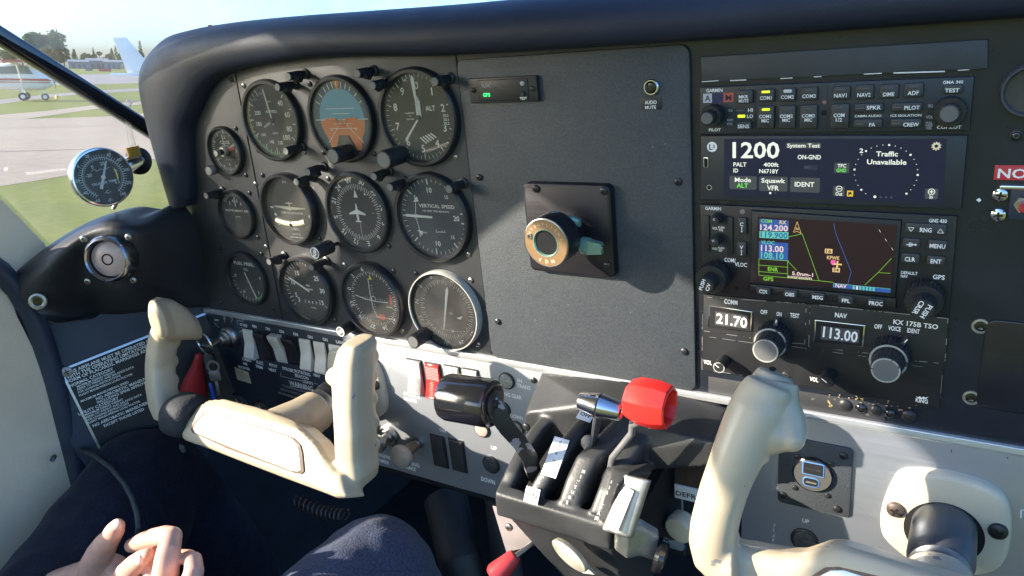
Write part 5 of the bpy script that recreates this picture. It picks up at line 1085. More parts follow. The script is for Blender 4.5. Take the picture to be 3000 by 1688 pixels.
# ---- rocker switches
def rocker(name, label, r, q, mat, on=True, frame=True, group='rocker switches on the lower panel', ribs=0):
    """q = pixel centre of the rocker; on = upper half pressed in, so the lower half stands out"""
    a, b = V(r, *q, 4); w, h = 8.2, 17.5
    t = thing(name, label, 'switch', (a, b, 1), group)
    if frame: m = MB(PLAST); m.rbox(a - w - 1.2, a + w + 1.2, b - h - 1.2, b + h + 1.2, .6, 2, .8, .4); put('frame', m, t)
    m = MB(mat); ct, cb = (3, 9.5) if on else (9.5, 3)
    n = 10; prof = [(h, ct), (h*.9, ct + .8)] + [(h*(.8 - .8*k/4), ct + .8 + (4.2 - ct)*k/4 if not ribs else ct + .8 + (4.2 - ct)*k/4 + .25*(k % 2)) for k in range(1, 5)] + [(-h*.85*k/5, 5 + (cb - 4.2)*k/5 + (.25*(k % 2) if ribs else 0)) for k in range(1, 6)] + [(-h, cb - .4)]
    if ribs:
        prof = [(h, ct), (h*.94, ct + .8)]
        for k in range(40):
            y = h*(.9 - 1.8*k/39); base = ct + .8 + (4.6 - ct - .8)*(1 - max(0, y)/h/.9) if y > 0 else 4.6 + (cb - 4.6)*(-y/h/.9); prof.append((y, base + .35*(k % 2)))
        prof.append((-h, cb - .4))
    rs = []
    for y, c in prof: rs.append([(a - w, b + y, .6), (a - w, b + y, c - .6), (a - w + .6, b + y, c), (a + w - .6, b + y, c), (a + w, b + y, c - .6), (a + w, b + y, .6)])
    m.rings(rs, close=True); put('rocker', m, t, ang=40); return t
rocker('rocker_switch', 'ivory rocker switch for the cabin air blower, first from the ignition key', 'H', (850, 352), ROCK)
rocker('rocker_switch', 'black rocker switch over ELEC TRIM', 'H', (945, 368), PLAST, False)
rocker('rocker_switch', 'ivory rocker switch over PITOT HEAT with its upper half standing out', 'H', (1038, 385), ROCK, False)
rocker('rocker_switch', 'black rocker switch over STROBE', 'H', (1128, 402), PLAST, False)
rocker('rocker_switch', 'ivory rocker switch over ROTATING BEACON', 'H', (1220, 420), ROCK)
rocker('rocker_switch', 'ivory rocker switch over NAV', 'H', (1315, 440), ROCK)
rocker('rocker_switch', 'ivory rocker switch under LAND, half hidden by the yoke grip', 'H', (1415, 460), ROCK)
rocker('rocker_switch', 'grey ribbed rocker switch left of the red one', 'I', (325, 305), pm('grey_rocker', (.3, .29, .27), .5), True, ribs=1)
rocker('rocker_switch', 'red ribbed rocker switch on the aluminium', 'I', (430, 328), RED, True, ribs=1)
rocker('rocker_switch', 'ivory rocker switch right of the red one, mostly behind the throttle knob', 'I', (540, 345), ROCK)
rocker('rocker_switch', 'ivory rocker switch under the MASTER bracket, hidden by the throttle knob', 'I', (645, 365), ROCK)
for x, y, l in ((463, 733, 'left black blank switch on the aluminium below the throttle knob'), (570, 758, 'right black blank switch on the aluminium, wrinkled cover')):
    a, b = V('I', x, y, 2); t = thing('blank_switch', l, 'switch', (a, b, 1), 'black blank switches on the lower panel')
    m = MB(PLAST); m.rbox(a - 9.5, a + 9.5, b - 19, b + 19, .6, 1.8, 1, .4); put('frame', m, t)
    m = MB(LEATH); m.rbox(a - 8, a + 8, b - 17.4, b + 17.4, 1.5, 3.4, 1, .7); put('cover', m, t)
# ---- indicator lamps
LG = 'round indicator lamps on the lower panels'
def pilot(reg, x, y, R, label, col, gl=.25):
    a, b = V(reg, x, y, 2.4); R *= PXMM(reg, x, y, 2.4)
    t = thing('indicator_lamp', label, 'indicator lamp', (a, b, 1), LG)
    m = MB(PLAST); m.lathe([(R*1.16, 0), (R*1.14, 1.6), (R*.98, 2.2), (R*.96, 1.6)], (a, b, .6), 36, cap1=False); put('rim', m, t)
    m = MB(col); m.lathe([(R*.97, 1.4), (R*.93, 2.5), (R*.6, 3.2), (R*.2, 3.4)], (a, b, .6), 32); put('lens', m, t)
GL1 = pm('pale_lens', (.3, .29, .25), .35, var=(500, .5), bump=(900, .6)); GL2 = pm('dark_lens', (.05, .052, .055), .3, var=(400, .5), bump=(900, .6)); GL3 = pm('pink_lens', (.5, .36, .3), .35, var=(500, .4), bump=(900, .6))
pilot('I', 850, 328, 46, 'pale round lamp left of IN TRANS', GL1); pilot('I', 826, 492, 46, 'dark round lamp above DOWN beside the throttle knob', GL2); pilot('I', 706, 606, 46, 'pinkish round lamp below the throttle knob', GL3)
pilot('I', 905, 606, 46, 'pale round lamp mostly hidden behind the throttle arm', GL1); pilot('I', 760, 810, 50, 'dark round lamp between UP and DOWN at the foot of the lower panel', GL2)
# ---- primer and parking brake knobs
a, b = V('I', 160, 650, 6); t = thing('engine_primer', 'metal engine primer knob beside the left yoke grip', 'knob', (a, b, 1))
m = MB(STEEL); m.lathe([(12, 0), (12, 3), (10.5, 4), (8, 4), (8, 8)], (a, b, .8), 32); put('collar', m, t)
m = MB(SCRS); a2, b2 = V('I', 120, 665, 22); m.lathe([(5, 0), (5, 6), (9, 8), (10, 12), (9, 15), (3, 16)], (a, b, 8), 28); put('grip', m, t)
a, b = V('I', 335, 688, 4); t = thing('parking_brake_pull', 'pale mushroom shaped parking brake knob', 'knob', (a, b, 1))
m = MB(STEEL); m.lathe([(7, 0), (6.6, 3), (4, 3.4), (4, 8)], (a, b, .8), 28); put('collar', m, t)
BK = pm('worn_tan_plastic', (.36, .3, .24), .45, var=(60, .2)); m = MB(pm('brown_stem', (.2, .13, .08), .5, var=(80, .2))); m.lathe([(5, 6), (5.5, 12), (7, 22)], (a, b, .8), 24, cap0=True); put('stem', m, t)
m = MB(BK); m.lathe([(7, 21), (11, 24), (12.4, 28), (11.6, 32), (8, 34.6), (3, 35.4)], (a, b, .8), 32, cap0=True); put('grip', m, t)
# ---- ignition switch with the keys
a, b = V('H', 700, 312, 8); t = thing('ignition_switch', 'round metal ignition switch with a key in it', 'ignition switch', (a, b, 1))
m = MB(STEEL); m.lathe([(13.5, 0), (13.5, 4), (12, 6.5), (9, 7.5), (9, 10), (6.5, 11)], (a, b, 1), 40); put('body', m, t)
m = MB(SCRS); m.lathe([(5.6, 11), (5.2, 15), (4, 16)], (a, b, 1), 28); m.use(HOLE); m.rbox(a - .7, a + .7, b - 3, b + 3, 17, 17.1, .3, 0); put('key_barrel', m, t)
t = thing('key_ring', 'steel key ring with small keys hanging from the ignition switch', 'key ring', (a - 6, b - 22, 20))
ca, cb_ = V('H', 555, 345, 34); R = 14.5
m = MB(CHR); m.tube([(ca + R*math.cos(k*math.pi/20), cb_ + R*math.sin(k*math.pi/20), 34 + 2*math.sin(k*math.pi/20 + 1)) for k in range(41)], .75, 8, False); m.tube([(ca + .4 + R*math.cos(k*math.pi/20), cb_ + .5 + R*math.sin(k*math.pi/20), 35.2 + 2*math.sin(k*math.pi/20 + 1)) for k in range(41)], .7, 8, False); put('ring', m, t)
m = MB(SCRS); m.frame((a - 3, b, 24), (0, 1, .1), ex=(1, 0, 0)); m.rbox(-14, 3, -8, 9, -.8, .8, 4, .3); m.frame(); put('ignition_key', m, t)
x, y = V('H', 612, 500, 32); m = MB(pm('dull_key', (.16, .16, .17), .4, metal=.7)); m.frame((x, y, 32), (.5, .1, 1)); m.ring(0, 0, 5, 8, 0, 28); m.rbox(-7, 7, -18, -5, -.6, .6, 2.5, .3); m.rbox(-2, 2, -36, -16, -.5, .5, .8, .2); m.frame(); put('spare_key', m, t)
m = MB(PLAST); m.frame((x - 6, y + 2, 30), (.6, .1, 1)); m.rbox(-7, 6, -14, 13, -2, 2, 5, .8); m.frame(); put('key_head', m, t)
x, y = V('H', 603, 645, 30); m = MB(pm('blue_plastic', (.02, .09, .5), .3)); m.frame((x, y, 30), (.6, 0, 1)); m.rbox(-2, 2, -14, 8, -1.5, 1.5, 1.6, .5); m.frame(); put('blue_tab', m, t)
t = thing('cone_tag', 'red plastic cone shaped tag on the key ring', 'key tag', V3('H', 480, 720, 36))
pa, pb = V('H', 520, 430, 36); qa, qb = V('H', 473, 715, 36)
m = MB(REDD); d = Vector((qa - pa, qb - pb, 0)); L0 = d.length; m.frame((pa, pb, 36), -d, up=(0, 0, 1)); m.lathe([(22, -L0 - 5), (22.4, -L0 - 3), (21.4, -L0 - 1), (19, -L0 + 2), (15.5, -L0*.72), (7, -L0*.25), (4.6, -3), (4.6, 0), (2.8, 3), (.6, 4)], n=40, cap0=True); m.frame(); put('cone', m, t)
# ---- small engine gauges behind the yoke
def f_eng(nm):
    def f(m, a, b, r, c, t):
        ticks(m, a, b, r*.8, r*.95, fr(-60, 60, 9), .6, c); m.text(nm, a, b - r*.2, 2, c); m.text('40', a - r*.3, b + r*.5, 1.8, c); m.text('80', a + r*.3, b + r*.5, 1.8, c)
        m.use(YEL); m.ring(a, b, r*.84, r*.95, c + .02, 10, math.radians(60), math.radians(75))
    return f
for x, y, nm, l in ((800, 765, 'AMPS', 'small ammeter behind the left yoke, below the switches'), (955, 815, 'FUEL', 'small fuel gauge with a yellow mark behind the yoke hub')):
    t, a, b, rg = gauge('engine_gauge', l, 'H', x, y, 21, group='small engine gauges behind the left yoke', face=f_eng(nm), h=4); ndl(t, a, b, -20, rg*.8, 3, 1.2, 2.6)

# ================================================================ right lower panel
t = thing('right_lower_panel', 'brushed aluminium lower panel at the right, behind the right yoke', 'lower panel', (170, -470, 0))
m = MB(pm('brushed_aluminium_wide', (.4, .43, .5), .36, metal=.8, aniso=(7, 500, 500, .09))); m.rbox(30, 330, -470, -240.2, -3, .8, 2, .4)
for s, x, y, w, h in (('UP', 932, 1082, 46, 26),): tpx(m, 'K', s, x, y, w, h, .8, WHT, rot=-3)
for i, s in enumerate('EXTEND'): tpx(m, 'K', s, 735 - i*4, 705 + i*32, 16, 22, .8, DIMW, rot=-3)
for i, s in enumerate('FLAPS'): tpx(m, 'K', s, 728 - i*3, 1112 + i*33, 16, 24, .8, DIMW, rot=-3)
m.use(WHT); m.line(V('K', 2364, 1062, .8), V('K', 2366, 1008, .8), .9, .95); m.line(V('K', 2366, 1008, .8), V('K', 2400, 1012, .8), .9, .96); m.use(HOLE); m.line(V('K', 1902, 608, 1), V('K', 1902, 628, 1), .5, 1.02); m.line(V('K', 2276, 655, 1), V('K', 2276, 668, 1), .5, 1.02)
put('plate', m, t)
pilot('K', 922, 1215, 78, 'round lamp half lit by sun between UP and the right yoke', GL2)
# ---- USB charger
a0, a1, b0, b1 = rectpx('K', ((775, 535), (1258, 590), (1215, 1060), (722, 955)), 3)
t = thing('usb_charger', 'black square plate with a round USB charging socket on the right lower panel', 'usb charger', ((a0+a1)/2, b0, 1))
m = MB(CPAN); m.rbox(a0, a1, b0, b1, .8, 3, 4, .6); put('plate', m, t)
for x, y, r in ((1185, 648, 3), (1140, 1000, 3), (780, 908, 3), (880, 655, 2.2), (1100, 703, 2.2), (860, 860, 2.2), (1077, 912, 2.2)): screw(*V('K', x, y, 3), t, SCRB, r, 3)
a, b = V('K', 977, 776, 5); R = 120*PXMM('K', 977, 776, 5)
m = MB(PLASG); m.lathe([(R*1.06, 0), (R*1.06, 2.4), (R, 3)], (a, b, 3), 44, cap1=False); m.use(pm('socket_grey', (.075, .075, .07), .5)); m.disc(a, b, R, 5.6, 40)
UB = pm('usb_blue', (.08, .2, .45), .4)
for x, y, w, h, rr in ((983, 737, 148, 86, .8), (968, 823, 112, 62, 3)):
    w0, w1, z0, z1 = boxpx('K', x-w/2, y-h/2, x+w/2, y+h/2, 5.6); m.use(UB); m.rbox(w0, w1, z0, z1, 5.5, 6, rr, .1); m.use(CHR if h < 80 else HOLE); k = .8; m.rbox(w0 + k, w1 - k, z0 + k, z1 - k, 6, 6.1, rr*.8, 0)
    k = 1.3; m.use(HOLE); m.rbox(w0 + k, w1 - k, z0 + k, z1 - k, 6.1, 6.15, rr*.8, 0); m.use(STEEL if h > 80 else BRASS); m.rbox(w0 + 2.4, w1 - 2., (z0+z1)/2 - .9, (z0+z1)/2 + .4, 6.15, 6.25, .2, 0)
put('socket', m, t)
# ================================================================ engine control pedestal
PD = thing('control_pedestal', 'black vinyl control pedestal with three lever slots in the middle below the panel', 'pedestal', (-70, -400, 40))
J = lambda x, y, c: Vector(V3('J', x, y, c))
m = MB(PEDM)
dn = Vector((0, -26, 0))
def deck(pts, drop=26, fwd=0): m.hull(pts + [p + Vector((0, -drop, 0)) for p in pts])
deck([J(425, 92, 2), J(700, 118, 2), J(1000, 150, 2), J(1010, 345, 40), J(760, 300, 36), J(700, 205, 20), J(305, 385, 34), J(330, 360, 34)])
deck([J(1000, 150, 2), J(1300, 235, 2), J(1665, 322, 2), J(1575, 560, 46), J(1150, 600, 50), J(1000, 420, 44)], 20)
def rib(px, w, h=9):
    P = [J(x, y, c) for x, y, c in px]; secs = []
    for i, p in enumerate(P):
        t = (P[min(i+1, len(P)-1)] - P[max(i-1, 0)]).normalized(); nrm = Vector((1, 0, 0)).cross(t); nrm = nrm if nrm[2] > 0 else -nrm
        secs.append((p - nrm*h, w, h, nrm))
    rs = []
    for c, w_, h_, nrm in secs:
        ring = []
        for k in range(20):
            q = 2*math.pi*k/20; f = lambda v: math.copysign(abs(v)**.48, v)
            ring.append(c + Vector((1, 0, 0))*w_*f(math.cos(q)) + nrm*h_*f(math.sin(q)))
        rs.append(ring)
    m.rings(rs)
rib([(620, 240, 14), (500, 350, 30), (400, 450, 45), (290, 610, 70), (215, 760, 88), (150, 905, 101)], 7, 13)
rib([(790, 300, 24), (700, 415, 45), (590, 545, 66), (500, 690, 82), (430, 800, 91), (355, 935, 100)], 7.8, 13)
rib([(1000, 370, 40), (860, 520, 60), (720, 660, 78), (650, 810, 90), (600, 960, 99), (560, 1010, 101)], 10, 13)
rib([(1090, 480, 44), (1000, 610, 62), (900, 745, 80), (850, 880, 92), (790, 1040, 102)], 8, 13)
def X(v, dx): return v + Vector((dx, 0, 0))
rl, rr = J(140, 905, 100), J(800, 1085, 104)
zl = (rl[1] + rr[1])/2
m.hull([Vector((rl[0] - 1, zl + 5, 96)), Vector((rr[0] + 9, zl + 5, 98)), Vector((rl[0] - 2, zl + 1, 104)), Vector((rr[0] + 10, zl + 1, 106)), Vector((rl[0] - 1, zl - 18, 106)), Vector((rr[0] + 10, zl - 18, 108)), Vector((rl[0], zl - 22, 84)), Vector((rr[0] + 8, zl - 22, 84))])
bl, br = J(440, 1300, 92), J(960, 1449, 92)
m.hull([Vector((rl[0] - 1, zl - 8, 104)), Vector((rr[0] + 9, zl - 8, 106)), bl, br, bl + Vector((14, -26, -6)), br + Vector((4, -40, -4)), Vector((rl[0] + 4, zl - 46, 40)), Vector((rr[0] + 8, zl - 46, 40)), bl + Vector((10, -24, -50)), br + Vector((4, -40, -60))])
# body right of the slots, carrying the handle
m.hull([J(905, 740, 80), J(1150, 690, 62), J(1160, 760, 70), J(1010, 760, 92), J(930, 840, 104), J(850, 1090, 108), J(800, 1060, 100), J(900, 760, 60), J(1150, 720, 30), J(860, 1130, 70)])
put('cover', m, PD, remesh=1.6, sm=5, label='moulded black cover with raised ribs')
m = MB(HOLE); m.hull([Vector((-150, -282, 2)), Vector((-20, -282, 2)), Vector((-150, -306, 40)), Vector((-30, -306, 44)), Vector((-134, zl - 26, 84)), Vector((-36, zl - 26, 84)), Vector((-150, -380, 2)), Vector((-20, -380, 2)), Vector((-134, zl - 30, 66)), Vector((-36, zl - 30, 66))]); put('slot_liner', m, PD)
for x, y, c in ((325, 455, 40), (210, 1120, 98)): screw(*V('J', x, y, c), PD, SCRS if y > 1000 else SCRB, 3.6, c)
# labels on the ribs
def lab(name, px, txt, label, mat=PAPER, rot=0, size=.3):
    P = [J(*p) for p in px]; n = (P[1] - P[0]).cross(P[3] - P[0]).normalized(); n = n if n[2] > 0 else -n
    o = (P[0] + P[1] + P[2] + P[3])/4 + n*2.2; ex = (P[1] - P[0] + P[2] - P[3]); w = ex.length/2; h = ((P[3] - P[0]).length + (P[2] - P[1]).length)/2
    q = MB(mat); q.frame(o, n, ex=ex); q.rbox(-w/2, w/2, -h/2, h/2, 0, .3, .3, .05); q.use(INK)
    if txt: 
        if isinstance(txt, str): q.text(txt, 0, 0, h*size, .4, min(w*.75, 99))
        else:
            for i, s in enumerate(txt[0]): q.text(s, 0, h*(.44 - .88*(i + .5)/len(txt[0])), h*.07, .4)
    q.frame(); return put(name, q, None, label=label, cat='label', group='white paper labels on the controls')
lab('paper_label', ((690, 340, 42), (780, 372, 42), (752, 437, 52), (656, 410, 52)), 'OFF', 'white OFF label below the chrome handle')
lab('paper_label', ((545, 535, 68), (635, 562, 68), (505, 797, 92), (398, 765, 92)), ['CARB HEAT'], 'long white CARB HEAT label on the pedestal rib')
lab('paper_label', ((345, 855, 98), (440, 880, 98), (392, 972, 104), (302, 942, 104)), 'ON', 'white ON label at the lower end of the pedestal rib')
def lets(txt, p0, p1, h, mat=WHTO):
    q = MB(mat); n = Vector((0, .62, .78))
    for i, s in enumerate(txt):
        if s == ' ': continue
        f = i/(len(txt)-1); p = Vector(p0)*(1-f) + Vector(p1)*f; o = J(*p) + n*1.6; q.frame(o, n, ex=(1, 0, 0)); q.text(s, 0, 0, h, 0)
    q.frame(); return q
put('lettering', lets('THROTTLE', (275, 690, 75), (170, 860, 95), 2.2), PD); put('lettering', lets('MIXTURE', (708, 755, 88), (600, 960, 99), 2.4), PD); put('lettering', lets('PULL LEAN', (915, 795, 86), (795, 1065, 103), 2.6), PD)
q = lets('OPEL', (462, 770, 92), (392, 855, 97), 2); put('lettering', q, PD)
# ---- throttle
t = thing('throttle_lever', 'throttle lever with a large glossy black cylinder knob on a chipped arm', 'lever', J(400, 740, 76))
ka = V3('O', 1180, 1006, 112); kr = 18.2
m = MB(PLASG); m.frame(ka, (1, .02, -.05), up=(0, 1, 0)); m.lathe([(kr*.8, -22), (kr*.93, -20.5), (kr, -17), (kr, 3), (kr*1.005, 4), (kr, 18), (kr*.95, 20.5), (kr*.82, 21.5), (kr*.55, 21.5), (kr*.52, 19)], n=48, cap0=True); m.frame(); put('knob', m, t)
ARM = pm('chipped_black_arm', (.02, .02, .022), .4, wear=(75, .6, (.27, .25, .26)), bump=(200, .2))
p = [J(75, 255, 112), J(130, 370, 112), J(200, 470, 108), J(280, 560, 101), J(340, 650, 92), J(372, 760, 82), J(380, 800, 60)]
ws = [6.5, 7, 6.5, 6, 6.2, 6, 5]; rs = []
for i, v in enumerate(p):
    tt = (p[min(i+1, 6)] - p[max(i-1, 0)]).normalized(); e1 = Vector((0, tt[2], -tt[1])).normalized(); e0 = Vector((1, 0, 0))
    if e1[2] < 0: e1 = -e1
    e1 = (e1*.75 + Vector((-.66, 0, 0))).normalized(); e0 = tt.cross(e1).normalized(); rs.append([v + e0*a_ + e1*b_*ws[i] for a_, b_ in ((-1.5, -1), (1.5, -1), (1.9, 0), (1.5, 1), (-1.5, 1), (-1.9, 0))])
m = MB(ARM); m.rings(rs); put('arm', m, t)
m = MB(SCRB); m.frame(ka, (1, .02, -.05)); m.lathe([(10.5, 20), (10.5, 22.6), (9.5, 23.2)], n=32); m.lathe([(3.6, 23), (3.3, 24.6), (1.5, 25)], n=18); m.frame(); put('pivot_boss', m, t)
# ---- carburettor heat lever
t = thing('carb_heat_lever', 'small lever with a tapered chrome handle in the middle slot', 'lever', J(760, 600, 66))
h = Vector(V3('O', 1508, 1021, 84)); m = MB(pm('polished_steel', (.55, .54, .58), .18, metal=1)); m.frame(h, (1, -.12, -.05)); m.lathe([(5.2, -16), (6.4, -15), (9.2, -2), (9.2, -.6)], n=32, cap0=True); m.lathe([(9.4, .6), (9.2, 2), (7, 15), (6.6, 16), (5.6, 16.6), (5, 15)], n=32, cap0=True); m.frame(); put('handle', m, t)
m = MB(pm('lever_grey', (.07, .075, .085), .4)); b0 = J(765, 590, 62); m.hull([h + Vector((dx, dy, dz)) for dx in (-.9, .9) for dy, dz in ((9, -3), (10, 3), (-4, 8), (-4, -8))] + [b0 + Vector((dx, 0, dz)) for dx in (-.9, .9) for dz in (-4, 5)]); put('plate', m, t)
m = MB(BK); m.ball(J(735, 560, 60), 6, 14); put('pivot', m, t)
# ---- mixture lever
t = thing('mixture_lever', 'mixture lever with a large faceted red knob on a bent grey rod', 'lever', J(880, 740, 72))
h = Vector(V3('O', 1634, 1014, 80)); R = 16.2
m = MB(RED); m.frame(h, (1, -.03, .02)); fc = lambda t_, c: (.85/max(abs(math.cos(((t_ + math.pi/8) % (math.pi/4)) - math.pi/8)), .1) + .15)*.965
m.lathe([(R*.7, -16), (R*.84, -14.5), (R*1.0, -8), (R*1.02, 6), (R*.92, 14), (R*.86, 15), (R*.78, 15), (R*.72, 13), (R*.66, 3)], n=64, mod=fc, cap0=True); m.frame(); put('knob', m, t, ang=26)
m = MB(pm('grey_rod', (.3, .3, .3), .35, metal=.6)); m.tube([h + Vector((-5, -14, 0)), J(1030, 440, 78), J(1025, 500, 77), J(960, 580, 78), J(895, 660, 78), J(880, 740, 72), J(880, 800, 50)], [3, 3, 2.8, 2.6, 2.6, 2.6, 2.6], 14); put('rod', m, t)
# ---- handle right of the slots
t = thing('trim_release_handle', 'bare metal L shaped handle with a white label strip, right of the pedestal slots', 'handle', J(860, 1200, 80))
ZM = pm('cast_zinc', (.36, .35, .32), .4, metal=.7, var=(60, .2), bump=(300, .2))
p0, p1, p2 = J(1065, 775, 92), J(915, 1185, 112), J(1195, 1320, 84)
m = MB(ZM); P = [J(1065, 790, 92), J(1010, 945, 100), J(955, 1090, 107), J(930, 1165, 110), J(960, 1220, 109), J(1050, 1250, 102), J(1170, 1300, 92)]
m.bar([(P[0], 10, 4.5), (P[1], 10.5, 4.5), (P[2], 11.5, 5), (P[3], 12, 6)], (1, 0, 0), (0, .5, .85)); m.bar([(P[3] + Vector((-3, -1, -3)), 12, 5), (P[4] + Vector((2, -1, -6)), 13, 6), (P[5] + Vector((0, 2, -8)), 12, 6), (P[6] + Vector((0, 2, -8)), 10, 6)], (0, 1, -.3), (.5, 0, 1)); put('bracket', m, t, remesh=1.2, sm=3)
m = MB(PAPER); n = Vector((0, .5, .86)); A, B = J(1012, 870, 101.5), J(922, 1140, 112); d = (A - B); m.frame((A + B)/2 + n*3.4, n, up=d); m.rbox(-3.4, 3.4, -d.length/2, d.length/2, 0, .4, .3, .1); m.frame(); put('label_strip', m, t)
m = MB(PLASG); e = J(1205, 1310, 90); m.frame(e, (1, -.25, -.2)); m.lathe([(12, -3), (13.5, 0), (13, 4), (8, 6)], n=28, cap0=True); m.frame(); put('end_cap', m, t)
# ---- dark recess at the right of the pedestal, its label and knobs
m = MB(pm('rusty_liner', (.05, .03, .02), .7, var=(60, .5))); q = [J(1310, 680, 18), J(1500, 690, 18), J(1500, 960, 18), J(1310, 930, 18)]; m.hull(q + [k + Vector((0, 0, -8)) for k in q]); put('defrost_bracket', m, None, label='rusty dark bracket behind the DEFROST label', cat='bracket')
m = MB(PAPER); q = [J(1307, 838, 20), J(1480, 878, 20), J(1480, 968, 20), J(1305, 925, 20)]; w = 34; m.rbox(q[0][0], q[0][0] + w, (q[2][1] + q[3][1])/2, (q[0][1] + q[1][1])/2, 18.5, 20, .3, .2); m.use(INK); m.text('DEFROST', q[0][0] + 1, (q[0][1] + q[3][1])/2 - 1.2, 4.4, 20.1, 31, 'l'); put('defrost_label', m, None, label='white DEFROST label beside the right yoke', cat='label')
a, b, c = J(1330, 1150, 34); t = thing('defrost_pull', 'pale round pull knob below the DEFROST label', 'knob', (a, b, 4))
m = MB(STEEL); m.tube([(a + 20, b + 14, 2), (a + 4, b + 3, 28)], 4, 16); put('stem', m, t); m = MB(CREAM2); m.frame((a, b, c), (-.2, -.1, 1)); m.lathe([(6, -16), (12, -12), (13, -4), (11.4, 0), (10.6, .4), (2, .6)], n=32, cap0=True); m.frame(); put('grip', m, t)
# ---- things low on the pedestal
t = thing('knob_on_rod', 'red tapered knob on a thin rod below the left corner of the pedestal', 'knob', J(170, 1380, 112))
m = MB(STEEL); A, B = J(385, 1215, 84), J(215, 1345, 110); m.tube([A, B], 2.3, 14); put('rod', m, t)
m = MB(REDD); d = (J(120, 1430, 116) - J(240, 1310, 104)).normalized(); m.frame(J(240, 1320, 106), d); m.lathe([(5, -2), (6.2, 0), (9.5, 17), (9.8, 20), (8.2, 23), (4, 24.2)], n=32, cap0=True); m.frame(); put('grip', m, t)
m = MB(pm('worn_tan_metal', (.34, .31, .24), .45, metal=.3, var=(60, .3), bump=(150, .3))); o = J(610, 1310, 122); d = J(735, 1400, 122) - J(490, 1235, 122); m.frame(o, (-.15, .25, 1), ex=d); m.slab([(d.length*.52*math.cos(k*math.pi/16), 6.4*math.sin(k*math.pi/16)) for k in range(32)], -3, 2, 1.2); m.frame(); put('oval_catch', m, None, label='worn oval metal catch on the front of the pedestal', cat='catch')
m = MB(pm('broken_tab', (.4, .36, .3), .6, var=(80, .3))); q = [J(640, 1385, 110), J(720, 1390, 110), J(775, 1440, 110), J(700, 1430, 110)]; m.hull(q + [k + Vector((0, -1, -4)) for k in q]); put('torn_tab', m, None, label='torn pale tab under the oval catch', cat='tab')
m = MB(pm('printed_card', (.5, .42, .4), .6, var=(30, .2))); q = [J(98, 985, 84), J(185, 1010, 84), J(400, 1240, 60), J(190, 1290, 60)]; n = Vector((.3, .2, 1))
m.hull(q + [k + Vector((0, 0, -1)) for k in q]); put('paper_card', m, None, label='pale printed card sticking out below the left corner of the pedestal', cat='card')
# ================================================================ control yokes
GRIPS = {}
def sec(r, x, y, c, dc): a, b = V(r, x, y, c); return Vector((a, b, c - dc))
E1, E2, EB = Vector((1, 0, 0)), Vector((0, 0, 1)), Vector((0, 1, 0))
def escutcheon(label, ax, bx):
    t = thing('shaft_collar', label, 'collar plate', (ax, bx, .8), 'collar plates round the yoke shafts')
    ra, rb = 170, -302
    o = [V('K', x, y, 5) for x, y in ((1560, 762), (1640, 746), (1860, 762), (2080, 820), (2210, 880), (2280, 960), (2306, 1080), (2290, 1260), (2250, 1360), (2180, 1415), (2050, 1440), (1900, 1440), (1740, 1390), (1600, 1320), (1480, 1220), (1432, 1140), (1432, 1020), (1470, 900), (1520, 800))]
    P = [Vector((p[0] - ra + ax, p[1] - rb + bx)) for p in o][::-1]; n = len(P); S = []
    for i in range(n):
        for u in (0, .33, .67):
            p0, p1, p2, p3 = P[i-1], P[i], P[(i+1) % n], P[(i+2) % n]; S.append(.5*((2*p1) + (p2-p0)*u + (2*p0-5*p1+4*p2-p3)*u*u + (3*p1-p0-3*p2+p3)*u**3))
    cc = sum(S, Vector((0, 0)))/len(S); m = MB(CREAM2)
    m.rings([[(*(cc + (p-cc)*k), c) for p in S] for k, c in ((1, .8), (1, 4), (.985, 6.4), (.95, 8), (.9, 8.8), (.5, 9.4))]); put('plate', m, t, ang=50)
    m = MB(HOLE); m.lathe([(24.5, 9.5), (24.5, 9.6)], (ax, bx - 4, 0), 40); put('shaft_opening', m, t)
    for x, y, mt in ((1530, 1004, pm('rusty_screw', (.16, .12, .1), .4, metal=.6, var=(200, .4))), (2212, 1148, SCRB)):
        a, b = V('K', x, y, 9); screw(a - ra + ax, b - rb + bx, t, mt, 6, 8.6)
def yoke(name, label, ax, bx, grips, base, hubc, plate, boot):
    t = thing(name, label, 'control yoke', (ax, bx - 20, 60))
    m = MB(CREAM); grips(m); base(m)
    m.tube([(ax, bx, 62 + hubc), (ax, bx, 84 + hubc), (ax + plate[1], bx + plate[2], 112)], [20.5, 22, 22], 32)
    put('frame', m, t, remesh=1.5, sm=7)
    m = MB(boot); m.lathe([(20, .5), (20, 44 + hubc), (18, 50 + hubc), (17, 52 + hubc), (17, 70 + hubc)], (ax, bx, 0), 40); m.use(STEEL); m.lathe([(18.4, 54 + hubc), (18.6, 55 + hubc), (18.6, 61 + hubc), (18.2, 62 + hubc)], (ax, bx, 0), 40, cap0=True); put('shaft', m, t)
    return t
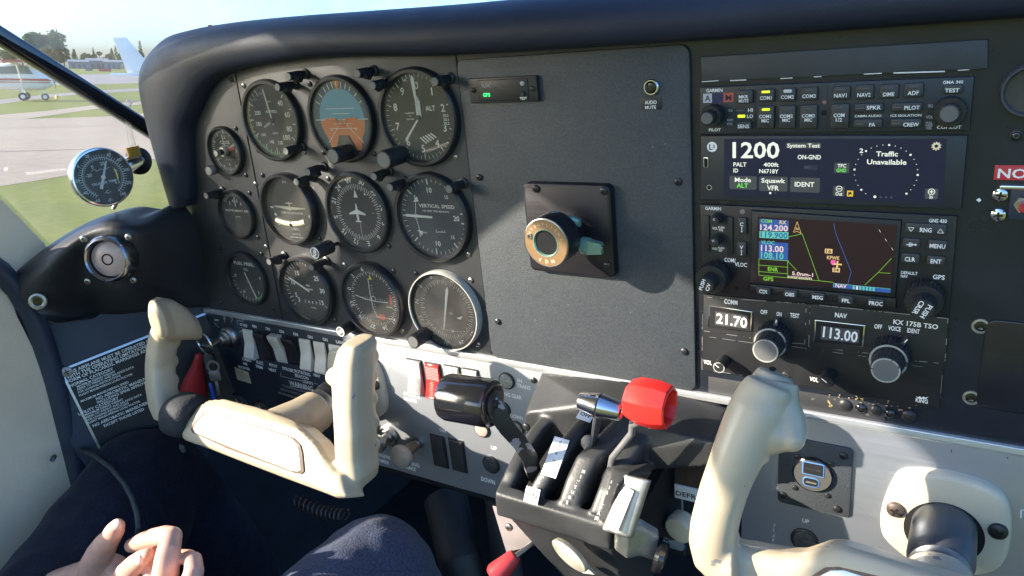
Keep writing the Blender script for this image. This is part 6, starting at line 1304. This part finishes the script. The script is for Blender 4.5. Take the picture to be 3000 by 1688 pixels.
# ---- left yoke
CB = 136
def bar_px(r, pts, c, dc, th):
    """closed outline given in pixels at depth c -> block down to depth c-th"""
    return [V(r, x, y, c) for x, y in pts]
def gripsL(m):
    L = [(394, 812, 107, 14, 13, 11), (391, 825, 108, 14, 14, 12.5), (386, 840, 110, 14, 15, 13.5), (378, 880, 114, 14, 15, 13.5), (373, 930, 120, 14, 14.5, 13), (374, 980, 127, 14, 14.5, 13), (382, 1030, 133, 15, 15, 14), (396, 1062, 136, 16, 16, 14)]
    S = [(sec('O', x, y, c, dc), ha, hc) for x, y, c, dc, hc, ha in L]; m.bar(S, E1, E2, 24, 2.8)
    hd = [(388, 814, 119, 8, 13), (397, 806, 114, 12.5, 21), (414, 802, 101, 14, 24), (442, 804, 88, 14.5, 23), (470, 812, 76, 13, 19.5), (490, 822, 66, 10.5, 15), (499, 828, 61, 6, 9)]
    m.bar([(Vector(V3('O', x, y, c)), ha, hb) for x, y, c, ha, hb in hd], E1, EB, 24, 2.3)
    for k in range(4): q = S[3 + k][0]; m.ball(q + Vector((2, 0, -11)), (10, 9.5, 7), 16)
    R = [(872, 872, 100, 15, 14, 9), (865, 890, 102, 17, 17, 13), (858, 930, 106, 17, 18, 14.5), (855, 980, 112, 17, 18, 15), (856, 1040, 119, 17, 18, 14), (860, 1100, 126, 17, 18, 14), (862, 1160, 131, 17, 18, 14), (866, 1205, 135, 17, 18, 15), (868, 1232, 136, 17, 17, 13)]
    S = [(sec('O', x, y, c, dc), ha, hc) for x, y, c, dc, hc, ha in R]; m.bar(S, E1, E2, 24, 3.4)
    for k in range(5): q = S[2 + k][0]; m.ball(q + Vector((3, 0, -14.5)), (11, 9.5, 7), 16)
    h = sec('O', 822, 962, 112, 12); m.ball(h, (10, 9, 10), 16); m.tube([h, S[3][0], ], [9, 10], 16); m.tube([h + Vector((3, -10, 0)), S[4][0]], [7, 10], 16)
def tp(r, x, y, o, n):
    d = Vector(ray(r, x, y)); C0 = Vector(CAM); return C0 + d*((Vector(o) - C0).dot(n)/d.dot(n))
def outl(m, r, pts, o, n, th, e):
    n = Vector(n).normalized(); P = [tp(r, x, y, o, n) for x, y in pts]; cc = sum(P, Vector((0, 0, 0)))/len(P)
    m.frame(cc, n); _, X_, Y_, _ = m.X; Q = [((p - cc).dot(X_), (p - cc).dot(Y_)) for p in P]
    A = sum(Q[i-1][0]*Q[i][1] - Q[i][0]*Q[i-1][1] for i in range(len(Q)))
    if A < 0: Q = Q[::-1]
    m.slab(Q, -th, 0, e); m.frame(); return Q
BO, BN = (-371, -292, 139), (-.02, .5, .86)
def baseL(m):
    outl(m, 'H', ((372, 905), (400, 850), (470, 800), (540, 758), (640, 752), (800, 790), (1000, 845), (1160, 895), (1260, 985), (1330, 1090), (1400, 1180), (1440, 1200), (1480, 1360), (1400, 1365), (1300, 1325), (1050, 1232), (800, 1135), (560, 1040), (400, 985)), BO, BN, 24, 6)
    rd = [Vector(V3('H', x, y, c)) for x, y, c in ((500, 765, 122), (590, 712, 116), (690, 706, 113), (900, 760, 112), (1150, 850, 114), (1250, 950, 120), (1320, 1060, 126))]
    fc_ = [tp('H', x, y, BO, Vector(BN).normalized()) for x, y in ((470, 830), (560, 775), (650, 770), (1000, 870), (1170, 915), (1270, 1010), (1340, 1120))]
    dn_ = [p + Vector((0, -22, -4)) for p in rd]
    for i in range(6): m.hull([rd[i], rd[i+1], fc_[i], fc_[i+1], dn_[i], dn_[i+1], fc_[i] + Vector((0, -12, -6)), fc_[i+1] + Vector((0, -12, -6))])
LT = yoke('control_yoke', 'cream painted yoke at the left in full sun with a shiny emblem plate', -371, -292, gripsL, baseL, 0, (0, -6, 2), BA)
m = MB(pm('brown_edge', (.13, .08, .05), .6, var=(200, .3)))
Q = ((545, 796), (570, 792), (620, 806), (1060, 935), (1130, 962), (1178, 1010), (1192, 1060), (1204, 1185), (1185, 1202), (1140, 1196), (700, 1035), (475, 932), (462, 905), (480, 870))
bo = Vector(BO) + Vector(BN)*1.3
q = outl(m, 'H', Q, bo, BN, 1.5, .3); put('plate_border', m, LT)
PLT = pm('polished_plate', (.8, .77, .7), .3, metal=.85, var=(25, .1), aniso=(40, 40, 40, .1))
cp = Vector((0, 0, 0))
for x, y in Q: cp += tp('H', x, y, bo, Vector(BN).normalized())/len(Q)
m = MB(PLT); m.frame(cp, BN); qc = sum([Vector(p) for p in q], Vector((0, 0)))/len(q); m.slab([tuple(Vector(p) + (qc - Vector(p)).normalized()*4.2) for p in q], -.5, .35, .3)
m.use(pm('etched_mark', (.12, .11, .1), .5)); e = tp('H', 838, 975, bo, Vector(BN).normalized()) - cp; _, X_, Y_, _ = m.X; a, b = e.dot(X_), e.dot(Y_)
m.ring(a, b, 6.4, 7.1, .45, 40); m.text('B', a + 1, b, 7, .45, rot=-8); m.text('R', a - 2, b - .5, 5.5, .47, rot=172); m.frame(); put('emblem_plate', m, LT)
m = MB(pm('black_wrap', (.022, .026, .03), .75, bump=(350, .8, .0008), var=(60, .3)))
S = [sec('O', x, y, 139, 15) for x, y in ((398, 1052), (420, 1058), (445, 1066), (466, 1073))]; m.bar([(S[0], 22, 20), (S[1], 24, 22), (S[2], 23, 21), (S[3], 22, 20.5)], Vector((.3, 1, 0)).normalized(), E2, 28, 2.6)
m.hull([S[2] + Vector((dx, -22 - dy, dz)) for dx, dy, dz in ((-6, 0, 18), (8, 0, 18), (-2, 11, 19), (6, 9, 19), (-6, 0, 15), (8, 0, 15), (-2, 11, 17), (6, 9, 17))]); put('grip_wrap', m, LT, sub=1)
m = MB(HOLE)
for x, y, c, s in ((1555, 783, 119, 1.6), (1240, 1180, 139, 1.4), (1250, 1265, 139, 1.6), (766, 1095, 139, .5), (1307, 1067, 139, .5), (1460, 472, 108, .7), (315, 93, 106, .8), (385, 335, 112, 1.3)):
    pass
escutcheon('white collar plate round the left yoke shaft, half hidden by the grip', -371, -292)
# ---- right yoke
def gripsR(m):
    G = [(700, 165, 96, 13), (690, 190, 97, 14.5), (650, 260, 99, 16), (615, 340, 103, 17), (575, 430, 107, 17), (525, 530, 112, 16), (480, 640, 117, 15.5), (430, 760, 122, 14.5), (385, 880, 126, 14.3), (350, 1000, 130, 14.2), (322, 1120, 133, 14.5), (312, 1220, 135, 14.5), (330, 1310, 136, 14.5), (400, 1380, 137, 14.5), (500, 1390, 137, 14.5)]
    m.tube([sec('K', x, y, c, 0) for x, y, c, r in G], [g[3]*1.0 for g in G], 28)
    m.tube([sec('K', x, y, c, 14) for x, y, c, r in G[:13]], [g[3]*.8 for g in G[:13]], 24)
    m.tube([sec('K', x, y, c, 6) for x, y, c in ((760, 190, 94), (745, 300, 99), (770, 420, 104), (790, 520, 108), (760, 580, 110))], [10, 11, 12, 12.5, 11], 24)
    m.tube([sec('K', x, y, c, 4) for x, y, c in ((620, 470, 110), (740, 540, 110), (845, 540, 109)) ], [14, 12, 8], 24); m.ball(sec('K', 835, 545, 109, 2), (8, 8, 9), 18); m.tube([sec('K', 640, 600, 112, 6), sec('K', 560, 620, 114, 6)], [11, 13], 20)
    # the other horn, outside the picture to the right
    x0 = 170
    m.tube([(x0 + 118, -300, 130), (x0 + 124, -240, 125), (x0 + 135, -190, 112), (x0 + 148, -160, 98)], [15, 15, 16, 15], 24)
def baseR(m):
    outl(m, 'K', ((300, 1330), (420, 1250), (560, 1272), (760, 1310), (900, 1318), (990, 1290), (1070, 1262), (1160, 1258), (1400, 1330), (1700, 1425), (2050, 1530), (2420, 1640), (2560, 1720), (2620, 1900), (2300, 1960), (1600, 1830), (900, 1680), (450, 1560), (300, 1450)), (100, -275, 140), (0, .4, .92), 24, 7)
RT = yoke('control_yoke', 'cream yoke at the right with one grip close to the viewer, partly in shade', 170, -302, gripsR, baseR, 0, (0, -10, 0), pm('dark_grey_boot', (.075, .08, .085), .35, var=(30, .15)))
m = MB(pm('brown_edge', (.2, .15, .11), .5)); QR = ((940, 1470), (1060, 1392), (1150, 1388), (1500, 1468), (2000, 1600), (2300, 1720), (2320, 1840), (1500, 1730), (940, 1570))
ro, rn = Vector((100, -275, 140)) + Vector((0, .12, .28)), (0, .4, .92); q = outl(m, 'K', QR, ro, rn, 1.5, .3); put('plate_border', m, RT)
cp = Vector((0, 0, 0))
for x, y in QR: cp += tp('K', x, y, ro, Vector(rn).normalized())/len(QR)
m = MB(PLT); m.frame(cp, rn); qc = sum([Vector(p) for p in q], Vector((0, 0)))/len(q); m.slab([tuple(Vector(p) + (qc - Vector(p)).normalized()*3) for p in q], -.5, 1, .5); m.frame(); put('emblem_plate', m, RT)
m = MB(HOLE); o = sec('K', 705, 118, 96, 2); m.frame(o + Vector((0, 2.5, 0)), (.1, 1, .2)); m.disc(0, 0, 2.2, 1.5, 16); m.frame(); put('grip_hole', m, RT)
escutcheon('cream collar plate round the right yoke shaft with one rusty screw', 170, -302)
# coiled cord under the left yoke
m = MB(PLAST); o = V3('H', 1330, 1400, 90); m.tube([(o[0] - 30 + k*.75, o[1] + 6*math.cos(k*.785) - 4*math.sin(k/80*3.1), 95 + 6*math.sin(k*.785)) for k in range(88)], 1.3, 8); put('coiled_cord', m, None, label='coiled black cord hanging under the left yoke', cat='cord')
# ================================================================ left corner: padded pod with the air vent, placard, seal, thermometer
PO = thing('vent_pod', 'black vinyl padded corner piece with a round air vent left of the panel', 'vent pod', (-660, -220, 80))
grid = [[(20, 690, 150), (100, 618, 132), (205, 556, 90), (290, 528, 68), (350, 552, 55), (400, 522, 32), (446, 498, 8)],
        [(24, 712, 156), (112, 640, 140), (212, 575, 105), (290, 548, 92), (345, 566, 72), (410, 540, 40), (476, 530, 2)],
        [(40, 735, 158), (130, 668, 144), (208, 590, 112), (280, 578, 100), (345, 585, 84), (420, 580, 44), (506, 575, -3)],
        [(62, 756, 156), (140, 708, 138), (206, 650, 104), (278, 650, 100), (345, 650, 84), (420, 650, 46), (516, 650, -3)],
        [(92, 785, 150), (150, 765, 130), (212, 715, 104), (280, 722, 100), (345, 715, 84), (420, 720, 48), (526, 725, -3)],
        [(122, 806, 146), (176, 796, 118), (232, 768, 92), (290, 752, 86), (350, 738, 74), (425, 752, 46), (536, 760, -3)],
        [(150, 818, 142), (205, 812, 112), (255, 806, 88), (310, 800, 76), (365, 793, 62), (440, 785, 40), (540, 778, -4)]]
m = MB(LEATH); R = [[V3('O', *p) for p in row] for row in grid]
back = [(p[0] - 14, p[1] - 4, p[2] - 40) for p in R[0]]; under = [(p[0] - 8, p[1] - 4, p[2] - 40) for p in R[-1]]
m.rings([back] + R + [under], close=False, cap0=False, cap1=False); put('cover', m, PO, sub=3)
n = Vector((.5, .12, .86)); o = Vector(V3('O', 278, 650, 104)) + n*2
m = MB(BA); m.frame(o, n); R_ = 22.5
m.use(pm('dark_steel', (.3, .31, .33), .25, metal=1)); m.lathe([(R_*1.12, -10), (R_*1.1, 3), (R_*1.02, 7), (R_*.93, 8.5), (R_*.87, 7), (R_*.85, -2)], n=48, cap1=False); m.frame(); put('vent_ring', m, PO)
m = MB(pm('rose_vent', (.5, .36, .33), .35, metal=.2, var=(40, .15))); m.frame(o, n); m.lathe([(R_*.84, -3), (R_*.8, 1), (R_*.5, 3.2), (R_*.28, 3.8)], n=40); m.use(HOLE); m.ring(0, 0, R_*.2, R_*.27, 4.1, 28); m.frame(); put('vent_disc', m, PO)
for x, y, c in ((211, 600, 112), (324, 596, 92), (221, 707, 108), (336, 704, 90)):
    a, b = V('O', x, y, c + 4); s = screw(a, b, PO, SCRS, 3.6, c + 4); s.rotation_euler = (0, 0, math.radians(30))
a, b, c = V3('O', 95, 758, 152); m = MB(BRASS); m.frame((a, b, c), (.75, .1, .65)); m.lathe([(8.6, -2), (8.4, 1.4), (6.6, 1.8), (4.6, .6)], n=30, cap1=False); m.use(PLASG); m.disc(0, 0, 4.8, .7, 24); m.frame(); put('fastener', m, PO)
# window seal running down the door edge, and the door trim
m = MB(NAVY); P = [Vector(VX('O', x, y, AX + 4)) for x, y in ((-60, 640), (0, 682), (45, 730), (80, 790), (112, 870), (140, 960), (165, 1060), (190, 1160), (215, 1260))]; m.tube(P, 11, 16); put('door_seal', m, None, label='dark blue rubber seal curving down the front edge of the door', cat='door seal')
m = MB(BEIG); q = [Vector(VX('O', x, y, AX + 2)) for x, y in ((-80, 640), (0, 735), (45, 800), (80, 870), (112, 960), (140, 1060), (168, 1120), (190, 1300), (190, 1600), (-300, 1600))]
m.rings([q, [p + Vector((-20, 0, 0)) for p in q]]); put('door_trim', m, None, label='beige vinyl door trim at the left edge', cat='door trim')
# ---- placard on the side panel
TL, TR_, BL = Vector(V3('O', 148, 930, 142)), Vector(V3('O', 362, 846, 62)), Vector(V3('O', 196, 1097, 150))
ex = (TR_ - TL).normalized(); dy = BL - TL; n = ex.cross(-dy).normalized(); n = -n if n.dot(Vector(CAM) - TL) < 0 else n
ey = n.cross(ex)
Wd, Hd = 190, abs(dy.dot(ey)) + 60
def onpl(r, x, y):
    d = Vector(ray(r, x, y)); C0 = Vector(CAM); t_ = (TL + n*1.5 - C0).dot(n)/d.dot(n); p = C0 + d*t_ - TL; return p.dot(ex), p.dot(ey)
pq = [Vector(CAM) + Vector(ray('O', x, y))*((TL - n*2 - Vector(CAM)).dot(n)/Vector(ray('O', x, y)).dot(n)) for x, y in ((110, 780), (180, 1120), (300, 1300), (520, 1200), (548, 760), (365, 770), (240, 790))]
m = MB(NAVY); m.rings([[p - n*10 for p in pq], pq]); put('kick_panel', m, None, label='dark blue grey side panel under the vent pod', cat='side panel')
m = MB(ALU); m.frame(TL, n, ex=ex); m.rbox(0, Wd, -Hd, 0, -1, 1, 1, .2); m.use(pm('placard_black', (.012, .012, .014), .45)); m.rect(2.6, Wd - 2.6, -Hd + 2.6, -2.6, 1.08); m.use(WHT)
LN = [('THIS AIRPLANE MUST BE OPERATED IN COMPLIANCE', 402, 1128, 24), ('WITH THE OPERATING LIMITATIONS STATED IN THE', 404, 1154, 24), ('FORM OF PLACARDS, MARKINGS AND MANUALS', 408, 1178, 24), ('NORMAL CATEGORY', 422, 1204, 22), ('MAXIMUM DESIGN WEIGHT', 466, 1209, 15), ('REFER TO WEIGHT AND BALANCE DATA', 470, 1225, 15), ('FOR LOADING INSTRUCTIONS', 474, 1243, 15), ('FLIGHT MANEUVERING LOAD FACTOR', 480, 1262, 15),
      ('MAXIMUM MANEUVERING SPEED', 490, 1297, 16), ('NO AEROBATIC MANEUVERS', 583, 1283, 22), ('INCLUDING SPINS APPROVED', 590, 1304, 20), ('UTILITY CATEGORY', 475, 1376, 22), ('MAXIMUM DESIGN WEIGHT', 516, 1380, 15), ('REFER TO WEIGHT AND BALANCE DATA', 522, 1396, 15), ('FOR LOADING INSTRUCTIONS', 526, 1413, 15), ('FLIGHT MANEUVERING LOAD FACTOR', 530, 1430, 15), ('NO AEROBATIC MANEUVERS', 562, 1446, 22), ('EXCEPT THOSE LISTED', 630, 1446, 20)]
for s, x, y, h in LN:
    p = onpl('G', x, y); h2 = h*.483*.44*.72; m.text(s, p[0], p[1], h2, 1.2, None, 'l', sp=1.0)
m.frame(); put('limitations_placard', m, None, label='black placard with slanted white lettering on the left side panel', cat='placard')
p = TL + n*1.2 + ex*6 - ey*5; m = MB(pm('dull_screw', (.4, .36, .32), .4, metal=.6)); m.frame(p, n, ex=ex); m.lathe([(6, 0), (5.6, 1.4), (3, 2.4), (1, 2.6)], n=20); m.use(HOLE); m.line((-3, -.5), (3, .5), 1.2, 2.7); m.line((.5, -3), (-.5, 3), 1.2, 2.71); m.frame(); put('placard_screw', m, None, label='pale round screw at the upper left corner of the black placard', cat='screw')
# ---- outside air thermometer through the windshield
t = thing('air_thermometer', 'round chrome rimmed outside air thermometer in front of the windshield', 'thermometer', Vector(VX('O', 262, 445, AX + 70)))
o = Vector(VX('O', 259, 446, AX + 75)); n = (Vector(CAM) - o).normalized(); n = (n + Vector((.0, -.06, -.32))).normalized(); R_ = 70*3000/2575*((o - Vector(CAM)).length)/FPX*.92
m = MB(CHR); m.frame(o, n); m.lathe([(R_*.94, -11), (R_, -9), (R_, 0), (R_*.97, 1.6), (R_*.92, 1.8), (R_*.9, .4)], n=64, cap1=False, cap0=True); m.frame(); put('case', m, t)
m = MB(pm('dial_grey_black', (.085, .082, .078), .55)); m.frame(o, n); r = R_*.9; m.disc(0, 0, r, .2, 64); m.use(WHT); m.ring(0, 0, r*.72, r*.74, .3, 64, math.radians(-60), math.radians(240))
for d in fr(-145, 145, 45): m.tick(0, 0, r*.74, r*.86, d, .5, .32); m.tick(0, 0, r*.64, r*.72, d*.98 + 2, .45, .32)
for s, d, rr in (('-60', -150, .92), ('-40', -118, .9), ('-20', -86, .92), ('0', -52, .92), ('20', -20, .92), ('60', 30, .9), ('80', 56, .92), ('100', 84, .92), ('120', 116, .9), ('140', 146, .92), ('-20', -70, .5), ('0', -30, .52), ('20', 14, .52), ('40', 74, .5), ('60', 122, .52)):
    q = math.radians(90 - d); m.text(s, r*rr*math.cos(q), r*rr*math.sin(q), 3 if rr > .8 else 3.4, .32)
m.text('-C-', 0, -r*.56, 3.4, .32); m.text('-F-', 0, -r*.88, 3.4, .32); m.text('TRUE AIR TEMP.', 0, -r*.2, 2.6, .32); m.pline([(-9, r*.3), (-6, r*.36), (-4, r*.26), (0, r*.32), (3, r*.27), (9, r*.31)], .5, .33); m.frame(); put('dial', m, t)
m = MB(WHT); m.frame(o, n); q = math.radians(90 - 26); u_ = Vector((math.cos(q), math.sin(q))); w_ = Vector((-u_[1], u_[0])); m.slab([tuple(u_*-r*.45 + w_*1.6), tuple(u_*-r*.45 - w_*1.6), tuple(u_*r*.62 - w_*.7), tuple(u_*r*.62 + w_*.7)], .8, 1.3, .1); m.lathe([(2.4, .8), (2, 1.8)], n=18); m.frame(); put('needle', m, t)
m = MB(GLS); m.frame(o, n); m.disc(0, 0, r, 1.5, 48); m.frame(); put('glass', m, t)
m = MB(CHR); e = Vector(VX('O', 345, 405, AX - 2)); m.tube([o - n*10, o - n*10 + (e - o + n*10)*.35], [R_*.62, R_*.45], 24); m.tube([o - n*10 + (e - o + n*10)*.3, e], [9, 9], 20); m.frame(e, (1, 0, 0)); m.use(PLAST); m.lathe([(16, 0), (16, 5), (12, 7)], n=28, cap0=True); m.frame(); put('probe', m, t)
m = MB(STEEL); m.tube([VX('O', 285, 525, AX + 60), VX('O', 296, 505, AX + 66)], 2, 10); put('stay', m, t)
m = MB(pm('amber_tab', (.6, .3, .03), .4)); p = Vector(VX('O', 336, 382, AX + 6)); m.bar([(p + Vector((0, -6, 0)), 3, 8), (p + Vector((0, 6, 0)), 3, 8)], (1, 0, 0), (0, 0, 1), 14, 3); put('amber_tab', m, t)
m = MB(glass('clear_sealant', 1., .2, rough=.2)); m.tube([VX('O', 327, 252, AX + 3), VX('O', 316, 285, AX + 4), VX('O', 326, 330, AX + 4), VX('O', 334, 372, AX + 5)], [4, 2.4, 3, 4], 10); put('sealant_bead', m, None, label='clear bead of sealant on the windshield above the thermometer', cat='sealant')
# ================================================================ the person in the left seat
PE = thing('person', 'person in navy trousers in the left seat with hands clasped on the thigh', 'person', (-430, -640, 420))
SKIN = pm('skin', (.62, .36, .27), .42, spec=.4, bump=(500, .12), var=(90, .13), sss=.25)
NAIL = pm('nail', (.7, .44, .36), .25, spec=.5)
Lp = lambda x, y, c: Vector(V3('L', x, y, c))
def rr(x, y, c, px): return px*PXMM('L', x, y, c)
m = MB(SKIN)
DC = 46
def limb(pts, n=18):
    pts = [(x, y, c + DC, r) for x, y, c, r in pts]; P = [Lp(x, y, c) for x, y, c, r in pts]; m.tube(P, [rr(*p[:3], p[3]) for p in pts], n)
    m.ball(P[0], (rr(*pts[0][:3], pts[0][3]),)*3, 14); m.ball(P[-1], (rr(*pts[-1][:3], pts[-1][3]),)*3, 14)
C0 = 208
# left hand: wrist, thumb, palm
limb([(330, 1560, 232, 150), (520, 1460, 222, 130), (700, 1390, 214, 120), (820, 1350, 210, 130)])
limb([(790, 1330, 212, 128), (835, 1215, 212, 112), (885, 1130, 212, 98), (930, 1070, 211, 84), (965, 1010, 210, 78), (985, 975, 209, 62)])
limb([(860, 1290, 206, 110), (960, 1330, 204, 110), (1060, 1400, 204, 120), (1000, 1500, 210, 140)])
# right hand: index finger folded over, knuckle, back of the fingers
limb([(1105, 1140, 203, 60), (1180, 1110, 203, 72), (1290, 1075, 203, 80), (1390, 1052, 204, 80), (1450, 1060, 206, 78)])
limb([(1440, 1070, 207, 84), (1420, 1160, 214, 96), (1400, 1270, 219, 104), (1385, 1400, 223, 112), (1370, 1560, 228, 120)])
limb([(1290, 1230, 208, 70), (1300, 1330, 214, 90), (1290, 1470, 220, 110)])
limb([(1560, 1245, 206, 56), (1620, 1260, 208, 74), (1628, 1350, 213, 82), (1600, 1450, 219, 92), (1560, 1560, 224, 100)])
limb([(1500, 1230, 200, 60), (1590, 1235, 203, 60)])
# thumb of the right hand lying across
limb([(1010, 1480, 224, 100), (1060, 1370, 224, 92), (1130, 1300, 223, 86), (1200, 1240, 221, 72), (1240, 1212, 219, 56)])
limb([(1370, 1500, 226, 130), (1250, 1560, 228, 140), (1560, 1640, 234, 150), (1750, 1780, 244, 150)])
HB = put('hands', m, PE, remesh=1.0, sm=5)
for x, y, c, d, w, h in ((960, 968, 219.5 + DC, (.25, .55, .8), 4.4, 5.4), (1152, 1268, 233.5 + DC, (-.1, .35, 1), 3.6, 5.2)):
    q = MB(NAIL); o = Lp(x, y, c - 2.2); up = Lp(x + 35, y - 60, c) - Lp(x, y, c); q.frame(o, d, up=up)
    q.rings([[(w*k*math.cos(i*math.pi/10), h*k*math.sin(i*math.pi/10), z - .35*(w*k*math.cos(i*math.pi/10)/w)**2*3) for i in range(20)] for k, z in ((1, -1.4), (1, .1), (.9, .5), (.45, .75))]); q.frame(); put('nail', q, PE)
TROU = pm('trousers_shade_tone', (.011, .013, .026), .85, bump=(620, .9, .0007), var=(260, .35), sheen=.08, spec=.2)  # left leg's copy of the cloth, shade put into its colour
TROU2 = pm('trousers_sun_tone', (.045, .06, .11), .9, bump=(520, 1., .0009), var=(420, .45), sheen=.1, spec=.2)  # right leg's copy of the cloth, sunlight put into its colour
Op = lambda x, y, c: Vector(V3('O', x, y, c))
m = MB(TROU)
def leg(pts, n=28):
    m.bar([(Vector(p), a_, b_) for p, a_, b_ in pts], (1, 0, 0), (0, 1, 0), n, 2.2)
kl = Op(330, 1085, 118) + Vector((0, -62, 0))
def limb3(pts, n=28): m.tube([p for p, r in pts], [r for p, r in pts], n); m.ball(pts[0][0], (pts[0][1],)*3, 20); m.ball(pts[-1][0], (pts[-1][1],)*3, 20)
limb3([(Vector((-420, -520, 560)), 92), (Vector((-500, -490, 400)), 84), (Vector((-560, -460, 270)), 76), (Vector((-597, -425, 170)), 70), (kl + Vector((2, -2, 6)), 62)])
limb3([(kl, 60), (kl + Vector((6, -110, -40)), 56), (kl + Vector((10, -260, -90)), 50)])
o = put('left_trouser_leg', m, PE, remesh=4, sm=12, label='navy trouser leg beside the door, its colour darkened for shade')
m = MB(TROU2)
kr = Vector((-290, -437, 112))
limb3([(Vector((-330, -520, 600)), 92), (Vector((-270, -492, 440)), 84), (Vector((-262, -470, 300)), 78), (Vector((-276, -440, 190)), 72), (kr, 63)])
limb3([(kr, 62), (kr + Vector((4, -110, -40)), 56), (kr + Vector((0, -260, -90)), 50)])
o2 = put('right_trouser_leg', m, PE, remesh=4, sm=12, label='trouser leg coloured brighter for the sun on its knee')
tx = bpy.data.textures.new('cloth_folds', 'CLOUDS'); tx.noise_scale = .075; tx.noise_depth = 2
for q in (o, o2):
    d = q.modifiers.new('folds', 'DISPLACE'); d.texture = tx; d.strength = .016; d.mid_level = .5
# headset cord over the thigh
m = MB(pm('grey_cord', (.05, .055, .06), .5)); P = [Vector(VX('L', 440, 420, -655)), ] + [Lp(x, y, c) for x, y, c in ((470, 365, 152), (540, 325, 146), (650, 325, 150), (790, 385, 158), (930, 490, 166), (1040, 620, 174), (1110, 750, 182), (1150, 880, 190), (1160, 990, 196), (1150, 1080, 198))]
m.tube(P, 2.6, 12); put('headset_cord', m, None, label='dark grey cord looping over the navy trouser leg', cat='cord')

# ================================================================ the cabin stands slightly tilted on the level airfield
bpy.context.view_layer.update()
for o in CABIN:
    o.matrix_world = TILT @ o.matrix_basis
